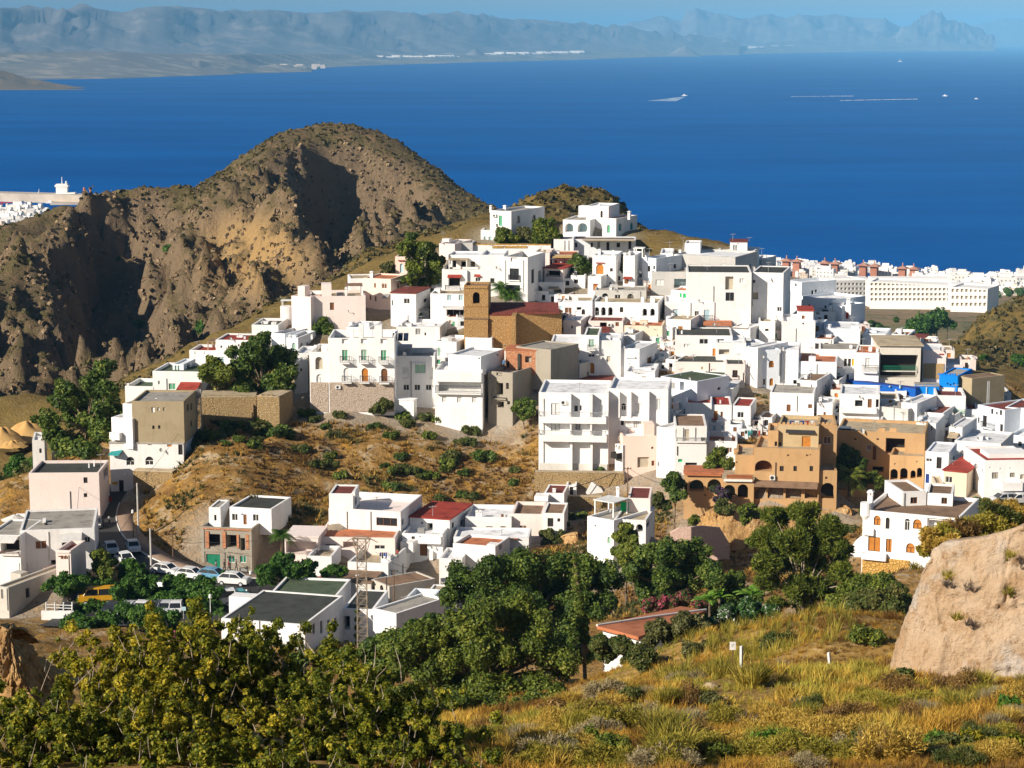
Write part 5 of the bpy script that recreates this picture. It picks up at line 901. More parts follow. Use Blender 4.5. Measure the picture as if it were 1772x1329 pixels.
def mount(x, y):
    z = MT(np.stack([x, y], 1)); nz = (fbm(x / 14 + 2, y / 14, 4, 15) - .5) * 18; bx, by = pxpy(x, y, z); kc = np.clip((by - np.interp(bx, CRX, CRY) - 4) / 55, .06, 1) * (y < 960) * np.clip((800 - bx) / 90, 0, 1)
    for a, wl, P in SPUR:
        bd = np.full(len(x), 1e9); sg = np.zeros(len(x)); ta = np.zeros(len(x)); n_ = len(P) - 1
        for i in range(n_):
            d = P[i + 1] - P[i]; L2 = d @ d; t = np.clip(((x - P[i][0]) * d[0] + (y - P[i][1]) * d[1]) / L2, 0, 1); qx = x - P[i][0] - d[0] * t; qy = y - P[i][1] - d[1] * t; dd = np.hypot(qx, qy); m_ = dd < bd
            bd[m_] = dd[m_]; sg[m_] = (-(d[0] * qy - d[1] * qx))[m_]; ta[m_] = ((i + t) / n_)[m_]
        if P[-1][1] > P[0][1]: sg = -sg
        s = np.where(sg < 0, 1, -1) * bd + nz; z = z + a * kc * np.clip(ta * 4, 0, 1) * np.clip((1 - ta) * 4, 0, 1) * np.where(s < 0, .3 * np.exp(-(s / wl) ** 2), .3 - 1.15 * (1 - np.exp(-(s / 7) ** 2)) * np.exp(-(s / (wl * 1.3)) ** 2))
    u = x * .80 + y * .25; v = y * .5 - x * .25
    g = fbm(u / 34 + 3, v / 95, 5, 21, True) - .62; h = fbm(u / 13, v / 40, 5, 5, True) - .6; c = fbm(u / 5, v / 13, 4, 31, True) - .6
    msk = np.clip((fbm(x / 120 + 9, y / 120, 3, 77) - .30) * 3.2, .12, 1) * np.clip((900 - y + 60) / 180, .25, 1)
    wx = x + (fbm(x / 18, y / 18, 3, 8) - .5) * 16; wy = y + (fbm(x / 18 + 7, y / 18, 3, 9) - .5) * 16
    st = fbm((wx * .9 + wy * .5) / 11, (wy - wx * .4) / 30, 5, 55, True) - .6; rk = np.clip((fbm(x / 70 + 4, y / 70, 3, 99) - .36) * 4, 0, 1) * np.clip((930 - y) / 120, .1, 1)
    return z + kc * msk * (g * 50 + h * 20 + c * 8) + kc * rk * (st * 15 + (fbm(wx / 6, wy / 8, 4, 71, True) - .6) * 18 + (fbm(wx / 2.6, wy / 3.4, 3, 72, True) - .6) * 9.5) + (fbm(x / 8, y / 8, 4, 2) - .5) * 4
def slopeof(fn):
    def f(x, y, z):
        e = 3.0; gx_ = (fn(x + e, y) - fn(x - e, y)) / (2 * e); gy_ = (fn(x, y + e) - fn(x, y - e)) / (2 * e); return np.clip((np.hypot(gx_, gy_) - .66) / .5, 0, 1)
    return f
def ochre(x, y, z):
    px, py = pxpy(x, y, z); a = np.exp(-(((px - 445) / 75) ** 2 + ((py - 440) / 55) ** 2)); return np.clip(a * 1.5, 0, .85) * np.clip(slopeof(mount)(x, y, z) + .2, 0, 1)
grid('mountain', -330, 110, 520, 1080, 1.7, mount, 'mountain', {'rock': lambda x, y, z: slopeof(mount)(x, y, z) * .8, 'ochre': ochre}, sy=1.7)
# shoulder ridge and second hump
SP = [(380,590,455),(440,556,470),(520,515,485),(600,470,505),(680,432,525),(760,402,550),(840,372,580),(905,360,600),(930,342,615),(965,329,625),(1020,330,630),(1060,341,630),(1080,366,622),(1110,400,612),(1150,440,600)]
sx = []; sz = []
for q in SP:
    p = at(*q); sx += [(p[0], p[1]), (p[0] + 10, p[1] - 45), (p[0] + 20, p[1] - 100), (p[0] - 14, p[1] + 60), (p[0] - 30, p[1] + 130)]; sz += [p[2], p[2] - 13, p[2] - 36, p[2] - 24, p[2] - 62]
ST = TPS(sx, sz, 80.0, .003)
shoulder = lambda x, y: ST(np.stack([x, y], 1)) + (fbm(x / 9, y / 9, 5, 44) - .5) * 4.5 + (fbm(x / 26, y / 26, 3, 48, True) - .6) * 4
def hump(x, y): return shoulder(x, y) + np.clip((x - 20) / 15, 0, 1) * (fbm(x / 8, y / 8, 4, 91, True) - .6) * 6 * np.clip((y - 590) / 30, 0, 1)
grid('ridge', -95, 75, 400, 700, 1.6, hump, 'shoulder')
KP = [(1560,655,460),(1640,592,505),(1700,548,530),(1772,513,550),(1860,490,560),(1960,500,560)]; kx = []; kz = []
for q in KP:
    p = at(*q); kx += [(p[0], p[1]), (p[0] - 2, p[1] - 45), (p[0] - 4, p[1] - 100), (p[0] + 14, p[1] + 60), (p[0] + 25, p[1] + 120)]; kz += [p[2], p[2] - 12.5, p[2] - 31, p[2] - 20, p[2] - 50]
KT = TPS(kx, kz, 80.0, .003)
knoll = lambda x, y: KT(np.stack([x, y], 1)) + (fbm(x / 8, y / 8, 5, 54) - .5) * 3
grid('knoll', 70, 200, 395, 660, 1.6, knoll, 'shoulder')
# ------------------------------------------------------------------ coast, sea, far shore
def coastz(x, y):
    x = np.asarray(x, float); y = np.asarray(y, float)
    left = np.interp(y, [380, 520, 700, 900, 1500, 2250, 2700, 2800, 2900], [138, 118, 100, 85, 45, 14, 6, 1, -6])
    right = np.interp(y, [380, 520, 700, 900, 1150, 1500, 1700, 1960, 2010, 2100], [138, 126, 112, 96, 72, 36, 24, 6, 0, -7]); 
    right = right + np.where(x < 330, np.clip((330 - x) / 120, 0, 1) * np.clip((y - 1800) / 200, 0, 1) * 6, 0)
    k = np.clip((x + 330) / 120, 0, 1); return left * (1 - k) + right * k + (fbm(x / 60, y / 60, 4, 66) - .5) * 14 * np.clip((1500 - y) / 500, 0, 1)
grid('coastal_land', -1150, 1150, 380, 2900, 14, coastz, 'coastland')
def quad(name, pts, m, kind='structure'):
    m_ = MB(); m_.poly(pts); return tag(m_.build(name, m), kind=kind)
quad('sea', [(-60000, 300, 0), (60000, 300, 0), (60000, 95000, 0), (-60000, 95000, 0)], 'sea')
def farrange(name, pts, Yb, depth, m, seed, amp, res=160, foot=None):
    """a far range: heights along its crest read from the photo, real relief in front and behind"""
    px = np.array([p[0] for p in pts], float); py = np.array([p[1] for p in pts], float); n = res; PX = np.linspace(px[0], px[-1], n); PY = np.interp(PX, px, py); rows = 22; V = []
    for j in range(rows):
        t = j / (rows - 1); 
        for i in range(n):
            p = at(PX[i], PY[i], Yb(PX[i])); k = math.sin(math.pi * min(1, t / 1.3)) ** 1.3 if t < .65 else 1 - (t - .65) / .35 * .9
            V.append((p[0] * (1 + (t - .65) * depth), p[1] * (1 + (t - .65) * depth), p[2], t))
    V = np.array(V); t = V[:, 3]; k = np.where(t < .65, (t / .65) ** 1.5, 1 - (t - .65) * 2.2); x, y = V[:, 0] / 1000, V[:, 1] / 1000
    z = V[:, 2] * k * (1 + 0) + (fbm(x * 1.3, y * 1.3, 5, seed, True) - .62) * amp * np.clip(k, 0, 1) * np.where(t < .6, 1.0, .25) * np.clip(t * 6, 0, 1)
    z[t < 1e-6] = -20; Vv = np.column_stack([V[:, 0], V[:, 1], z]); i = (np.arange(rows - 1)[:, None] * n + np.arange(n - 1)[None, :]).ravel(); Fq = np.stack([i, i + 1, i + n + 1, i + n], 1)
    return tag(npmesh(name, Vv, Fq, m, smooth=True), kind='structure')
Yr = lambda px: np.interp(px, [-100, 600, 1200, 1800], [19000, 25000, 34000, 44000])
farrange('distant_mountains', [(-80,10),(0,7),(50,10),(90,9),(135,5),(170,11),(210,17),(270,6),(310,6),(340,14),(415,15),(465,14),(525,20),(595,12.5),(640,19),(725,21),(800,20),(886,32),(940,32),(985,35),(1040,42),(1090,47),(1180,60),(1280,72)], Yr, .28, 'farhill', 3, 520)
farrange('distant_mountains_pale', [(1060,52),(1100,40),(1150,29),(1180,36),(1205,14),(1235,21),(1290,28),(1325,25),(1360,33),(1400,26),(1440,27),(1490,25),(1530,34),(1560,46),(1600,60)], lambda p: 42000, .2, 'farhill', 8, 900)
farrange('distant_headland', [(1470,76),(1500,70),(1530,66),(1553,48),(1560,36),(1590,33),(1625,37),(1650,35),(1672,38),(1690,42),(1705,58),(1722,73)], lambda p: 40000, .10, 'farhill', 12, 1500)
farrange('distant_ridge', [(1640,62),(1700,38),(1740,30),(1800,32),(1900,36)], lambda p: 60000, .1, 'farhill', 15, 300)
farrange('distant_plain', [(-80,95),(0,90),(140,88),(300,91),(420,92),(560,93),(700,94),(820,90),(900,88),(1010,86),(1120,82),(1240,80),(1400,79),(1480,80)], lambda p: np.interp(p, [-100, 200, 400, 600, 1000, 1500], [13200, 14000, 15500, 20000, 26000, 42000]), .22, 'farplain', 19, 60)
farrange('distant_cliffs', [(-80,118),(-40,112),(20,108),(50,102),(85,103),(100,111),(140,113),(180,107),(220,113),(262,114),(290,106),(320,113),(345,104),(365,112),(410,107),(425,106),(450,114),(500,111),(520,112),(540,118)], lambda p: np.interp(p, [-100, 300, 540], [13000, 13900, 15500]), .1, 'farplain', 23, 120)
farrange('near_cape', [(-90,114),(-20,120),(0,119),(25,123),(45,130),(70,134),(95,140),(120,144),(150,152)], lambda p: 9800, .06, 'mountain', 27, 160)
for nm, pk in (('sea_stack', [(795,99),(808,92),(822,84),(835,92),(842,100)]), ('sea_stack', [(1155,96),(1175,81),(1186,78),(1200,86),(1212,95)]), ('sea_stack', [(505,117),(515,112),(530,113),(538,119)])):
    farrange(nm, pk, lambda p: np.interp(pk[0][0], [500, 800, 1160], [15000, 22500, 27000]), .02, 'farhill', 33, 80, 24)
# ------------------------------------------------------------------ haze
hz = bpy.data.materials.new('haze'); hz.use_nodes = True; n = hz.node_tree.nodes; n.remove(n["Principled BSDF"]); v = n.new("ShaderNodeVolumePrincipled")
v.inputs["Color"].default_value = (.19, .50, .88, 1); v.inputs["Density"].default_value = 3.9e-5; v.inputs["Anisotropy"].default_value = -0.38
hz.node_tree.links.new(v.outputs[0], n["Material Output"].inputs["Volume"]); M['haze'] = hz
m_ = MB(); m_.hexa([(-61000, -400, -60), (61000, -400, -60), (61000, 96000, -60), (-61000, 96000, -60), (-61000, -400, 1000), (61000, -400, 1000), (61000, 96000, 1000), (-61000, 96000, 1000)])
tag(m_.build('haze', 'haze'), "pale blue haze between the village and the far coast", 'haze', kind='stuff')
# ------------------------------------------------------------------ foliage
def leafmat(name, cols, trans=.25, rough=.55):
    m = bpy.data.materials.new(name); m.use_nodes = True; n = m.node_tree.nodes; L = m.node_tree.links; b = n["Principled BSDF"]
    b.inputs["Roughness"].default_value = rough; b.inputs["Specular IOR Level"].default_value = .25
    a = n.new("ShaderNodeAttribute"); a.attribute_name = 'tint'; r = n.new("ShaderNodeValToRGB"); e = r.color_ramp.elements
    while len(e) < len(cols): e.new(.5)
    for i, c in enumerate(cols): e[i].position = i / (len(cols) - 1); e[i].color = (*c, 1)
    L.new(a.outputs["Fac"], r.inputs[0]); L.new(r.outputs[0], b.inputs["Base Color"])
    t = n.new("ShaderNodeBsdfTranslucent"); L.new(r.outputs[0], t.inputs[0]); mx = n.new("ShaderNodeMixShader"); mx.inputs[0].default_value = trans
    L.new(b.outputs[0], mx.inputs[1]); L.new(t.outputs[0], mx.inputs[2]); L.new(mx.outputs[0], n["Material Output"].inputs[0]); M[name] = m
leafmat('leaf_dark', [(.028, .055, .011), (.06, .105, .016), (.115, .17, .024), (.24, .27, .05)])
leafmat('leaf_mid', [(.045, .07, .01), (.09, .13, .016), (.16, .195, .024), (.30, .29, .05)])
leafmat('leaf_pine', [(.045, .07, .012), (.09, .125, .015), (.16, .19, .022), (.26, .27, .04)])
leafmat('leaf_olive', [(.05, .055, .02), (.09, .095, .025), (.15, .15, .05), (.24, .23, .10)])
leafmat('leaf_fig', [(.07, .09, .010), (.21, .215, .016), (.44, .36, .025), (.70, .53, .05)], .45)
leafmat('leaf_figgreen', [(.05, .08, .010), (.13, .16, .014), (.29, .285, .02), (.58, .47, .05)], .45)
leafmat('leaf_bright', [(.04, .12, .015), (.08, .19, .02), (.14, .26, .03), (.25, .34, .06)], .35)
leafmat('leaf_park', [(.022, .065, .010), (.04, .105, .014), (.075, .16, .02), (.13, .22, .03)])
leafmat('leaf_bush', [(.045, .07, .014), (.075, .10, .02), (.12, .125, .03), (.20, .17, .05)])
leafmat('leaf_dry', [(.09, .055, .02), (.17, .10, .03), (.28, .165, .045), (.40, .25, .08)], .2)
leafmat('leaf_red', [(.05, .02, .02), (.10, .035, .03), (.05, .06, .02), (.16, .06, .05)])
leafmat('leaf_scrub', [(.07, .065, .024), (.10, .085, .03), (.15, .12, .04), (.20, .15, .06)])
leafmat('flower_pink', [(.03, .07, .015), (.05, .10, .02), (.35, .05, .09), (.5, .14, .2)])
leafmat('flower_white', [(.02, .06, .012), (.04, .10, .02), (.06, .13, .02), (.75, .75, .70)])
leafmat('flower_purple', [(.03, .05, .02), (.05, .07, .02), (.10, .03, .12), (.16, .05, .2)])
leafmat('grass', [(.15, .075, .018), (.28, .15, .025), (.44, .25, .03), (.58, .36, .06), (.44, .36, .055), (.26, .26, .035)], .3, .7)
leafmat('grass_gold', [(.28, .175, .03), (.42, .275, .045), (.54, .38, .07), (.62, .47, .12)], .3, .7)
leafmat('grass_green', [(.15, .14, .02), (.25, .22, .028), (.36, .30, .04), (.48, .38, .07)], .3, .7)
leafmat('grass_grey', [(.20, .15, .08), (.30, .24, .13), (.40, .33, .19), (.30, .27, .10)], .3, .7)
leafmat('slope_scrub', [(.10, .055, .02), (.17, .09, .025), (.30, .17, .03), (.42, .25, .05), (.10, .10, .03), (.06, .075, .02)], .2, .8)
mat('bark', [(.3, (.10, .07, .045)), (.7, (.24, .18, .12))], 3, .95, bump=.6, stretch=(1, 1, .3))
mat('palebark', [(.3, (.26, .20, .15)), (.7, (.48, .40, .32))], 3, .95, bump=.6, stretch=(1, 1, .3))
def leaves(name, C, Rr, n, leaf, m, parent=None, rng=None, flat=1.0, needle=False, fold=False, hard=.72, dens=None, up=.35, clump=.0):
    """n leaf faces spread through the outer shell of a cluster of blobs (centres C, radii Rr)"""
    rng = rng or np.random.default_rng(1); C = np.asarray(C, float); Rr = np.asarray(Rr, float); org = np.array(parent_origin(parent)) if parent is not None else np.zeros(3)
    w_ = Rr ** 2; w_ = w_ / w_.sum(); j = rng.choice(len(C), int(n * 1.5), p=w_); d = rng.normal(size=(len(j), 3)); d /= np.linalg.norm(d, axis=1)[:, None]
    rad = hard + (1.22 - hard) * rng.random(len(j)) ** .75; inner = rng.random(len(j)) < .16; rad[inner] *= .7
    lump = .62 + .72 * fbm(d[:, 0] * 2.6 + j * 7.3, d[:, 1] * 2.6 + d[:, 2] * 3.4, 3, 5)
    P = C[j] + d * (Rr[j] * rad * lump)[:, None] * np.array([1, 1, flat])
    keep = np.ones(len(P), bool)
    for k in range(len(C)):
        q = (P - C[k]) / np.array([1, 1, flat]); keep &= ~((np.linalg.norm(q, axis=1) < Rr[k] * .58) & (j != k))
    P = P[keep][:n]; d = d[keep][:n]; n = len(P); nk = n
    N = d * .75 + rng.normal(size=(n, 3)) * .55 + np.array([0, 0, up]); N /= np.linalg.norm(N, axis=1)[:, None]
    T = np.cross(N, rng.normal(size=(n, 3))); T /= np.linalg.norm(T, axis=1)[:, None]
    if needle: T = d * .8 + rng.normal(size=(n, 3)) * .5 + np.array([0, 0, .3]); T /= np.linalg.norm(T, axis=1)[:, None]; N = np.cross(T, rng.normal(size=(n, 3))); N /= np.linalg.norm(N, axis=1)[:, None]
    Bv = np.cross(N, T); s = leaf * (.6 + .8 * rng.random(n)); asp = .22 if needle else .55
    a, b = T * s[:, None], Bv * (s * asp)[:, None]
    jt = j[keep][:n]
    tint = np.clip((rng.random(len(C))[jt] - .5) * .4 + rng.beta(2, 2.6, n) + (fbm(P[:, 0] / (Rr.mean() * .9), P[:, 1] / (Rr.mean() * .9) + P[:, 2] / Rr.mean(), 2, 8) - .5) * .5, 0, 1)
    P = P - org
    if fold:
        up_ = N * (s * .16)[:, None]; V = np.stack([P - a, P - a * .1 + b + up_, P + a, P - a * .1 - b + up_], 1).reshape(-1, 3); i = np.arange(n) * 4
        Fq = np.vstack([np.stack([i, i + 2, i + 1], 1), np.stack([i, i + 3, i + 2], 1)]); tint = np.concatenate([tint, tint])
    else:
        V = np.stack([P - a, P + b, P + a, P - b], 1).reshape(-1, 3); i = np.arange(n) * 4; Fq = np.stack([i, i + 1, i + 2, i + 3], 1)
    return npmesh(name, V, Fq, m, parent, {'tint': ('FACE', tint)})
TR = np.random.default_rng(42)
def tree(label, name, cat, px, py, Y, blobs, leaf, n, m, group=None, trunk=True, r=.22, bark='bark', flat=1.0, needle=False, fold=False, sub_=6, jit=.7, lean=0, on=None, hard=.72, branches=True):
    """blobs: (px, py, radius px) seen in the photo at distance Y; each is broken into smaller clumps at varied depth"""
    g = at(px, py, Y); z0 = gz1(g[0], g[1]) if on is None else g[2]; root = empty(name, (g[0], g[1], z0), label, cat, group); C = []; Rr = []
    for (bx, by, br) in blobs:
        c = at(bx, by, Y); R0 = br * Y / F; c[1] += TR.normal() * R0 * jit; C.append(c); Rr.append(R0 * .66)
        for k in range(sub_):
            d = TR.normal(size=3); d /= np.linalg.norm(d); d[2] = abs(d[2]) * .8 - .15; C.append(c + d * R0 * (.5 + .55 * TR.random())); Rr.append(R0 * (.16 + .30 * TR.random()))
    leaves('crown' if trunk else 'foliage', C, Rr, int(n * 1.9), leaf * .7, m, root, TR, flat, needle, fold, hard)
    if trunk:
        mb = MB(); base = np.array([g[0], g[1], z0 - .3]); top = np.mean(np.array(C), 0); mid = base + (top - base) * .55 + np.array([TR.normal() * .2, TR.normal() * .2, 0])
        mb.path([base, base + (mid - base) * .5 + [TR.normal() * .08, 0, 0], mid], r, r * .7, 8)
        if branches:
            for c in C[::(sub_ + 1)]: q = mid + (c - mid) * .5 + np.array([0, 0, .1]) + TR.normal(size=3) * .15; mb.path([mid, q, c], r * .45, r * .12, 5)
        mb.build('trunk', bark, root, smooth=True)
    return root
# --- large trees in the village
tree("tall dark eucalyptus with two peaks at the left end of the village", 'eucalyptus_tree', 'tree', 150, 800, 316, [(178,640,22),(165,665,25),(195,670,22),(185,700,30),(205,715,22),(118,672,20),(105,695,26),(130,690,24),(90,720,25),(120,725,32),(150,730,32),(180,745,32),(90,755,22),(115,770,30),(150,775,32),(185,780,22),(165,648,12),(178,632,11),(112,790,16)], .42, 14000, 'leaf_dark', r=.4, jit=.8, lean=0)
tree("broad dark tree on the walled terrace, tallest of the pair", 'terrace_tree', 'tree', 455, 692, 324, [(455,590,22),(430,608,24),(415,640,26),(445,635,30),(480,620,26),(490,650,26),(470,665,26),(425,668,24),(500,635,16),(400,612,14),(450,612,22),(498,668,14),(440,684,16)], .38, 12000, 'leaf_dark', r=.35)
tree("smaller round pine on the walled terrace", 'terrace_tree', 'tree', 378, 690, 322, [(372,632,18),(360,645,19),(385,645,21),(378,660,20),(352,640,10)], .36, 4500, 'leaf_pine', r=.2)
tree("big rounded pine beside the pink houses on the upper slope", 'pine_tree', 'tree', 742, 508, 372, [(735,432,20),(715,440,22),(745,455,22),(720,465,20),(752,478,18),(735,490,15),(712,482,14),(700,430,14),(757,462,12)], .42, 9000, 'leaf_pine', r=.35, bark='palebark')
tree("dark conifer rising behind the rounded pine", 'conifer_tree', 'tree', 712, 480, 388, [(713,410,10),(706,425,14),(720,430,14),(700,440,14),(715,445,18)], .42, 3500, 'leaf_dark', r=.25)
tree("bush tree left of the slim pink house", 'small_tree', 'tree', 672, 478, 384, [(672,462,12),(668,472,10),(680,470,8)], .36, 1500, 'leaf_olive', r=.12)
tree("dark brown bush against the white garage house", 'shrub', 'shrub', 757, 552, 366, [(757,528,14),(752,540,13),(762,542,12)], .3, 2500, 'leaf_red', trunk=False)
tree("round bright green tree right of the summit house", 'summit_tree', 'tree', 944, 428, 393, [(942,392,18),(930,405,15),(955,404,16),(942,412,20),(965,412,9)], .36, 5500, 'leaf_mid', r=.2)
tree("green bush tree in front of the summit house", 'summit_tree', 'tree', 878, 426, 393, [(872,402,12),(866,412,11),(884,412,12),(878,416,12)], .36, 3200, 'leaf_mid', r=.15)
tree("olive brown tree between the two green summit trees", 'summit_tree', 'tree', 906, 426, 394, [(905,402,12),(898,412,12),(915,412,12)], .34, 2400, 'leaf_olive', r=.15)
tree("dark tree climbing the terrace next to the little red roofed house", 'terrace_tree', 'tree', 1000, 505, 378, [(1002,452,15),(990,462,14),(1012,462,14),(1000,470,16),(1004,484,12),(1006,496,9)], .36, 4500, 'leaf_dark', r=.18)
tree("narrow creeper climbing between two white houses", 'creeper', 'plant', 1073, 500, 381, [(1072,448,9),(1072,462,11),(1076,474,9),(1073,488,6),(1073,498,5)], .28, 2200, 'leaf_bush', trunk=False)
tree("dark thin conifer on the skyline right of the summit villa", 'conifer_tree', 'tree', 1228, 436, 410, [(1226,418,4),(1228,426,5),(1229,432,6)], .3, 500, 'leaf_dark', r=.1)
tree("shrubs on the ledge right of the summit villa", 'shrub', 'shrub', 1125, 428, 412, [(1112,418,10),(1122,424,11),(1132,428,10),(1105,425,8),(1160,432,9),(1180,436,9),(1200,438,8),(1145,430,9)], .34, 2400, 'leaf_bush', trunk=False)
tree("dark green tree in the courtyard left of the mansion", 'courtyard_tree', 'tree', 556, 580, 358, [(556,560,12),(548,568,11),(566,570,12),(578,576,8)], .34, 2600, 'leaf_dark', r=.15)
tree("brown green bush left of the round stone bastion", 'shrub', 'shrub', 622, 556, 368, [(625,540,11),(616,548,12),(630,552,10)], .3, 1800, 'leaf_olive', trunk=False)
tree("leafy tree growing beside the unfinished grey house", 'small_tree', 'tree', 908, 722, 320, [(910,698,15),(900,706,13),(918,708,12),(908,718,12)], .3, 3000, 'leaf_dark', r=.12)
tree("bright green bush at the foot of the mansion base", 'shrub', 'shrub', 662, 712, 322, [(664,698,12),(654,704,11),(674,700,10),(648,710,8),(660,710,10)], .28, 2600, 'leaf_bush', trunk=False)
tree("bright green tree beside the ochre villa", 'garden_tree', 'tree', 1245, 820, 292, [(1250,785,13),(1240,800,17),(1257,803,15),(1228,806,13),(1245,812,16)], .3, 4200, 'leaf_mid', r=.15)
tree("dark round tree left of the tan arcade", 'garden_tree', 'tree', 1168, 865, 284, [(1168,828,14),(1160,840,15),(1176,842,15),(1168,852,16)], .3, 3800, 'leaf_dark', r=.15)
tree("sprawling cactus like shrub below the dark round tree", 'shrub', 'shrub', 1140, 885, 278, [(1140,868,14),(1152,876,12),(1128,874,10)], .3, 2200, 'leaf_bush', trunk=False)
tree("purple flowered bougainvillea hanging over the lower arcade", 'bougainvillea', 'shrub', 1248, 870, 283, [(1240,846,11),(1250,852,12),(1258,858,10),(1246,866,12)], .26, 2600, 'flower_purple', trunk=False)
tree("green shrub at the foot of the lower arcade", 'shrub', 'shrub', 1256, 890, 280, [(1252,874,13),(1262,880,13),(1244,882,10)], .28, 2200, 'leaf_bush', trunk=False)
tree("leafy prickly pear thicket below the veranda of the tan villa", 'cactus', 'plant', 1295, 905, 272, [(1286,882,13),(1300,886,14),(1312,892,12),(1290,898,12)], .3, 2400, 'leaf_mid', trunk=False)
tree("dark bush behind the palm of the tan villa", 'shrub', 'shrub', 1515, 850, 290, [(1505,828,14),(1520,834,14),(1530,842,10),(1490,838,12)], .3, 3000, 'leaf_mid', trunk=False)
tree("round dark green tree behind the fan shaped palm", 'garden_tree', 'tree', 1475, 850, 294, [(1470,790,18),(1486,800,16),(1460,805,16),(1478,815,20)], .32, 4200, 'leaf_dark', r=.16)
tree("dark rounded hedge tree beside the unfinished brick house", 'garden_tree', 'tree', 500, 1028, 258, [(465,985,18),(490,975,20),(515,980,20),(530,990,18),(500,1000,24),(470,1004,20),(540,1002,12),(455,1000,12)], .3, 9000, 'leaf_park', r=.2)
tree("small green shrub right of the rounded hedge tree", 'shrub', 'shrub', 580, 1000, 258, [(575,988,12),(588,992,12),(562,994,10)], .28, 1800, 'leaf_park', trunk=False)
tree("dark conifer against the white house with the green door", 'conifer_tree', 'tree', 1085, 975, 225, [(1085,912,12),(1078,928,17),(1093,928,15),(1085,945,20),(1075,955,17),(1098,955,16),(1086,968,20)], .26, 7000, 'leaf_pine', r=.18, needle=False)
# car park trees (clipped flat), one group
pk = [(150,1062),(200,1066),(262,1062),(310,1064),(355,1058),(118,1018),(150,1025),(190,1028),(230,1022),(272,1030),(312,1022),(352,1030),(392,1018),(250,1042),(330,1045),(205,1045),(165,1042),(290,1048)]
for i, (x, y) in enumerate(pk):
    y -= 8; tree("clipped flat topped tree in the row shading the car park", 'car_park_tree', 'tree', x, y + 38, 252 if i < 5 else 262 - i % 3 * 4, [(x - 18, y, 21), (x, y - 6, 23), (x + 18, y, 21), (x + 6, y + 8, 20), (x - 8, y + 8, 20)], .28, 3000, 'leaf_park', group='clipped trees in the car park', r=.14, flat=.75)
tree("tall hedge tree beside the small concrete tower", 'garden_tree', 'tree', 178, 1000, 260, [(168,960,13),(178,965,15),(170,980,15),(188,975,12),(182,988,15)], .28, 4000, 'leaf_mid', r=.14)
tree("dark round tree by the parked silver cars", 'garden_tree', 'tree', 228, 1016, 262, [(225,975,16),(215,988,16),(240,985,16),(228,998,18),(250,995,10)], .28, 4500, 'leaf_park', r=.16)
tree("low green hedge along the near side of the car park", 'hedge', 'shrub', 250, 1110, 232, [(185,1072,24),(215,1066,24),(245,1068,26),(275,1068,24),(300,1066,20),(150,1074,22),(200,1096,22),(235,1098,22),(270,1096,22),(160,1086,22),(128,1082,20),(300,1095,20),(110,1090,18),(330,1096,16)], .26, 8000, 'leaf_park', trunk=False)
tree("rounded shrub at the right end of the car park", 'shrub', 'shrub', 345, 1080, 240, [(335,1066,14),(352,1066,13),(345,1072,14)], .26, 2600, 'leaf_bush', trunk=False)
tree("pink and white flowering bushes below the car park", 'flower_bush', 'shrub', 315, 1112, 225, [(330,1090,12),(305,1098,10),(345,1095,10),(318,1105,12)], .24, 2400, 'flower_pink', trunk=False)
# mid-ground tree mass
tree("large dark carob tree in the middle of the picture", 'carob_tree', 'tree', 905, 1100, 180, [(800,1005,40),(850,985,42),(905,978,44),(955,985,40),(1005,1000,42),(1045,1010,34),(830,1035,44),(885,1030,50),(945,1035,50),(1000,1045,46),(780,1030,28),(1040,1045,30),(920,1070,44),(980,1075,40)], .22, 30000, 'leaf_dark', r=.4, hard=.6)
tree("yellowish rounded tree in front of the dark carob", 'carob_tree', 'tree', 850, 1215, 135, [(700,1120,36),(740,1100,38),(790,1085,42),(840,1070,42),(890,1078,44),(935,1095,42),(770,1140,50),(830,1125,55),(890,1135,55),(950,1140,44),(740,1160,40),(800,1190,50),(870,1195,54),(935,1190,46),(690,1160,34),(975,1170,32),(905,1230,36),(840,1235,36)], .16, 42000, 'leaf_mid', r=.35, hard=.6)
tree("dark hedge tree in front of the white foreground block", 'garden_tree', 'tree', 660, 1180, 150, [(600,1135,24),(640,1125,28),(680,1105,30),(720,1090,26),(560,1142,22),(520,1140,20),(745,1078,20),(700,1130,30),(655,1150,28)], .18, 14000, 'leaf_dark', r=.2)
tree("dense dark rounded tree below the pink block wall", 'laurel_tree', 'tree', 1165, 1060, 200, [(1120,965,30),(1160,955,34),(1200,965,32),(1230,980,24),(1110,1000,32),(1150,1000,38),(1195,1005,38),(1235,1010,24),(1170,1035,30),(1090,985,20),(1125,1035,26)], .22, 20000, 'leaf_dark', r=.3, hard=.62)
tree("large feathery pine with two pale trunks", 'pine_tree', 'tree', 1392, 1100, 172, [(1350,905,28),(1395,895,30),(1430,910,28),(1330,935,30),(1375,935,36),(1420,940,36),(1455,950,26),(1320,970,28),(1360,975,36),(1410,980,38),(1450,985,30),(1480,1000,20),(1330,1005,26),(1375,1015,32),(1420,1020,32),(1460,1030,22),(1310,940,16),(1345,1045,18),(1400,1050,20),(1340,890,14),(1385,882,14)], .27, 62000, 'leaf_pine', r=.14, bark='palebark', needle=True, hard=.25, sub_=6)
m_ = MB(); pr = col.objects[-1] if False else None
_pine = [o for o in bpy.data.objects if o.get('label', '').startswith('large feathery pine')][0]
for bx, tx, k in ((1383, 1384, 0), (1397, 1402, .3), (1376, 1378, .8)):
    a = at(bx, 1108, 172 + k); b_ = at(tx, 1010, 172 + k); m_.path([a - [0, 0, 1], a + (b_ - a) * .5 + [.1, 0, 0], b_], .17 if k < .5 else .08, .11, 8)
m_.build('bare_trunk', 'palebark', _pine, smooth=True)
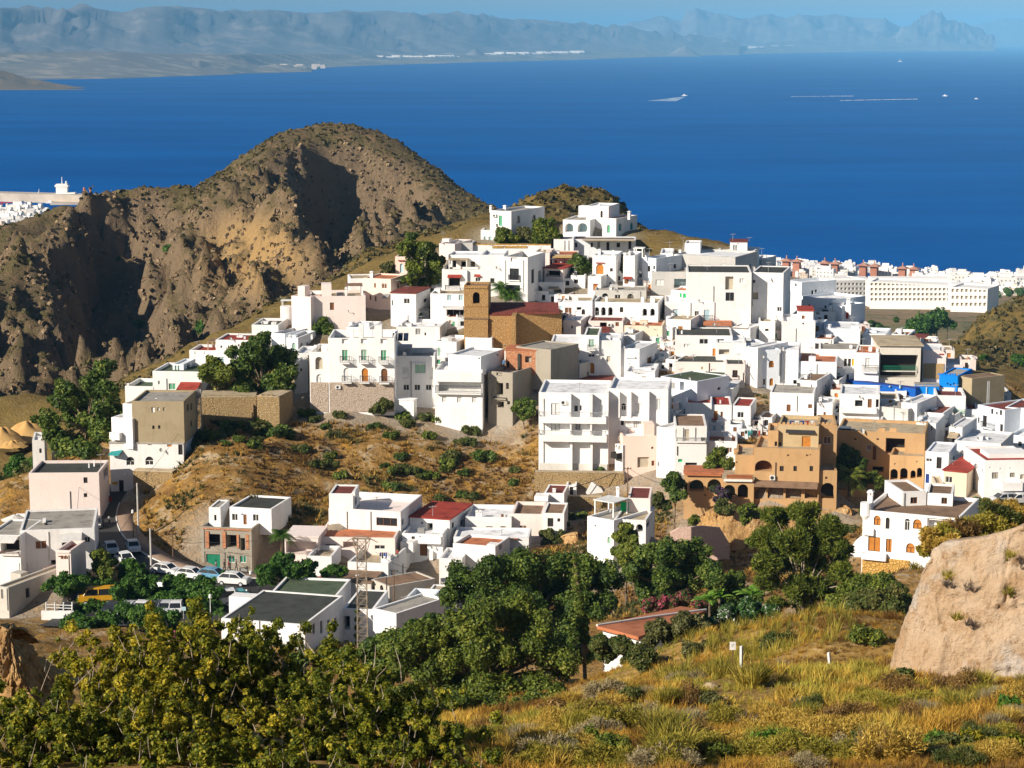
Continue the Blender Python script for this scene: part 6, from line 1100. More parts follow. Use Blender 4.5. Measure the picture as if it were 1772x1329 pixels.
tree("dark green thicket between the pine and the pale cliff", 'thicket', 'shrub', 1510, 1110, 150, [(1480,1045,26),(1515,1035,26),(1545,1045,24),(1500,1075,28),(1535,1080,26),(1560,1070,20),(1470,1085,22),(1520,1110,24),(1550,1020,16)], .2, 16000, 'leaf_bush', trunk=False)
tree("white flowered shrubs beneath the big pine", 'flower_bush', 'shrub', 1300, 1100, 160, [(1260,1070,22),(1295,1060,24),(1330,1070,22),(1275,1095,22),(1310,1100,22),(1235,1085,18),(1345,1090,18)], .2, 9000, 'flower_white', trunk=False)
tree("pink oleander behind the red tiled roof", 'oleander', 'shrub', 1150, 1060, 176, [(1120,1045,16),(1150,1040,18),(1180,1042,18),(1210,1045,14),(1135,1055,14)], .18, 6000, 'flower_pink', trunk=False)
tree("grey green olive bush in front of the red tiled roof", 'olive_bush', 'shrub', 1175, 1130, 135, [(1140,1085,22),(1175,1078,24),(1205,1085,22),(1160,1105,22),(1195,1108,20),(1125,1105,18)], .15, 9000, 'leaf_olive', trunk=False)
tree("spreading green shrub left of the red tiled roof", 'shrub', 'shrub', 1060, 1160, 130, [(1040,1120,20),(1075,1115,22),(1105,1125,20),(1055,1140,20),(1090,1145,18)], .15, 8000, 'leaf_bush', trunk=False)
tree("bushy ground plants below the wide yellowish tree", 'shrub', 'shrub', 1000, 1240, 92, [(985,1225,24),(1015,1235,26),(1045,1245,22),(1000,1260,26),(1035,1270,22)], .11, 8000, 'leaf_mid', trunk=False, fold=True)
tree("dead thin trunk wrapped in ivy standing among the trees", 'ivy_trunk', 'tree', 1014, 1120, 140, [(994,970,7),(996,985,9),(998,1000,9),(1000,1015,10),(1002,1030,10),(1004,1045,10),(1006,1060,11),(1008,1075,11),(1010,1090,12),(1012,1105,12)], .11, 7000, 'leaf_mid', r=.16, sub_=1, jit=.2, branches=False)
_iv = [o for o in bpy.data.objects if o.get('label', '').startswith('dead thin trunk')][0]
m_ = MB(); m_.path([at(1014, 1130, 140), at(1006, 1050, 140), at(993, 965, 140)], .2, .1, 7); m_.build('stem', 'bark', _iv, smooth=True)
tree("thin cypress beside the white foreground block", 'cypress_tree', 'tree', 617, 1120, 240, [(618,1058,5),(618,1072,6),(618,1086,6),(618,1100,6),(618,1114,6)], .2, 1500, 'leaf_dark', r=.08, sub_=1, jit=.1)
tree("bright olive shrub on the bank above the white row houses", 'shrub', 'shrub', 955, 945, 282, [(950,925,13),(962,932,12),(945,938,12),(972,922,8)], .26, 2400, 'leaf_bush', trunk=False)
tree("dark leafy thicket under the yellowish tree at the edge of the grass", 'thicket', 'shrub', 840, 1290, 108, [(690,1200,40),(740,1215,42),(790,1230,40),(840,1240,40),(890,1240,36),(930,1225,36),(965,1205,30),(720,1250,40),(780,1265,36),(840,1270,32),(660,1180,34),(650,1230,40)], .14, 22000, 'leaf_mid', trunk=False, hard=.5)
tree("dark shrubs below the red tiled roof beside the ivy trunk", 'thicket', 'shrub', 1050, 1160, 150, [(985,1120,24),(1010,1135,26),(1035,1115,22),(1060,1120,22),(960,1110,22),(1090,1118,20),(1110,1112,16)], .16, 10000, 'leaf_dark', trunk=False, hard=.5)
tree("dark tree behind the banana plants left of the big pine", 'garden_tree', 'tree', 1265, 1085, 180, [(1240,1005,26),(1272,1015,28),(1225,1035,24),(1262,1042,28),(1298,1040,24),(1245,1065,26),(1285,1068,24)], .2, 14000, 'leaf_dark', r=.2)
tree("dense green trees between the pine and the villa garage", 'thicket', 'shrub', 1500, 1100, 168, [(1450,1045,34),(1488,1028,36),(1528,1018,34),(1552,1040,30),(1500,1062,36),(1540,1075,30),(1462,1082,28),(1430,1070,24)], .2, 18000, 'leaf_mid', trunk=False)
tree("rounded dark bushes at the back edge of the grass slope", 'thicket', 'shrub', 1390, 1110, 128, [(1340,1098,20),(1372,1092,22),(1405,1096,22),(1440,1092,20),(1300,1102,18),(1475,1098,22)], .15, 9000, 'leaf_bush', trunk=False)
# fig bushes filling the lower left
fr = np.random.default_rng(9)
FG = [("leafy fig bush in the lower left corner", 54, [(20,1300),(80,1290),(140,1300),(60,1250),(120,1240),(30,1240),(180,1270)]),
      ("tall yellow green fig bush left of the white block", 58, [(150,1190),(190,1160),(240,1150),(280,1130),(210,1210),(260,1200),(320,1180),(170,1145),(310,1120),(330,1150)]),
      ("tallest fig bush with twigs reaching the white block", 60, [(360,1160),(400,1150),(450,1150),(500,1150),(420,1200),(480,1210),(545,1160),(360,1220),(390,1110),(440,1120)]),
      ("golden fig bush at the bottom of the picture", 55, [(230,1280),(290,1270),(350,1280),(410,1270),(300,1230),(470,1280),(380,1240),(240,1230)]),
      ("dark green fig bush at the bottom centre", 57, [(540,1220),(600,1200),(650,1220),(560,1270),(620,1270),(690,1260),(740,1250),(520,1300),(590,1310),(660,1310),(720,1300),(770,1290),(610,1165)]),
      ("low fig sprigs along the bottom edge", 52, [(40,1335),(110,1345),(200,1340),(300,1340),(400,1340),(480,1345),(560,1350),(640,1340),(720,1335),(790,1335),(-10,1320),(150,1325),(250,1325),(350,1325),(450,1328)])]
for lab, Y, bl in FG:
    bb = [(x + float(np.clip(fr.normal(), -1.7, 1.7)) * 40, y + float(np.clip(fr.normal(), -1.5, 2)) * 34 + 8, 6 + 15 * fr.random() ** 2) for x, y in bl for _ in range(46)]
    t_ = tree(lab, 'fig_bush', 'shrub', bl[len(bl) // 2][0], 1329, Y, bb, .082, 3000 * len(bl), 'leaf_fig' if 'golden' in lab or 'yellow' in lab else 'leaf_figgreen', group='fig bushes in the foreground', r=.05, bark='palebark', fold=True, sub_=0, hard=.1, jit=5, branches=False)
    m_ = MB(); g0 = at(bl[len(bl) // 2][0], 1329, Y); z_ = gz1(g0[0], g0[1])
    for (x, y, rr) in bb[::5]:
        for q in range(1):
            c = at(x + fr.normal() * 25, y - rr * (.3 + fr.random() * .9), Y + fr.normal() * .5); b0 = c + [fr.normal() * .25, fr.normal() * .3, -.5 - .5 * fr.random()]; m_.path([b0, b0 + (c - b0) * .5 + fr.normal(size=3) * .07, c], .016, .006, 4)
    tag(m_.build('twigs', 'palebark', t_), kind='stuff')
# ------------------------------------------------------------------ palms
def palm(label, px, py, Y, topy, span, nf=26, rt=.28, seed=1, on=None):
    rng = np.random.default_rng(seed); g = at(px, py, Y); z0 = gz1(g[0], g[1]) if on is None else g[2]; root = empty('palm_tree', (g[0], g[1], z0), label, 'palm', None); top = at(px, topy, Y)
    m_ = MB(); m_.path([(g[0], g[1], z0 - .2), (g[0] + .05, g[1], (z0 + top[2]) / 2), top], rt, rt * .8, 9); m_.build('trunk', 'bark', root, smooth=True)
    Vs, Fs, tn = [], [], []; Ln = span * Y / F
    for f in range(nf):
        az = rng.random() * 6.283; el = rng.uniform(-.15, 1.25); d = np.array([math.cos(az), math.sin(az), 0]); L_ = Ln * rng.uniform(.8, 1.1); pts = []
        for k in range(9):
            t = k / 8; pts.append(top + d * L_ * t * math.cos(el * (1 - .3 * t)) + np.array([0, 0, L_ * (math.sin(el) * t - .62 * t * t * (1.1 - el * .3))]))
        side = np.array([-d[1], d[0], 0])
        for k in range(8):
            a, b = pts[k], pts[k + 1]
            for q in (0, .33, .66):
                p = a + (b - a) * q; w = L_ * .26 * math.sin(math.pi * min(1, (k + q) / 8 * .9 + .12)) 
                for s in (-1, 1):
                    tip = p + side * s * w + (b - a) * 1.1 - np.array([0, 0, w * .45]); i = len(Vs); u = (b - a) * .14; Vs += [p - u, p + u, tip + u * .3, tip - u * .1]; Fs.append((i, i + 1, i + 2, i + 3)); tn.append(rng.random())
    npmesh('fronds', np.array(Vs) - np.array(root.location), np.array(Fs), 'leaf_park' if seed % 2 else 'leaf_mid', root, {'tint': ('FACE', tn)})
palm("palm tree with drooping fronds beside the unfinished brick house", 488, 968, 268, 925, 28, 34, seed=3)
palm("fan shaped palm in the courtyard of the tan villa", 1469, 852, 288, 822, 34, 44, .3, seed=4)
palm("left palm of the pair behind the church tower", 866, 522, 366, 499, 25, 34, seed=5)
palm("right palm of the pair behind the church roof", 888, 526, 366, 506, 24, 32, seed=7)
palm("small palm at the right end of the car park", 380, 1085, 243, 1058, 16, 22, .16, seed=9)
# banana plants
for lab, x, y, s in (("tall banana plant right of the big laurel", 1245, 1060, 1), ("tattered banana plant beside the pine trunks", 1300, 1055, 2), ("yellowing banana plant near the red tiled roof", 1228, 1065, 3)):
    rng = np.random.default_rng(s); Y = 168; g = at(x, y + 30, Y); z0 = gz1(g[0], g[1]); root = empty('banana_plant', (g[0], g[1], z0), lab, 'plant'); top = at(x, y - 25, Y); m_ = MB(); m_.path([(g[0], g[1], z0), top], .14, .09, 7); m_.build('stem', 'bark', root)
    Vs, Fs, tn = [], [], []
    for f in range(11):
        az = rng.random() * 6.28; d = np.array([math.cos(az), math.sin(az), 0]); side = np.array([-d[1], d[0], 0]); L_ = rng.uniform(1.3, 2.1); el = rng.uniform(.5, 1.4)
        for k in range(6):
            def pt(t): return top + d * L_ * t * math.cos(el) + np.array([0, 0, L_ * (math.sin(el) * t - .5 * t * t)])
            a, b = pt(k / 6), pt((k + 1) / 6); w0, w1 = .3 * math.sin(math.pi * (k / 6 * .9 + .08)), .3 * math.sin(math.pi * ((k + 1) / 6 * .9 + .08))
            for sg in (-1, 1): i = len(Vs); Vs += [a, b, b + side * sg * w1 - [0, 0, .08], a + side * sg * w0 - [0, 0, .08]]; Fs.append((i, i + 1, i + 2, i + 3)); tn.append(.3 + .5 * rng.random())
    npmesh('leaves', np.array(Vs) - np.array(root.location), np.array(Fs), 'leaf_bright', root, {'tint': ('FACE', tn)})
# ------------------------------------------------------------------ grass and scrub (nobody could count it)
def tufts(name, P, H_, nb, wid, m, tintv, spread=.55, seed=3):
    rng = np.random.default_rng(seed); n = len(P); j = np.repeat(np.arange(n), nb); k = len(j); h = H_[j] * (.55 + .6 * rng.random(k)); az = rng.random(k) * 6.283; ln = rng.random(k) ** .7 * spread
    base = P[j] + np.stack([np.cos(az), np.sin(az), np.zeros(k)], 1) * (h * .16 * rng.random(k))[:, None]; d = np.stack([np.cos(az) * ln, np.sin(az) * ln, np.ones(k)], 1); d /= np.linalg.norm(d, axis=1)[:, None]
    s = np.stack([-np.sin(az + rng.normal(size=k) * .8), np.cos(az + rng.normal(size=k) * .8), np.zeros(k)], 1) * (wid * h * (.6 + .8 * rng.random(k)))[:, None]
    mid = base + d * (h * .55)[:, None]; tip = base + d * (h * .95)[:, None] + np.stack([np.cos(az) * ln * .35, np.sin(az) * ln * .35, -ln * .12], 1) * h[:, None]
    V = np.stack([base - s, base + s, mid + s * .8, mid - s * .8, tip], 1).reshape(-1, 3); i = np.arange(k) * 5; Fq = np.vstack([np.stack([i, i + 1, i + 2], 1), np.stack([i, i + 2, i + 3], 1), np.stack([i + 3, i + 2, i + 4], 1)])
    t = np.clip(tintv[j] + rng.normal(size=k) * .09, 0, 1); o = npmesh(name, V, Fq, m, None, {'tint': ('FACE', np.concatenate([t, t, t]))}); return o
gr = np.random.default_rng(77)
N = 34000; y = 48 + gr.random(N) ** 1.25 * 88; half = y * .265; x = (gr.random(N) * 2 - 1) * half; px, py = pxpy(x, y, ground(x, y)); keep = (py < 1420) & (py > 1040) & ((px > 640) | (py < 1150) & (px < 420))
x, y = x[keep], y[keep]; P = np.column_stack([x, y, ground(x, y) - .03]); pt = fbm(x / 4.5, y / 4.5, 4, 5); tn = np.clip((pt - .32) * 2.2, 0, 1)
Hh = (.26 + .6 * np.clip(fbm(x / 3, y / 3, 3, 14) - .3, 0, 1) * 1.3) * (.6 + .6 * gr.random(len(x)))
tag(tufts('grass', P, Hh, 24, .024, 'grass', tn, .75), "dry golden and green grass on the near slope", 'grass', kind='stuff')
# separate round tussocks one can tell apart
TU = [("large green broom like tussock in the middle of the grass", 1165, 1190, 92, 1.25, 'grass_green', 700), ("golden dry grass clump at the bottom left of the grass", 850, 1330, 56, .75, 'grass_gold', 600), ("pale straw grass clump near the bottom centre", 960, 1310, 57, .7, 'grass_gold', 600), ("grey dry bush right of the rocks", 1185, 1260, 72, .8, 'grass_grey', 900),
      ("golden tussock left of the twiggy shrub", 1320, 1240, 74, .65, 'grass_gold', 600), ("yellow green tussock above the fallen stones", 1395, 1250, 72, .6, 'grass_green', 600), ("wide green tussock at the foot of the pale cliff", 1690, 1215, 78, .8, 'grass_green', 800), ("olive tussock left of the pale cliff foot", 1490, 1175, 88, .9, 'grass_green', 700),
      ("brown tussock beneath the white post", 1265, 1165, 92, .7, 'grass_grey', 600), ("orange dry tussock on the slope left of the rocks", 1060, 1215, 84, .8, 'grass_gold', 700), ("green lavender like clump near the bottom middle", 1150, 1330, 56, .55, 'grass_green', 500), ("tall golden tussock near the right edge", 1740, 1270, 66, .6, 'grass_gold', 600), ("grey straw clump left of the green shrub", 905, 1275, 70, .7, 'grass_grey', 600), ("brown dry bush below the cliff", 1600, 1260, 70, .6, 'grass_grey', 600)]
for lab, px_, py_, Y, h, mm, nb in TU:
    g = at(px_, py_, Y); k = 14; a = gr.random(k) * 6.28; rr = h * .55 * gr.random(k) ** .5; PP = np.column_stack([g[0] + np.cos(a) * rr, g[1] + np.sin(a) * rr, np.zeros(k)]); PP[:, 2] = ground(PP[:, 0], PP[:, 1]) - .03
    tag(tufts('tussock', PP, np.full(k, h), nb // 8, .02, mm, gr.random(k), .85, int(px_)), lab, 'grass')
SB = [(1330,1300,.5,'leaf_bright'),(1060,1300,.55,'leaf_mid'),(1240,1310,.45,'leaf_mid'),(1440,1310,.5,'leaf_fig'),(1560,1320,.5,'leaf_fig'),(1680,1300,.5,'leaf_fig'),(1760,1320,.5,'leaf_fig'),(1620,1290,.45,'leaf_bright'),(1500,1290,.4,'leaf_bush'),(1340,1235,.4,'leaf_bush'),(1745,1240,.5,'leaf_bright')]
for i, (px_, py_, r_, mm) in enumerate(SB):
    Y = 56 + (1330 - py_) * .14; g = at(px_, py_, Y); z = gz1(g[0], g[1]); root = empty('low_shrub', (g[0], g[1], z), "low leafy green shrub growing among the dry grass near the bottom edge", 'shrub', 'low green shrubs in the near grass'); C = [(g[0] + gr.normal() * r_ * .5, g[1] + gr.normal() * r_ * .4, z + r_ * (.3 + .5 * gr.random())) for _ in range(8)]
    leaves('foliage', C, [r_ * .42] * 8, 1500, .06, mm, root, gr, fold=True, hard=.3)
N = 260; px_ = gr.uniform(1180, 1480, N); Y = gr.uniform(104, 126, N); PP = np.array([at(a, 1100, b) for a, b in zip(px_, Y)]); PP[:, 2] = ground(PP[:, 0], PP[:, 1]) - .05; tag(tufts('reeds', PP, gr.uniform(.5, 1.15, N), 34, .014, 'grass_green', gr.random(N), .45, 99), "yellow green reeds standing below the big pine", 'reeds', kind='stuff')
for i, (px_, py_, Y, r_, mm, lab) in enumerate([(1120,1150,112,26,'leaf_bush',"dull green shrub at the top left of the grass slope"),(1200,1140,112,20,'leaf_olive',"olive shrub above the small white sign"),(1340,1135,108,22,'leaf_bush',"round shrub between the two white posts"),(1500,1150,104,26,'leaf_mid',"green shrub at the left foot of the pale cliff"),(1455,1200,88,20,'leaf_olive',"grey green shrub under the leaning white post"),(1090,1250,78,22,'leaf_bush',"dark shrub on the left part of the grass slope"),(1030,1320,62,28,'leaf_mid',"leafy green shrub at the bottom middle"),(1560,1230,80,20,'leaf_bush',"dark low shrub below the cliff base"),(1230,1240,76,18,'leaf_olive',"pale olive shrub in the middle of the slope"),(1640,1330,60,26,'leaf_bush',"dark green shrub near the bottom right"),(1380,1330,60,22,'leaf_mid',"green shrub at the bottom right of centre"),(960,1265,82,22,'leaf_dry',"rusty shrub at the left edge of the grass")]):
    g = at(px_, py_, Y); z = gz1(g[0], g[1]); rr = r_ * Y / F; root = empty('shrub', (g[0], g[1], z), lab, 'shrub'); leaves('foliage', [(g[0] + gr.normal() * rr * .6, g[1] + gr.normal() * rr * .5, z + rr * (.3 + .7 * gr.random())) for _ in range(12)], rr * (.3 + .25 * gr.random(12)), 4200, .075, mm, root, gr, fold=True, hard=.2)
# slope tufts
N = 62000; x = gr.uniform(-75, 85, N); y = gr.uniform(205, 345, N); z = ground(x, y); px, py = pxpy(x, y, z); dh = mind(x, y, hbA); dr = mind(x, y, RD[:, :2])
keep = (dh > 4.5) & (dr > 7) & (px > -20) & (px < 1800) & (py > 640) & ((px > 200) | (py < 900)) & ~((px < 470) & (py > 1005)); x, y, z = x[keep], y[keep], z[keep]; px, py = px[keep], py[keep]
pat = fbm(x / 7, y / 7, 4, 41); dn = np.clip((fbm(x / 5, y / 5, 4, 60) - .33) * 3.2, .12, 1); kp = gr.random(len(x)) < dn; x, y, z, pat, px, py = x[kp], y[kp], z[kp], pat[kp], px[kp], py[kp]
gtop = np.clip(1 - np.abs((py - 735 - (px - 700) * .05)) / 40, 0, 1) * .3 + ((px < 420) & (py > 740)) * .35
tn = np.clip((pat - .36) * 2.6 + gtop * gr.random(len(x)) * 1.6, 0, 1); tag(tufts('scrub', np.column_stack([x, y, z - .05]), .35 + .75 * gr.random(len(x)) * np.clip(pat * 1.7, .3, 1.2), 11, .085, 'slope_scrub', tn, .95), "brown and golden scrub covering the hillside below the houses", 'scrub', kind='stuff')
# green bushes one can count on the village slope
BS = [(790,798,15),(835,795,17),(735,828,12),(335,800,22),(310,790,18),(360,790,16),(385,800,14),(460,760,20),(490,765,18),(440,775,16),(480,785,14),(535,712,11),(545,725,9),(1035,810,9),(770,815,9),(590,720,9),(700,715,12),(765,725,12),(735,720,10),(290,800,16),(270,815,12),(760,865,10),(400,760,14),(420,748,12),(820,865,9),(430,735,12),(975,905,10),(985,890,12),(1010,880,7),(1500,880,12),(1470,895,11),(1340,890,12),(1200,900,10),(1230,925,9),(1690,860,10),(1710,870,12),(1735,868,10)] + [(gr.uniform(250, 925), 0, gr.uniform(6, 12)) for _ in range(34)]
_db = []
for i, (mm, lab) in enumerate([('leaf_dry', 'brown'), ('grass_gold', 'golden'), ('grass_green', 'olive yellow'), ('grass_grey', 'grey straw coloured'), ('leaf_bush', 'dull green')]):
    C = np.column_stack([gr.normal(size=10) * .32, gr.normal(size=10) * .3, .18 + .25 * gr.random(10)]); o = leaves('dry_bush', C, .18 + .16 * gr.random(10), 7000, .05, mm, None, gr, needle=True, hard=.15, up=.6); _db.append((o, lab))
for i in range(165):
    px_ = gr.uniform(780, 1800); py_ = gr.uniform(1120, 1345); Y = 56 + (1335 - py_) * .19
    if (abs(px_ - 1280) < 75 or abs(px_ - 1437) < 60) and py_ < 1235: continue
    if px_ > 1500 and py_ < 1205 or py_ < 1120 + (1250 - px_) * .28: continue
    src, lab = _db[int(gr.choice(5, p=[.16, .36, .34, .08, .06]))]; o = src.copy(); col.objects.link(o); g = at(px_, py_, Y); o.location = (g[0], g[1], gz1(g[0], g[1]) - .05); o.rotation_euler = (0, 0, gr.uniform(0, 6.28)); s = gr.uniform(.5, 1.45); o.scale = (s, s, s * gr.uniform(.7, 1)); tag(o, lab + " rounded dry bush among the grass of the near slope", 'shrub', lab + ' dry bushes on the near slope')
for o, lab in _db: bpy.data.objects.remove(o)
_tp = [o for o in bpy.data.objects if o.name.startswith('tussock')]
for i in range(60):
    px_ = gr.uniform(820, 1800); py_ = gr.uniform(1160, 1340); Y = 56 + (1335 - py_) * .19
    if px_ > 1520 and py_ < 1200: continue
    g = at(px_, py_, Y); src = _tp[int(gr.integers(len(_tp)))]; o = src.copy(); col.objects.link(o); c0 = np.array(src.bound_box).mean(0); zb = min(v[2] for v in src.bound_box); a = gr.uniform(0, 6.28); s = gr.uniform(.5, .85); o.rotation_euler = (0, 0, a); o.scale = (s, s, s)
    o.location = (g[0] - s * (c0[0] * math.cos(a) - c0[1] * math.sin(a)), g[1] - s * (c0[0] * math.sin(a) + c0[1] * math.cos(a)), gz1(g[0], g[1]) - .05 - s * zb); tag(o, "rounded dry grass tussock among many on the near slope", 'grass', 'dry tussocks on the near slope')
for i, (px_, py_, r_) in enumerate(BS):
    if py_ == 0: lo_ = 720 if px_ > 560 else 790; py_ = gr.uniform(lo_, 865)
    Y = D(px_, py_); g = at(px_, py_, Y); z = gz1(g[0], g[1]); rr = r_ * Y / F; root = empty('bush', (g[0], g[1], z), "rounded green bush growing on the dry slope between the upper and lower houses", 'shrub', 'green bushes on the dry slope')
    C = [(g[0] + gr.normal() * rr * .55, g[1] + gr.normal() * rr * .5, z + rr * (.25 + .5 * gr.random())) for _ in range(7)]; leaves('foliage', C, [rr * .55] * 7, 900 + int(r_ * 60), .26, ['leaf_bush', 'leaf_dark', 'leaf_mid'][i % 3], root, gr, flat=.8)
# scrub dots on the far hills
def scatter(name, label, n, x0, x1, y0, y1, fn, size, m, seed, cond=None):
    rng = np.random.default_rng(seed); x = rng.uniform(x0, x1, n); y = rng.uniform(y0, y1, n); z = fn(x, y); k = np.ones(n, bool) if cond is None else cond(x, y, z); k &= fbm(x / 30, y / 30, 3, seed) > .34; x, y, z = x[k], y[k], z[k]; n = len(x); nb = 6; j = np.repeat(np.arange(n), nb); s = size * (.5 + rng.random(n)); d = rng.normal(size=(len(j), 3)); d[:, 2] = np.abs(d[:, 2]); d /= np.linalg.norm(d, axis=1)[:, None]
    P = np.column_stack([x, y, z])[j] + d * (s[j] * .45)[:, None]; T = np.cross(d, rng.normal(size=d.shape)); T /= np.linalg.norm(T, axis=1)[:, None]; B_ = np.cross(d, T); a = T * (s[j] * .6)[:, None]; b = B_ * (s[j] * .6)[:, None]
    V = np.stack([P - a, P - b, P + a, P + b], 1).reshape(-1, 3); i = np.arange(len(j)) * 4; tn = np.clip(rng.random(n)[j] * .7 + rng.random(len(j)) * .3, 0, 1); tag(npmesh(name, V, np.stack([i, i + 1, i + 2, i + 3], 1), m, None, {'tint': ('FACE', tn)}), label, 'scrub', kind='stuff')
scatter('mountain_scrub', "sparse olive scrub dotting the rocky mountain", 30000, -320, 90, 540, 1000, mount, .95, 'leaf_scrub', 5, lambda x, y, z: slopeof(mount)(x, y, z) < .55)
leafmat('rockchip', [(.10, .07, .04), (.19, .135, .072), (.27, .19, .11), (.36, .26, .155)], 0, .95)
scatter('crag_rocks', "broken angular rocks covering the steep crags of the mountain", 60000, -320, 90, 540, 960, mount, .95, 'rockchip', 15, lambda x, y, z: slopeof(mount)(x, y, z) > .3)
scatter('ridge_scrub', "low olive scrub covering the ridge behind the village", 12000, -95, 75, 430, 690, hump, .9, 'leaf_scrub', 6)
scatter('knoll_scrub', "low brown scrub covering the knoll on the right", 9000, 80, 195, 400, 620, knoll, .9, 'leaf_scrub', 7)
# ------------------------------------------------------------------ pale cliff on the right, ochre outcrop on the left
def outcrop(name, base, top, rise, m, seed, lean, back, amp, nt=110, ns=260):
    base = dens(np.array(base, float), 12); n = len(base); idx = np.linspace(0, n - 1, ns); base = np.stack([np.interp(idx, np.arange(n), base[:, k]) for k in range(3)], 1); T = np.gradient(base[:, :2], axis=0); T /= np.linalg.norm(T, axis=1)[:, None]; Nn = np.stack([-T[:, 1], T[:, 0]], 1)
    tops = np.interp(np.linspace(0, 1, ns), np.linspace(0, 1, len(top)), top); V = []
    for t in np.linspace(-.15, 1.9, nt):
        if t <= 1: off = lean * t + .15 * lean * t ** 3; hh = tops * t
        else: off = lean * 1.15 + (t - 1) / .9 * back; hh = tops * (1 + .06 * math.sin((t - 1) * 3)) + rise * (t - 1)
        V.append(np.column_stack([base[:, :2] + Nn * off, base[:, 2] + hh]))
    V = np.array(V).reshape(-1, 3); s = np.tile(np.arange(ns) / ns * 14, nt); u = V[:, 2]
    d = (fbm(s * .5 + 3, u * .45, 5, seed, True) - .6) * amp * 2 + (fbm(s * 2.1, u * 1.8, 4, seed + 5) - .5) * amp * .9 + (fbm(s * 6, u * 6, 3, seed + 9, True) - .6) * amp * .55 - np.clip((fbm(s * .7 + 3, u * .55, 3, seed + 21, True) - .84) * 9, 0, 1) * amp * 1.3
    NN = np.tile(Nn, (nt, 1)); V[:, :2] -= NN * d[:, None]; V[:, 2] += (fbm(V[:, 0] * .7, V[:, 1] * .7, 3, seed) - .5) * amp
    i = (np.arange(nt - 1)[:, None] * ns + np.arange(ns - 1)[None, :]).ravel(); return npmesh(name, V, np.stack([i, i + 1, i + ns + 1, i + ns], 1), m, smooth=True), V
b0 = at(1535, 1182, 84)
o, CV = outcrop('cliff', [at(1600, 1150, 100), at(1566, 1158, 94), at(1546, 1168, 89.5), at(1537, 1176, 87), at(1537, 1184, 85.2), at(1552, 1189, 83.9), at(1590, 1192, 83.1), at(1640, 1192, 82.6), at(1700, 1188, 82), at(1760, 1180, 81.5), at(1850, 1178, 81), at(2000, 1178, 81), at(2250, 1176, 82), at(2500, 1170, 86)], [3.6, 4.3, 4.9, 5.2, 5.6, 5.9, 6.1, 6.2, 6.2, 6.0, 4.5], -2.0, 'rockface', 13, 1.3, 6, .22)
tag(o, kind='structure')
o2, OV = outcrop('rock_outcrop', [at(-120, 1240, 74), at(-40, 1236, 74), at(30, 1238, 74), at(75, 1232, 75), at(108, 1218, 77), at(125, 1190, 83), at(120, 1165, 90)], [3.1, 3.2, 3.0, 2.5, 1.4, .6], -2.2, 'ochrerock', 29, 1.0, 4, .4)
tag(o2, kind='structure')
# shrubs on the cliff top
crng = np.random.default_rng(4); CVr = None
CT = [(1612,925,20),(1640,915,22),(1668,905,22),(1700,895,22),(1735,880,22),(1765,868,22),(1625,945,14),(1660,935,16),(1700,925,16),(1650,920,16),(1720,905,18),(1760,890,18),(1775,920,16),(1600,940,10)]
for i, (px_, py_, r_) in enumerate(CT):
    Y = 86 + (i % 6) * .8; g = at(px_, py_ + 12, Y); rr = r_ * Y / F; root = empty('cliff_shrub', g, "bushy olive shrub growing along the top of the pale cliff", 'shrub', 'shrubs along the top of the cliff')
    leaves('foliage', [(g[0] + crng.normal() * rr * .7, g[1] + crng.normal() * rr * .5, g[2] + crng.normal() * rr * .35) for _ in range(9)], rr * (.35 + .3 * crng.random(9)), 3600, .10, ['grass_gold', 'grass_green', 'leaf_dry', 'grass_green', 'leaf_bush'][i % 5], root, crng, needle=True, hard=.2)
for i, (px_, py_) in enumerate([(1660, 1072), (1745, 1028), (1748, 965), (1585, 985), (1640, 1000)]):
    g = at(px_, py_, 82.2); k = 6; PP = np.column_stack([g[0] + crng.normal(size=k) * .1, g[1] + crng.normal(size=k) * .1, g[2] + crng.normal(size=k) * .06]); tag(tufts('cliff_plant', PP, np.full(k, .4), 26, .03, 'grass_green', crng.random(k), 1.1, i), "small tuft of weeds growing out of the pale cliff face", 'plant', 'weeds on the cliff face')
# stones lying in the grass
for i, (px_, py_, r_) in enumerate([(1455,1275,13),(1440,1250,10),(1450,1290,8),(1150,1205,11),(1230,1215,12),(1350,1190,10),(1380,1180,9),(1330,1260,9),(60,1075,9),(1120,1215,9),(1520,1245,7)]):
    Y = 66 if py_ > 1240 else 80; g = at(px_, py_, Y); z = gz1(g[0], g[1]); rr = r_ * Y / F; th = np.linspace(0, 2 * math.pi, 13)[:-1]; V = []; 
    for ph in np.linspace(-.9, 1.45, 7):
        for t in th: k_ = .8 + .5 * vn(np.array([t * 1.3 + i * 5]), np.array([ph * 2.0]), i)[0]; V.append((g[0] + math.cos(t) * math.cos(ph) * rr * k_ * 1.2, g[1] + math.sin(t) * math.cos(ph) * rr * k_, z + rr * .1 + math.sin(ph) * rr * .6 * k_))
    Fq = [(a * 12 + b, a * 12 + (b + 1) % 12, (a + 1) * 12 + (b + 1) % 12, (a + 1) * 12 + b) for a in range(6) for b in range(12)] + [(72, 75, 78, 81)]
    tag(npmesh('stone', np.array(V), np.array(Fq), 'rockface'), "pale stone lying in the dry grass of the near slope", 'stone', 'pale stones lying in the near grass')
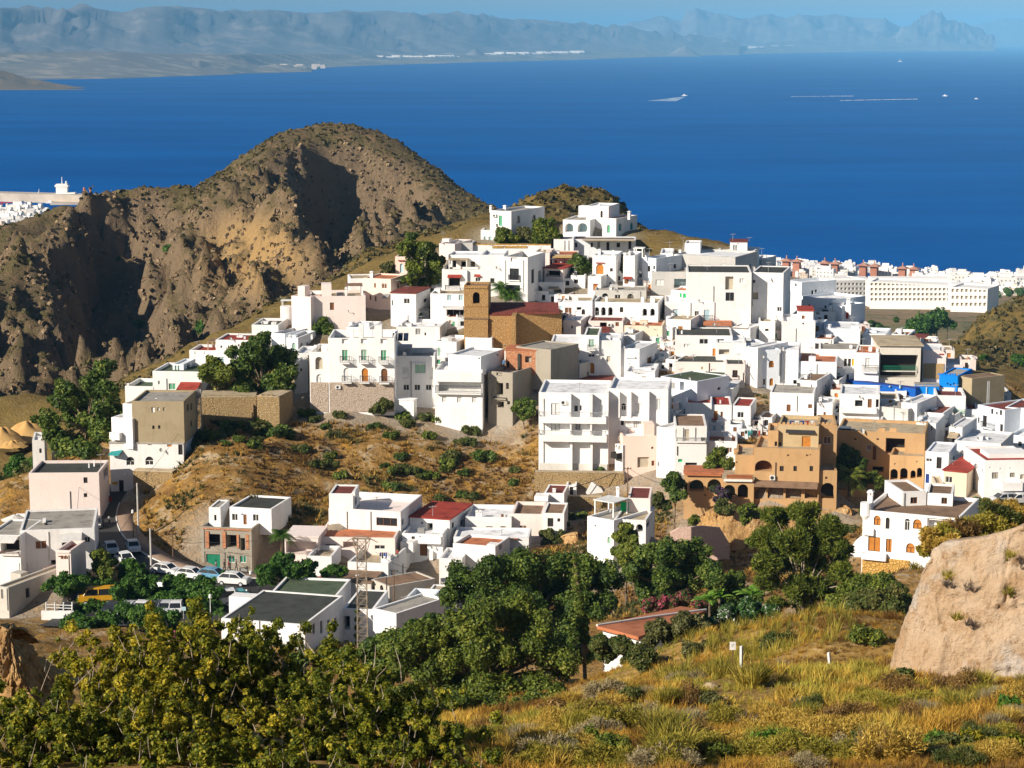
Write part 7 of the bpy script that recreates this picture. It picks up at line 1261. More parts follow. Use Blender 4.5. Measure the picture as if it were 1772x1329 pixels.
# ------------------------------------------------------------------ stone walls of the terraces
H("castellated stone retaining wall under the two terrace trees", 'stone', 'rbeige', 347, 445, 688, 766, None, "cr 347 446 684.5 11;fin 357 360 760 735 .4;fin 436 439 700 736 .8", name='retaining_wall', cat='wall', d=6, yaw=4, drop=0, oh=-.2, auto=False, ext=2, Y=317)
B('upper_wall', 'stone', 'rbeige', 445.5, 484, 686, 738, None, "cr 446 472 682 3", d=6, yaw=-14, drop=0, oh=-.2, ext=3)
H("curved stone wall holding the bank beside the tall brown house", 'stone', 'rbeige', 232, 300, 815, 872, None, "", name='retaining_wall', cat='wall', d=2, yaw=-12, drop=0, oh=-.2, auto=False, ext=2, Y=299.5)
H("round stone bastion below the pink house terrace", 'stone', 'rbeige', 637, 670, 527, 565, None, "", name='bastion', cat='wall', d=4, yaw=-4, drop=0, oh=-.05, auto=False, Y=370)
H("rubble wall running below the large balcony apartment block", 'stone', 'rbeige', 925, 1080, 817, 836, None, "", name='retaining_wall', cat='wall', d=1, yaw=-4, drop=0, oh=-.2, auto=False, Y=303, ext=2)
H("rubble wall above the tan villa roof", 'stone', 'rbeige', 1308, 1420, 714, 728, None, "", name='retaining_wall', cat='wall', d=1, yaw=-4, drop=0, oh=-.2, auto=False, Y=322, ext=4)
H("low stone terrace wall near the white ruin", 'stone', 'rbeige', 975, 1042, 860, 880, None, "", name='retaining_wall', cat='wall', d=1, yaw=-4, drop=0, oh=-.2, auto=False, Y=297, ext=2)
m_ = MB(); qa = [(1160,922),(1175,914),(1215,911),(1246,914),(1262,940),(1263,985),(1160,985)]; qa = [at(x, y, 274) for x, y in qa]; m_.poly(qa); m_.poly([q + [0, .6, 0] for q in qa][::-1])
for i in range(len(qa)): j = (i + 1) % len(qa); m_.poly([qa[i], qa[j], qa[j] + [0, .6, 0], qa[i] + [0, .6, 0]])
tag(m_.build('block_wall', 'pinkblock'), "pinkish concrete block retaining wall below the tan arcade", 'wall')
o, _V = outcrop('cliff', [at(1160, 985, 286), at(1175, 985, 280), at(1230, 985, 277.5), at(1300, 985, 278), at(1380, 985, 279), at(1450, 985, 280), at(1500, 975, 281), at(1530, 965, 286)], [6.0, 7.0, 7.6, 7.6, 7.6, 7.4, 6.6], -1.0, 'ochrerock', 47, 3.0, 4, .55, 60, 220); tag(o, kind='structure')
o, _V = outcrop('cliff', [at(918, 978, 286), at(945, 978, 281), at(980, 978, 279), at(1012, 978, 279), at(1030, 975, 284)], [2.6, 3.6, 4.2, 3.8], -1.2, 'ochrerock', 53, 1.6, 3, .22, 50, 100); tag(o, kind='structure')
# round white tower
Yt = 365; p = at(497, 565, Yt); root = empty('round_tower', p, "short round white tower with a small pergola on its roof", 'tower'); m_ = MB(); zt = at(497, 531, Yt)[2]; m_.tube((p[0], p[1] + 1.2, p[2] - 4), (p[0], p[1] + 1.2, zt), 1.3, 1.3, 24); m_.build('wall', 'white', root, smooth=False)
m_ = MB(); q = at(490, 531, Yt)
for dx in (-.9, .9):
    for dy in (.4, 2.0): m_.tube((p[0] + dx, p[1] + dy, zt), (p[0] + dx, p[1] + dy, zt + 1.0), .06, k=5)
m_.obox(np.array([p[0], p[1] + 1.2]), np.array([1., 0]), np.array([0, 1.]), 1.15, 1.0, zt + 1.0, zt + 1.1); m_.build('pergola', 'pwhite', root)
# red tiled roof among the trees
Y0 = 150; pts = [(1033, 1083, 150), (1105, 1102, 146), (1222, 1056, 158), (1178, 1049, 164)]; P4 = [at(*q) for q in pts]; c = np.mean(P4, 0); root = empty('roofed_house', (c[0], c[1], c[2] - 3), "low house of which only a wide terracotta tiled roof shows among trees", 'house')
m_ = MB(); m_.hexa([p - [0, 0, .25] for p in P4] + P4); m_.build('roof', 'rterra', root)
m_ = MB(); ins = [p + (c - p) * .1 for p in P4]; m_.hexa([p - [0, 0, 4] for p in ins] + [p - [0, 0, .3] for p in ins]); m_.build('wall', 'white', root)
m_ = MB(); m_.path([P4[0] + [0, 0, .04], (P4[0] + P4[2]) / 2 + [0, 0, .1], P4[2] + [0, 0, .04]], .1, k=5); m_.build('ridge', 'canvas', root)
m_ = MB(); q0, q1 = at(1165, 1118, 138), at(1225, 1098, 143); m_.obox((q0 + q1)[:2] / 2, (q1 - q0)[:2] / np.linalg.norm((q1 - q0)[:2]), np.array([-(q1 - q0)[1], (q1 - q0)[0]]) / np.linalg.norm((q1 - q0)[:2]), 1.3, .12, q0[2] - 1, q1[2] + .3); tag(m_.build('garden_wall', 'white'), "white garden wall partly hidden by shrubs near the tiled roof", 'wall')
# ------------------------------------------------------------------ poles, pylons, lamps, wires, posts
def pole(label, px, py, ytop, Y, r=.11, m='pole', name='utility_pole', arm=True, lamp=False):
    g = at(px, py, Y); zt = at(px, ytop, Y)[2]; z0 = gz1(g[0], g[1]) - .3; root = empty(name, (g[0], g[1], min(z0, zt - 2)), label, 'street lamp' if lamp else 'pole'); mb = MB(); mb.tube((g[0], g[1], z0), (g[0], g[1], zt), r, r * .65, 8); mb.build('post', m, root)
    if arm: mb = MB(); mb.tube((g[0] - .5, g[1], zt - .25), (g[0] + .5, g[1], zt - .25), .05, k=5); [mb.tube((g[0] + s, g[1], zt - .25), (g[0] + s, g[1], zt - .05), .05, k=5) for s in (-.45, 0, .45)]; mb.build('crossarm', 'iron', root)
    if lamp: mb = MB(); mb.tube((g[0], g[1], zt), (g[0], g[1], zt + .15), .1, .2, 8); mb.tube((g[0], g[1], zt + .15), (g[0], g[1], zt + .45), .2, .14, 8); mb.tube((g[0], g[1], zt + .45), (g[0], g[1], zt + .6), .2, .03, 8); mb.build('lantern', 'pwhite', root)
    return np.array([g[0], g[1], zt - .1])
w1 = pole("tall pale concrete pole left of the dry slope", 240, 932, 836, 281, .16)
w2 = pole("pale concrete pole rising from the parked cars", 262, 992, 914, 268, .15)
w3 = pole("dark wooden pole on the slope edge by the pavement", 300, 985, 922, 272, .1, 'polewood')
w4 = pole("wooden pole on the road beside the pink building", 140, 884, 824, 294, .1, 'polewood')
w5 = pole("slender dark lamp post by the road bend", 231, 935, 889, 279, .07, 'iron', 'street_lamp', False, True)
w6 = pole("thin pale pole in front of the pink windowless wall", 124, 905, 850, 290, .05, 'galv', arm=False)
w7 = pole("wooden pole braced by cables on the slope below the peach house", 1086, 858, 808, 290, .1, 'polewood')
w8 = pole("wooden pole in the alley of the grey terrace house", 1119, 520, 486, 360, .1, 'polewood')
w9 = pole("thin pole behind the summit villa terrace", 1135, 430, 398, 400, .09, 'polewood')
w10 = pole("wooden pole beside the beige flank wall", 682, 1048, 985, 256, .1, 'polewood')
pole("lamp post at the corner of the unfinished house", 434, 1015, 995, 262, .06, 'iron', 'street_lamp', False, True)
pole("lamp post between the white row and the hedge tree", 433, 1032, 996, 258, .05, 'iron', 'street_lamp', False, False)
pole("grey post with a small blue sign at the car park exit", 318, 1078, 1050, 244, .05, 'galv', arm=False)
s_ = [o for o in bpy.data.objects if o.get('label', '').startswith('grey post with')][0]; m_ = MB(); g = at(318, 1050, 243.8); m_.obox(g[:2], np.array([1., 0]), np.array([0, 1.]), .25, .03, g[2] - .5, g[2]); m_.build('sign', 'lblue', s_)
pole("white lamp globe post beside the palm of the car park", 364, 1050, 1036, 246, .06, 'pwhite', 'street_lamp', False, True)
pole("white globe lamp on a post in the car park trees", 129, 1050, 1024, 256, .06, 'pwhite', 'street_lamp', False, True)
def cable(label, a, b, sag, r=.025, group='power cables'):
    mb = MB(); P = [a + (b - a) * t - np.array([0, 0, sag * 4 * t * (1 - t)]) for t in np.linspace(0, 1, 11)]; mb.path(P, r, k=4); tag(mb.build('cable', 'iron'), label, 'cable')
cable("cable slung from the pale pole up to the brown house", w1, at(318, 735, 304), .6); cable("cable between the two pale concrete poles", w1, w2, .6); cable("cable from the parked cars pole to the unfinished house", w2, at(352, 938, 275), .8)
cable("cable running on past the unfinished house to the palm", at(352, 938, 275), at(470, 931, 268), .3); cable("cable from the road pole to the small concrete tower", w4, at(124, 956, 257), 1.2); cable("right cable bracing the slope pole", w7, at(1150, 838, 290), .3); cable("left cable bracing the slope pole", w7, at(1060, 850, 285), .2)
cable("thick pipe like cable crossing the slope to the balcony block", at(965, 850, 298), at(1065, 818, 302), .2, .05); cable("upper cable from the lattice mast across the street", at(650, 955, 225), at(730, 985, 250), .6); cable("cable from the flank pole along the beige wall", w10, at(728, 995, 268), .3)
def lattice(label, px, py, ytop, Y, wb, wt, flare=None, m='rust'):
    g = at(px, py, Y); zt = at(px, ytop, Y)[2]; z0 = gz1(g[0], g[1]); root = empty('lattice_pylon', (g[0], g[1], z0), label, 'pylon'); mb = MB(); h = zt - z0; n = int(h / (wb * .9)); prof = lambda t: wb + (wt - wb) * t
    def cor(t): w_ = prof(t) / 2; return [np.array([g[0] + sx * w_, g[1] + sy * w_, z0 + h * t]) for sx, sy in ((-1, -1), (1, -1), (1, 1), (-1, 1))]
    for k in range(n):
        A_, B_ = cor(k / n), cor((k + 1) / n)
        for i in range(4):
            j = (i + 1) % 4; mb.tube(A_[i], B_[i], .045, k=4, caps=False); mb.tube(A_[i], B_[j] if k % 2 else B_[j], .028, k=3, caps=False); mb.tube(A_[j], B_[i], .028, k=3, caps=False); mb.tube(B_[i], B_[j], .028, k=3, caps=False)
    mb.build('mast', m, root)
    if flare:
        mb = MB(); t0 = cor(.87); w_ = flare
        for sx in (-1, 1):
            e_ = np.array([g[0] + sx * w_, g[1], zt + .2]); [mb.tube(c_, e_, .045, k=4) for c_ in t0]
            for q in (.35, .7): a_ = (t0[0] + t0[2]) / 2; b2 = a_ + (e_ - a_) * q; mb.tube(b2, np.array([g[0] + sx * w_ * q * .4, g[1], b2[2] + .5]), .03, k=3)
        mb.tube((g[0] - w_ * 1.05, g[1] - .2, zt + .2), (g[0] + w_ * 1.05, g[1] - .2, zt + .2), .06, k=4); mb.tube((g[0] - w_ * 1.05, g[1] + .2, zt + .2), (g[0] + w_ * 1.05, g[1] + .2, zt + .2), .06, k=4)
        mb.path([np.array([g[0] - w_ * 1.6, g[1], zt - .1]), np.array([g[0] - w_ * .5, g[1], zt + .5]), np.array([g[0] + w_ * .5, g[1], zt + .45]), np.array([g[0] + w_ * 1.8, g[1], zt - .25])], .05, k=4); mb.build('crossarm', m, root)
lattice("rusty lattice power pylon in front of the white foreground block", 628, 1150, 935, 222, 1.15, .95, 1.0)
lattice("thin grey lattice mast at the corner of the brown house", 346, 768, 674, 311, .75, .6, None, 'galv')
lattice("tiny lattice mast on the roof of the right hand corner house", 1709, 706, 660, 326, .35, .25, None, 'galv')
for lab, x0, y0, x1, y1, Y in (("upright white timber post in the grass by the little sign", 1283, 1157, 1283, 1118, 91), ("leaning white timber post nearer the pale cliff", 1438, 1163, 1434, 1129, 92)):
    a, b = at(x0, y0 + 6, Y), at(x1, y1, Y); m_ = MB(); m_.tube(a, b, .085, .08, 4); m_.tube(a + (b - a) * .72, a + (b - a) * .74, .095, .095, 4); tag(m_.build('marker_post', 'canvas'), lab, 'post')
g = at(1268, 1118, 92); root = empty('sign_board', (g[0], g[1], gz1(g[0], g[1])), "small square white notice with a faint mark on a thin stake", 'sign'); m_ = MB(); m_.obox(g[:2], np.array([1., 0]), np.array([0, 1.]), .14, .015, g[2] - .18, g[2] + .2); m_.build('board', 'canvas', root)
m_ = MB(); m_.tube((g[0], g[1] + .03, gz1(g[0], g[1]) - .1), (g[0], g[1] + .03, g[2]), .025, k=5); m_.build('stake', 'polewood', root); m_ = MB(); m_.path([np.array([g[0] + math.cos(t) * .05, g[1] - .02, g[2] + .03 + math.sin(t) * .06]) for t in np.linspace(0, 5, 8)], .012, k=4); m_.build('mark', 'greyp', root)
# dead twiggy shrubs in the foreground
for lab, px, py, h in (("bare twiggy dead shrub in the near grass, right of centre", 1515, 1310, 1.3), ("small bare dead shrub below the sign posts", 1290, 1275, .9), ("grey leafless bush near the lower left rocks", 165, 1120, 1.6)):
    Y = 57 if py > 1290 else 68 if py > 1200 else 105; g = at(px, py, Y); z = gz1(g[0], g[1]); rg = np.random.default_rng(px); m_ = MB()
    def grow(p, d, L_, r, k):
        q = p + d * L_; m_.tube(p, q, r, r * .7, 4)
        if k:
            for _ in range(3): e = d + rg.normal(size=3) * .55; e[2] += .1; e /= np.linalg.norm(e); grow(p + (q - p) * rg.uniform(.5, 1), e, L_ * .72, r * .6, k - 1)
    for s in range(4): d = rg.normal(size=3) * .5; d[2] = .9; d /= np.linalg.norm(d); grow(np.array([g[0], g[1], z]), d, h * .38, .022, 4)
    tag(m_.build('dead_shrub', 'bark'), lab, 'shrub')
# ------------------------------------------------------------------ cars
flat('silver', (.55, .57, .60), .3, .6); flat('carwhite', (.80, .80, .80), .3, .6); flat('carred', (.55, .03, .03), .3, .6); flat('carblue', (.14, .34, .52), .3, .6); flat('cardark', (.05, .055, .07), .3, .6); flat('vanyellow', (.70, .36, .02), .4, .5); flat('tyre', (.02, .02, .02), .9, .1); flat('lamp', (.75, .75, .72), .2, .6); flat('carteal', (.05, .38, .42), .3, .6)
def car(label, px, py, Y, heading, paint, kind='hatch', group=None):
    g = at(px, py, Y); z = gz1(g[0], g[1]) + .1; root = empty('parked_car' if paint != 'vanyellow' else 'van', (g[0], g[1], z), label, 'car' if paint != 'vanyellow' else 'van', group); L_, W_, Hh_ = {'hatch': (3.9, 1.68, 1.45), 'van': (4.6, 1.8, 2.1), 'mpv': (4.3, 1.75, 1.65)}[kind]
    body = [(-.5, .22), (-.5, .50), (-.47, .62), (-.30, .66), (.36, .66), (.47, .58), (.5, .45), (.5, .2)] if kind != 'van' else [(-.5, .16), (-.5, .55), (-.30, .58), (.5, .58), (.5, .16)]
    cab = [(-.31, .655), (-.14, .97), (.02, 1.0), (.26, .98), (.42, .655)] if kind != 'van' else [(-.36, .575), (-.24, .97), (-.1, 1.0), (.5, .99), (.5, .575)]
    def ext(pf, wd0, wd1, m, name, par):
        mb = MB(); zs = [p[1] for p in pf]; lo, hi = min(zs), max(zs); A_ = []; B_ = []
        for x, zz in pf: w_ = wd0 + (wd1 - wd0) * ((zz - lo) / (hi - lo + 1e-6)); A_.append((x * L_, -w_ / 2 * W_, zz * Hh_)); B_.append((x * L_, w_ / 2 * W_, zz * Hh_))
        mb.poly(A_); mb.poly(B_[::-1])
        for i in range(len(pf)): j = (i + 1) % len(pf); mb.poly([A_[i], A_[j], B_[j], B_[i]])
        me = bpy.data.meshes.new(name); me.from_pydata(mb.v, [], mb.f); me.materials.append(M[m]); ob = bpy.data.objects.new(name, me); col.objects.link(ob); ob.parent = par; return ob
    ob = ext(body, .96, 1.0, paint, 'body', root); ext(cab, .92, .78, 'glass', 'windows', root); rf = [(x, zz) for x, zz in cab if zz > .9]; rf = [(rf[0][0], rf[0][1]), (rf[1][0], rf[1][1] + .02), (rf[2][0], rf[2][1] + .012), (rf[2][0], rf[2][1] - .03), (rf[0][0], rf[0][1] - .03)]
    orf = ext(rf, .82, .8, paint, 'roof', root)
    mb = MB()
    for (x0, z0_), (x1, z1_) in ((cab[0], cab[1]), (cab[4], cab[3])): 
        for s in (-1, 1): mb.tube((x0 * L_, s * W_ * .455, z0_ * Hh_), (x1 * L_, s * W_ * .395, z1_ * Hh_), .06, k=4)
    for s in (-1, 1): mb.tube((.05 * L_, s * W_ * .462, .655 * Hh_), (.05 * L_, s * W_ * .4, .97 * Hh_), .05, k=4)
    r0_ = orf.data; v0_ = [tuple(v.co) for v in r0_.vertices]; f0_ = [tuple(p.vertices) for p in r0_.polygons]; me = bpy.data.meshes.new('roof'); me.from_pydata(v0_ + mb.v, [], f0_ + [tuple(q + len(v0_) for q in f) for f in mb.f]); me.materials.append(M[paint]); orf.data = me
    for sx in (-.31, .30):
        for s in (-1, 1):
            mb = MB(); mb.tube((sx * L_, s * W_ * .38, .31), (sx * L_, s * W_ * .51, .31), .31, .31, 14); me = bpy.data.meshes.new('wheel'); me.from_pydata(mb.v, [], mb.f); me.materials.append(M['tyre']); o3 = bpy.data.objects.new('wheel', me); col.objects.link(o3); o3.parent = root
            mb = MB(); mb.tube((sx * L_, s * W_ * .515, .31), (sx * L_, s * W_ * .525, .31), .19, .19, 10); me = bpy.data.meshes.new('rim'); me.from_pydata(mb.v, [], mb.f); me.materials.append(M['silver']); o4 = bpy.data.objects.new('rim', me); col.objects.link(o4); o4.parent = o3
    for s in (-1, 1):
        mb = MB(); mb.obox(np.array([-.495 * L_, s * W_ * .36]), np.array([1., 0]), np.array([0, 1.]), .05, .17, .48 * Hh_, .60 * Hh_); me = bpy.data.meshes.new('headlight'); me.from_pydata(mb.v, [], mb.f); me.materials.append(M['lamp']); o3 = bpy.data.objects.new('headlight', me); col.objects.link(o3); o3.parent = root
    root.rotation_euler = (0, 0, R(heading)); _org[root.name] = (g[0], g[1], z); return root
car("red car driving down the narrow road past the pink building", 172, 876, 297, 72, 'carred', 'mpv'); car("silver car parked on the road behind the white one", 230, 955, 273, 108, 'silver'); car("grey car at the left of the three by the hedge tree", 192, 958, 272, 110, 'silver', 'hatch'); car("small white car parked nearest the hedge tree", 216, 968, 268, 120, 'carwhite')
car("white car parked at the roadside wall, left one", 287, 990, 265, 152, 'carwhite'); car("white car parked in the middle of the roadside row", 330, 998, 263, 156, 'carwhite'); car("light blue hatchback among the white roadside cars", 368, 1002, 262.5, 160, 'carblue', 'mpv'); car("white van like car at the right end of the roadside row", 404, 1010, 261, 165, 'carwhite', 'mpv'); car("dark car in shade on the road behind the pavement", 168, 918, 286, 95, 'cardark')
car("yellow van parked under the clipped trees", 168, 1052, 254, 12, 'vanyellow', 'van')
for i, (x, y, c_) in enumerate([(118, 1058, 'cardark'), (195, 1062, 'cardark'), (222, 1063, 'silver'), (245, 1064, 'carwhite'), (270, 1066, 'cardark'), (286, 1066, 'silver'), (305, 1070, 'carwhite')]):
    nm = ["dark car beside the white car park railing", "dark car just right of the yellow van", "silver car second right of the yellow van", "white car in the middle of the shaded car park row", "dark car behind the low green hedge", "silver car near the right end of the car park row", "white car last in the shaded car park row"][i]; car(nm, x, y, 250, 70 + i * 4, c_)
car("teal car roof showing beyond the clipped trees", 408, 1040, 256, 20, 'carteal'); car("white van parked beside the car park lamp", 374, 1042, 255, 15, 'carwhite', 'van')
for i, (x, y, c_) in enumerate([(1738, 830, 'silver'), (1764, 828, 'carwhite')]): car(["silver car on the terrace of the long white house", "white car cut by the right picture edge"][i], x, y, 276, 20, c_)
# ------------------------------------------------------------------ white railing by the car park, parasols, clothes line
Yr_ = 248; root = empty('railing', at(100, 1062, Yr_), "white timber railing on a low wall beside the beige house", 'railing'); m_ = MB()
for x in (80, 95, 110, 125): a, b = at(x, 1056, Yr_), at(x, 1042, Yr_); m_.tube(a, b, .09, k=6)
for y in (1046, 1051): m_.tube(at(80, y, Yr_), at(126, y + 2, Yr_), .06, k=5)
m_.build('rails', 'pwhite', root); m_ = MB(); a, b = at(72, 1070, Yr_ + .1), at(128, 1070, Yr_ + .1); m_.obox((a + b)[:2] / 2, np.array([1., 0]), np.array([0, 1.]), abs(b[0] - a[0]) / 2, .12, a[2] - 1, at(100, 1057, Yr_)[2]); m_.build('wall', 'white', root)
for lab, x, y, s in (("white parasol on the terrace left of the pink building", 24, 890, 1.9), ("shaded white parasol right of the bright one", 42, 897, 1.7)):
    g = at(x, y, 288); root = empty('parasol', (g[0], g[1], g[2] - 2.2), lab, 'parasol'); m_ = MB(); m_.tube((g[0], g[1], g[2] - 3), (g[0], g[1], g[2]), .05, k=6); m_.build('pole', 'galv', root); m_ = MB(); m_.tube((g[0], g[1], g[2] - .75), (g[0], g[1], g[2]), s, .05, 8, False); m_.build('canopy', 'canvas', root)
H("white terrace with potted plants under the parasols", 'white', 'rbeige', 8, 52, 905, 925, None, "", name='terrace', cat='terrace', d=6, yaw=-4, drop=.4, auto=False, Y=286, ext=3)
def wash(label, x0, x1, y, Y, cols):
    a, b = at(x0, y, Y), at(x1, y, Y); root = empty('clothes_line', a, label, 'clothes line'); m_ = MB(); m_.tube(a, b, .02, k=4); m_.tube(a, a - [0, 0, 1.4], .04, k=5); m_.tube(b, b - [0, 0, 1.4], .04, k=5); m_.build('line', 'galv', root); n = len(cols)
    for i, c in enumerate(cols): p = a + (b - a) * (i + .5) / n; w_ = np.linalg.norm(b - a) / n * .4; m_ = MB(); m_.obox(p[:2], np.array([1., 0]), np.array([0, 1.]), w_, .02, p[2] - .5 - .3 * (i % 2), p[2]); m_.build('garment', c, root)
wash("clothes line with dark trousers above the long beige flank", 657, 673, 956, 262, ['navyp', 'dark', 'navyp', 'navyp', 'pwhite']); wash("clothes line with dark and teal washing behind the tan villa", 1289, 1316, 745, 312, ['dark', 'teal', 'teal', 'dark', 'dark', 'redp']); wash("clothes line on the rooftop of the tan villa", 1366, 1410, 728, 289, ['navyp', 'pwhite', 'navyp', 'redp', 'pwhite'])
# ------------------------------------------------------------------ people
flat('skin', (.45, .26, .17), .6); flat('cloth_blue', (.05, .20, .45), .9); flat('cloth_white', (.75, .75, .74), .9); flat('cloth_dark', (.04, .04, .05), .9); flat('cloth_red', (.45, .08, .06), .9); flat('hair', (.03, .02, .015), .8)
def person(label, px, py, Y, head, shirt, legs, step=.18, turn=0, h=1.7):
    g = at(px, py, Y); z = gz1(g[0], g[1]); z = max(z, g[2] - .6) if abs(z - g[2]) < 2 else g[2]; k = h / 1.7; root = empty('person', (g[0], g[1], z), label, 'person'); me = bpy.data.meshes.new('body')
    J = [(0, 0, .93), (0, 0, 1.15), (0, 0, 1.40), (0, -.01, 1.50), (0, -.03, 1.62), (-.09, 0, .88), (-.10, -step, .50), (-.10, -step * .9, .06), (-.10, -step - .14, .03), (.09, 0, .88), (.10, step * .8, .50), (.10, step * 1.3, .08), (.10, step * 1.3 - .14, .03), (-.19, 0, 1.38), (-.24, .06, 1.10), (-.23, -.05, .86), (-.22, -.09, .78), (.19, 0, 1.38), (.24, -.06, 1.10), (.23, -.14, .87), (.22, -.2, .80)]
    E_ = [(0, 1), (1, 2), (2, 3), (3, 4), (0, 5), (5, 6), (6, 7), (7, 8), (0, 9), (9, 10), (10, 11), (11, 12), (2, 13), (13, 14), (14, 15), (15, 16), (2, 17), (17, 18), (18, 19), (19, 20)]
    r_ = [.14, .13, .15, .055, .10, .09, .06, .04, .035, .09, .06, .04, .035, .055, .042, .032, .035, .055, .042, .032, .035]
    me.from_pydata([(a * k, b * k, c * k) for a, b, c in J], E_, []); o = bpy.data.objects.new('body', me); col.objects.link(o); o.modifiers.new('skin', 'SKIN'); sv = me.skin_vertices[0].data
    for i, rr in enumerate(r_): sv[i].radius = (rr * k, rr * k * (.75 if i in (0, 1, 2) else 1))
    sv[0].use_root = True; o.modifiers.new('sub', 'SUBSURF').levels = 1; dg = bpy.context.evaluated_depsgraph_get(); dg.update(); m2 = bpy.data.meshes.new_from_object(o.evaluated_get(dg)); bpy.data.objects.remove(o)
    for mm in ('skin', shirt, legs): m2.materials.append(M[mm])
    for p in m2.polygons: c = p.center; p.material_index = 2 if c.z < .95 * k and abs(c.x) < .2 * k else (1 if .9 * k < c.z < 1.47 * k and not (abs(c.x) > .19 * k and c.z < 1.15 * k) else 0); p.use_smooth = True
    m2.name = 'body'; o = bpy.data.objects.new('body', m2); col.objects.link(o); o.parent = root; bm_ = MB()
    for j in range(5):
        for i in range(10):
            def sp(a, b): th = a * math.pi * 2 / 10; ph = -.1 + b * 1.6 / 5; return (math.cos(th) * math.cos(ph) * .112 * k, (math.sin(th) * math.cos(ph) * .115 + -.02) * k, (1.66 + math.sin(ph) * .10) * k)
            bm_.poly([sp(i, j), sp(i + 1, j), sp(i + 1, j + 1), sp(i, j + 1)])
    me = bpy.data.meshes.new('hair'); me.from_pydata(bm_.v, [], bm_.f); me.materials.append(M['hair']); oh_ = bpy.data.objects.new('hair', me); col.objects.link(oh_); oh_.parent = root; root.rotation_euler = (0, 0, R(turn))
person("person in a white top walking past the green garage door", 374, 990, 274, 0, 'cloth_white', 'cloth_red', turn=80); person("person in dark clothes walking beside the green garage", 388, 990, 273, 0, 'cloth_dark', 'cloth_dark', turn=90); person("person in brown dark clothes ahead of the walking group", 396, 990, 273, 0, 'cloth_red', 'cloth_dark', turn=85); person("last dark dressed person by the small grey window", 409, 990, 272.5, 0, 'cloth_dark', 'cloth_dark', turn=100)
person("person in a blue top standing at the open orange door", 1028, 647, 335.5, 0, 'cloth_blue', 'cloth_dark', .04, 20); person("person in a white shirt standing below the hedge tree", 454, 1035, 252, 0, 'cloth_white', 'cloth_dark', .05); person("person in white crouched low over the pavement at the bend", 189, 903, 288, 0, 'cloth_white', 'cloth_dark', .1, 30, 1.3); person("two tone dressed person on the roof yard of the unfinished house", 872, 640, 325, 0, 'cloth_blue', 'cloth_dark', .05)
person("person in a red top sitting height on the white roof terrace", 688, 966, 262, 0, 'cloth_red', 'cloth_dark', .05, 0, 1.2)
# ------------------------------------------------------------------ sand heaps and lawn in the valleys
def heap(label, px, py, Y, w_, h_):
    g = at(px, py, Y); n = 40; rr = np.linspace(0, 1, 14); V = []; 
    for r_ in rr:
        for t in np.linspace(0, 2 * math.pi, n, endpoint=False): V.append((g[0] + math.cos(t) * r_ * w_, g[1] + math.sin(t) * r_ * w_ * .8, g[2] - 1 + h_ * max(0, 1 - r_ * r_) ** 1.5 * (1 + .1 * math.sin(3 * t)) + .4 * (vn(np.array([math.cos(t) * r_ * 5 + 9]), np.array([math.sin(t) * r_ * 5 + 9]))[0] - .5)))
    V = np.array(V); i = (np.arange(13)[:, None] * n + np.arange(n)[None, :]).ravel(); j = (np.arange(13)[:, None] * n + (np.arange(n) + 1)[None, :] % n).ravel(); tag(npmesh('sand_heap', V, np.stack([i, j, j + n, i + n], 1), 'sandheap', smooth=True), label, 'sand heap')
heap("large pile of ochre sand beyond the eucalyptus", 48, 752, 425, 6.5, 3.6); heap("second ochre sand pile to the left", 5, 757, 418, 5, 3.0); heap("small low heap in front of the big sand pile", 22, 764, 408, 3, 1.2)
m_ = MB(); m_.poly([(x, y, coastz(np.array([x]), np.array([y]))[0] + .8) for x, y in [(150, 760), (225, 760), (245, 860), (165, 860)]]); tag(m_.build('lawn', 'lawn'), kind='structure')
rgv = np.random.default_rng(8)
for i, (px, py, r_) in enumerate([(1600,558,18),(1622,548,17),(1580,562,15),(1570,570,12),(1612,566,18),(1640,560,10),(1520,572,14),(1530,585,10),(1460,545,9),(1475,552,8),(1505,560,7),(1550,552,6),(1680,505,9),(1720,508,9),(1745,505,8),(1765,505,8),(1595,575,12)]):
    Y = 850 if py > 530 else 1500; g = at(px, py, Y); rr = r_ * Y / F; z = min(g[2] - rr, coastz(np.array([g[0]]), np.array([Y]))[0]); root = empty('valley_tree', (g[0], g[1], z), "dark green rounded tree in the valley between the village and the white hotel", 'tree', 'trees in the valley beyond the village'); leaves('crown', [(g[0] + rgv.normal() * rr * .4, g[1] + rgv.normal() * rr * .4, g[2] + rgv.normal() * rr * .25) for _ in range(6)], [rr * .6] * 6, 1300, rr * .16, 'leaf_park', root, rgv); m_ = MB(); m_.tube((g[0], g[1], z), g, rr * .1, rr * .06, 6); m_.build('trunk', 'bark', root)
for i, (px, py, r_) in enumerate([(20,705,20),(55,700,18),(-10,710,20),(85,702,14),(20,870,22),(40,850,20),(10,840,24),(45,890,16),(20,810,20),(45,815,18),(5,880,22),(55,800,10),(0,900,16)]):
    Y = 470 if py < 720 else 345; g = at(px, py, Y); rr = r_ * Y / F; z = g[2] - rr; root = empty('valley_bush', (g[0], g[1], z), "dense green bush in the valley at the left edge", 'shrub', 'bushes in the valley at the left edge'); leaves('foliage', [(g[0] + rgv.normal() * rr * .5, g[1] + rgv.normal() * rr * .5, g[2] + rgv.normal() * rr * .3) for _ in range(6)], [rr * .6] * 6, 1800, .4, ['leaf_bush', 'leaf_mid', 'leaf_park'][i % 3], root, rgv)
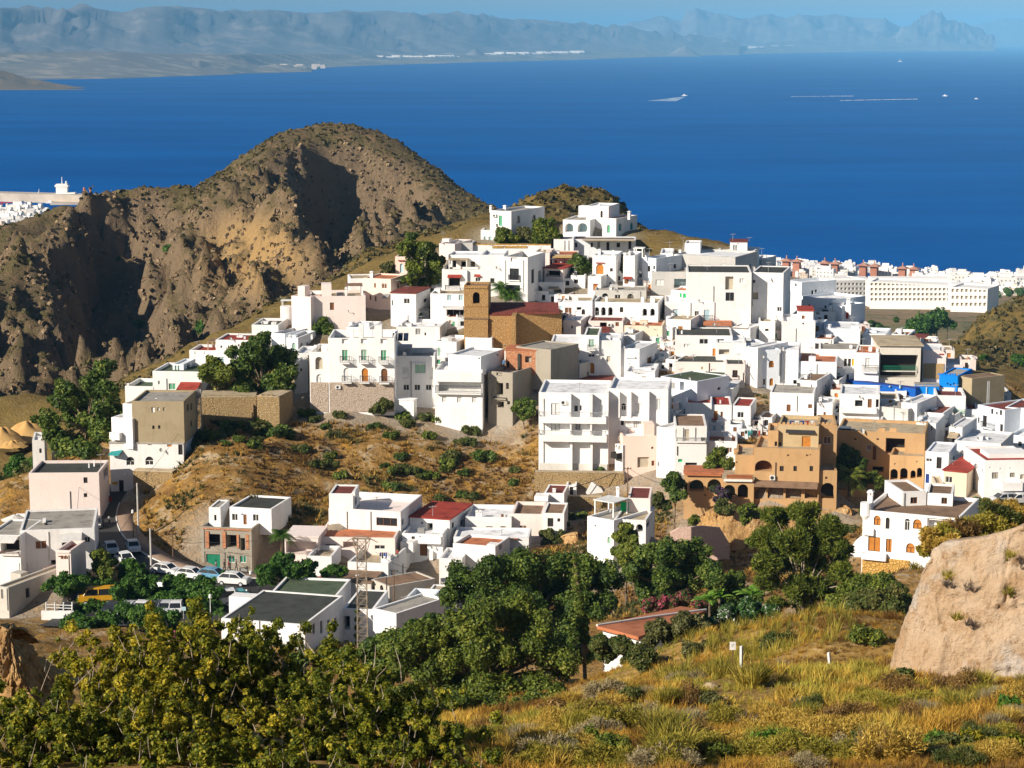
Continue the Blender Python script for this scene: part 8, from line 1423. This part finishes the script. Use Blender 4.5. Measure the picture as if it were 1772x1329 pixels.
for i, (px, py, r_) in enumerate([(292,433,10),(350,570,14),(240,562,9),(205,448,4),(1760,625,12),(1745,655,8),(1700,620,6),(1690,690,8),(1735,700,7)]):
    if px < 500:
        lo = np.linspace(520, 1000, 300); P_ = np.array([at(px, py, q) for q in lo]); zz = mount(P_[:, 0], P_[:, 1]); k = np.argmax(P_[:, 2] < zz + .5); g = P_[k] if k else at(px, py, 640)
    else:
        lo = np.linspace(400, 600, 200); P_ = np.array([at(px, py, q) for q in lo]); zz = knoll(P_[:, 0], P_[:, 1]); k = np.argmax(P_[:, 2] < zz + .5); g = P_[k] if k else at(px, py, 480)
    rr = r_ * g[1] / F; root = empty('hill_bush', g, ["lone green bush on the rocky mountain below its crest", "larger green bush at the foot of the mountain by the pink rock", "green bush in the shadow of the mountain spur", "tiny bush high on the mountain spur", "biggest dark bush on the right knoll", "dark bush below the biggest one on the knoll", "small bush near the knoll crest", "bush at the left foot of the knoll", "low bush near the foot of the knoll"][i], 'shrub'); leaves('foliage', [(g[0] + rgv.normal() * rr * .4, g[1] + rgv.normal() * rr * .4, g[2] + rr * .3 * rgv.random()) for _ in range(5)], [rr * .6] * 5, 900, .5, 'leaf_park', root, rgv)
# ------------------------------------------------------------------ seaside town, hotel, harbour
mat('whitewash', [(.3, (.74, .71, .67)), (.7, (.86, .84, .82))], .05, .9, rnd=.25); mat('paleochre', [(.3, (.62, .50, .40)), (.7, (.74, .64, .54))], .05, .9, rnd=.3); mat('brickred', [(.3, (.32, .13, .08)), (.7, (.42, .19, .12))], .2, .9); mat('rooftile', [(.3, (.34, .16, .10)), (.7, (.48, .26, .18))], .3, .9); mat('quay', [(.3, (.40, .34, .27)), (.7, (.58, .50, .41))], .05, .9)
def hitcoast(px, py):
    lo = np.linspace(1200, 2900, 1200); r = ray(px, py); t = lo / r[1]; z = CZ + r[2] * t; zz = coastz(r[0] * t, lo); k = np.argmax(z < zz); return at(px, py, lo[k]) if k else at(px, py, 1950)
def seahouse_mesh(seed, w_, d_, h_, m):
    rg = random.Random(seed); mb = MB(); X = np.array([1., 0]); Yv = np.array([0, 1.]); mb.obox((0, 0), X, Yv, w_ / 2, d_ / 2, -3, h_); mb.obox((rg.uniform(-.2, .2) * w_, .1 * d_), X, Yv, w_ * .22, d_ * .25, h_ + .01, h_ + 2.4)
    for s in (-1, 1): mb.obox((s * w_ * .46, -d_ * .2), X, Yv, w_ * .04, d_ * .3, h_ + .01, h_ + 1)
    me = bpy.data.meshes.new('seaside_house'); me.from_pydata(mb.v, [], mb.f); me.materials.append(M[m]); nf = len(mb.f); db = MB(); n_ = max(2, int(w_ / 2.6)); fl = max(1, int(h_ / 3))
    for f in range(fl):
        for i in range(n_): cx = -w_ / 2 + w_ * (i + .5) / n_; db.obox((cx, -d_ / 2 - .01), X, Yv, .55, .05, f * 3 + .9, f * 3 + 2.3)
    vv = len(mb.v); me2 = bpy.data.meshes.new('seaside_house'); me2.from_pydata(mb.v + db.v, [], mb.f + [tuple(q + vv for q in f) for f in db.f]); me2.materials.append(M[m]); me2.materials.append(M['greyp'])
    for p in me2.polygons: p.material_index = 1 if p.index >= nf else 0
    return me2
SHM = [seahouse_mesh(i, w_, d_, h_, m) for i, (w_, d_, h_, m) in enumerate([(8, 8, 6, 'whitewash'), (11, 8, 6.5, 'whitewash'), (7, 7, 9, 'whitewash'), (13, 9, 7, 'whitewash'), (9, 8, 6, 'paleochre'), (15, 9, 10, 'whitewash')])]
rs = random.Random(21)
def seatown(n, region, label, group, sc0=1.0):
    for i in range(n):
        px, py = region(rs); g = hitcoast(px, py); o = bpy.data.objects.new('seaside_house', rs.choice(SHM)); col.objects.link(o); o.location = (g[0], g[1], g[2] - .5); o.rotation_euler = (0, 0, rs.uniform(-.45, .25)); s = sc0 * rs.uniform(.7, 1.1); o.scale = (s, s, s); tag(o, label, 'house', group)
def reg1(r): px = r.uniform(1305, 1470); t = r.random(); top = 456 + (px - 1320) * .085; return px, top + t * (22 - max(0, (px - 1440)) * .2)
def reg2(r): px = r.uniform(1440, 1660); return px, 466 + (px - 1440) * .07 + r.random() * 12
def reg3(r): px = r.uniform(1650, 1790); return px, 484 + (px - 1650) * .03 + r.random() * 24
seatown(95, reg1, "small white flat roofed house in the seaside town left of the hotel", 'white houses of the seaside town'); seatown(60, reg2, "small white house of the seaside town seen above the hotel roof", 'white houses above the hotel'); seatown(60, reg3, "pale house of the seaside town right of the hotel", 'pale houses right of the hotel', 1.2)
def reg4(r): px = r.uniform(-10, 80); top = 372; return px, top + r.random() * (34 - px * .25)
seatown(75, reg4, "pale flat roofed house of the harbour town behind the mountain", 'pale houses of the harbour town', 1.5)
# brick towers with pyramid roofs
names = ["leftmost", "second from left", "third from left", "fourth from left", "fifth from left", "sixth from left", "seventh from left", "rightmost"]
for i, (px, py) in enumerate([(1361, 456), (1379, 457), (1427, 460), (1445, 461), (1494, 464), (1513, 465.5), (1562, 469), (1581, 470)]):
    Y = 1940 - i * 6; g = at(px, py, Y); root = empty('brick_tower', g, f"brick tower with a flared pyramid roof by the sea, {names[i]} of the eight", 'tower'); s = 9.5 * Y / F; X = np.array([.9, -.43]); Yv = np.array([.43, .9]); m_ = MB(); m_.obox(g[:2], X, Yv, s * .62, s * .62, g[2] - 12, g[2] + s * .55); m_.build('wall', 'brickred', root); m_ = MB()
    b_ = [tuple(g[:2] + X * sx * s * 1.2 + Yv * sy * s * 1.2) + (g[2] + s * .5,) for sx, sy in ((-1, -1), (1, -1), (1, 1), (-1, 1))]; t_ = [tuple(g[:2] + X * sx * s * .2 + Yv * sy * s * .2) + (g[2] + s * .92,) for sx, sy in ((-1, -1), (1, -1), (1, 1), (-1, 1))]; m_.hexa(b_ + t_); m_.build('roof', 'rooftile', root); m_ = MB(); m_.tube((g[0], g[1], g[2] + s * .9), (g[0], g[1], g[2] + s * 1.55), s * .13, s * .08, 6); m_.build('finial', 'rooftile', root)
# hotel: stepped white blocks with rows of recessed balconies
def hotelblock(root, x0, x1, y0a, y1, Y0, yaw, d, rows, cols, first=False):
    b = block(root, 'whitewash', 'whitewash', x0, x1, y0a, y1, yaw=yaw, Y=Y0, d=d, drop=1, ext=60, pname='wing', feats=';'.join(f'v {x0 + (x1 - x0) * (i + .5) / cols:.2f} {y0a + (y1 - y0a) * (j + .55) / rows:.2f} {(x1 - x0) / cols * .62:.2f} {(y1 - y0a) / rows * .5:.2f} beigep 1.5' for j in range(rows) for i in range(cols)))
    return b
g = at(1560, 520, 1500); hroot = empty('hotel', g, "long white stepped hotel with rows of balconies beyond the village", 'hotel')
hotelblock(hroot, 1440, 1500, 487, 511, 1560, 22, 30, 3, 9); hotelblock(hroot, 1505, 1645, 487, 522, 1500, -22, 26, 4, 19); hotelblock(hroot, 1645, 1708, 496, 532, 1420, -30, 26, 3, 8)
m_ = MB(); 
for x0, x1, y0, y1, Y in ((1500, 1507, 486, 512, 1530), (1440, 1500, 480, 489, 1590), (1505, 1640, 480, 489, 1530), (1645, 1700, 490, 498, 1450)): a, b = at(x0, y1, Y), at(x1, y1, Y); m_.obox((a + b)[:2] / 2, np.array([1., 0]), np.array([0, 1.]), abs(b[0] - a[0]) / 2, 8, a[2] - 10, at(x0, y0, Y)[2]); m_.build('upper_storey', 'whitewash', hroot); m_ = MB()
# harbour: breakwater, quay, ship, boats, crane
Yh = 3000; a, b = at(-40, 352, Yh), at(165, 352, Yh - 60); m_ = MB(); c = (a + b)[:2] / 2; e = (b - a)[:2]; L_ = np.linalg.norm(e); e /= L_; m_.obox(c, e, np.array([e[1], -e[0]]), L_ / 2, 16, -4, 12); tag(m_.build('breakwater', 'quay'), "long pale stone breakwater of the harbour", 'breakwater')
a, b = at(92, 352, 2930), at(140, 352, 2930); m_ = MB(); m_.obox((a + b)[:2] / 2, np.array([1., 0]), np.array([0, 1.]), abs(b[0] - a[0]) / 2, 20, -3, 2.5); tag(m_.build('quay', 'quay'), "short harbour quay in front of the white ship", 'quay')
g = at(112, 346, 2960); root = empty('ship', (g[0], g[1], 0), "white cargo ship with a tall bridge block moored at the breakwater", 'ship'); X = np.array([1., 0]); Yv = np.array([0, 1.]); m_ = MB(); m_.obox((g[0] + 6, g[1]), X, Yv, 26, 6, -2, 7); m_.build('hull', 'rmaroon', root); m_ = MB()
m_.obox((g[0] - 3, g[1]), X, Yv, 8, 5, 7.01, 26); m_.obox((g[0] + 4, g[1]), X, Yv, 12, 5.5, 7.02, 14); m_.obox((g[0] - 3, g[1]), X, Yv, 9.5, 5.6, 22, 24.5); m_.build('bridge', 'whitewash', root); m_ = MB(); m_.tube((g[0] - 3, g[1], 26), (g[0] - 3, g[1], 36), .9, .4, 6); m_.tube((g[0] + 3, g[1], 26), (g[0] + 3, g[1], 30), 1.6, 1.4, 8); m_.build('mast', 'pwhite', root); m_ = MB()
for dx in (28, 37): m_.tube((g[0] + dx, g[1], 2), (g[0] + dx, g[1], 21), 1.6, 1.4, 6)
m_.build('deck_crane', 'rterra', root)
def boat(label, px, py, Y, L_, m='cardark', mast=True, cabin='whitewash'):
    g = at(px, py, Y); root = empty('boat', (g[0], g[1], 0), label, 'boat'); m_ = MB(); h = L_ * .12; w_ = L_ * .15; pts = [(-.5, .8), (.25, 1), (.5, .05)]; lo = [(g[0] + x * L_, g[1] + s * w_ * q, -.3) for s in (-1, 1) for x, q in pts]; hi = [(x, y, h) for x, y, z in lo]; A_ = lo[:3] + lo[3:][::-1]; B_ = hi[:3] + hi[3:][::-1]; m_.poly(B_)
    for i in range(6): j = (i + 1) % 6; m_.poly([A_[i], A_[j], B_[j], B_[i]])
    m_.build('hull', m, root); m_ = MB(); m_.obox((g[0] - .1 * L_, g[1]), X, Yv, L_ * .16, w_ * .6, h + .01, h * 2.4); m_.build('cabin', cabin, root)
    if mast: m_ = MB(); m_.tube((g[0], g[1], h), (g[0], g[1], h + L_ * .6), L_ * .015, k=4); m_.tube((g[0], g[1], h + L_ * .3), (g[0] + L_ * .35, g[1], h), L_ * .01, k=4); m_.tube((g[0], g[1], h + L_ * .5), (g[0] - L_ * .3, g[1], h), L_ * .01, k=4); m_.build('mast', 'pwhite', root)
boat("fishing boat with a tall mast moored at the breakwater", 68, 346, 2960, 26); boat("smaller fishing boat left of the tall masted one", 48, 345, 2960, 18); boat("white boat beside the harbour quay", 88, 350, 2940, 14, 'whitewash', False)
g = at(4, 362, 2790); root = empty('harbour_crane', (g[0], g[1], 3), "red harbour crane at the left picture edge", 'crane'); m_ = MB(); m_.tube((g[0], g[1], 0), (g[0], g[1], 14), 1.0, .8, 6); m_.tube((g[0] - 6, g[1], 12), (g[0] + 14, g[1], 13), .8, .5, 5); m_.build('frame', 'carred', root)
def seaY(py): return CZ * (cp + (-(py - CY) / F) * sp_) / (sp_ - (-(py - CY) / F) * cp)
boat("white motor boat towing a pale wake across the blue sea", 1185, 166, seaY(166), 24, 'whitewash', False); boat("white workboat right of the floating fish pens", 1636, 166, seaY(166.5), 22, 'whitewash', False); boat("tiny white sail boat far out near the headland", 1558, 106, seaY(107), 44, 'whitewash', True); boat("small white boat below the fish pens", 1690, 171, seaY(171.5), 16, 'whitewash', False)
a, b = at(1142, 175, seaY(175)), at(1184, 167.5, seaY(167.5)); m_ = MB(); d_ = (b - a)[:2]; nn = np.array([-d_[1], d_[0]]) / np.linalg.norm(d_); m_.poly([(a[0] - nn[0] * 60, a[1] - nn[1] * 60, .35), (b[0] - nn[0] * 5, b[1] - nn[1] * 5, .35), (b[0] + nn[0] * 5, b[1] + nn[1] * 5, .35), (a[0] + nn[0] * 50, a[1] + nn[1] * 50, .35)])
mk = mat('foam', [(.42, (.02, .12, .34)), (.62, (.65, .72, .78))], .03, .8); tag(m_.build('wake', 'foam'), "pale foam wake trailing behind the motor boat", 'wake', kind='stuff')
for lab, x0, x1, y0, y1, n_ in (("far line of floating fish farm buoys on the sea", 1370, 1478, 167.2, 166.4, 34), ("near line of floating fish farm pens on the sea", 1455, 1590, 174.2, 171.6, 60)):
    m_ = MB()
    for i in range(n_): x = x0 + (x1 - x0) * (i + rs.uniform(-.3, .3)) / n_; y = y0 + (y1 - y0) * i / n_; g = at(x, y, seaY(y)); r_ = rs.uniform(.8, 3.2); m_.tube((g[0] - r_, g[1], .6), (g[0] + r_, g[1], .6), .9, .8, 5)
    tag(m_.build('fish_farm', 'whitewash'), lab, 'fish farm', kind='stuff')
# white specks of the far coastal towns (one mass each)
def farTown(label, n, x0, x1, yf, size, m='whitewash'):
    m_ = MB()
    for i in range(n):
        x = rs.uniform(x0, x1); y = yf(x) + rs.uniform(-2.2, .6); Y = min(seaY(yf(x) + 4), 60000) * .985; g = at(x, y, Y); s = size * Y / 14000 * rs.uniform(.5, 1.4); m_.obox(g[:2], X, Yv, s, s * .6, g[2] - s * .8, g[2] + s * rs.uniform(.3, .8))
    tag(m_.build('distant_town', m), label, 'town', kind='stuff')
farTown("pale specks of the far town on the left cliffs", 170, 10, 250, lambda x: 117 - 3 * math.sin(x / 40) ** 2, 21, 'paleochre'); farTown("row of white specks of the long far coastal town", 240, 530, 790, lambda x: 104.5 - (x - 530) * .014, 21); farTown("white specks of the far town beyond the sea stack", 130, 845, 1010, lambda x: 98.5 - (x - 845) * .02, 25); farTown("far white resort specks left of the headland", 110, 1235, 1460, lambda x: 88 - (x - 1235) * .03, 20); farTown("scattered ochre specks along the far cliffs", 90, 240, 560, lambda x: 115 + 2 * math.sin(x / 25), 20, 'paleochre')
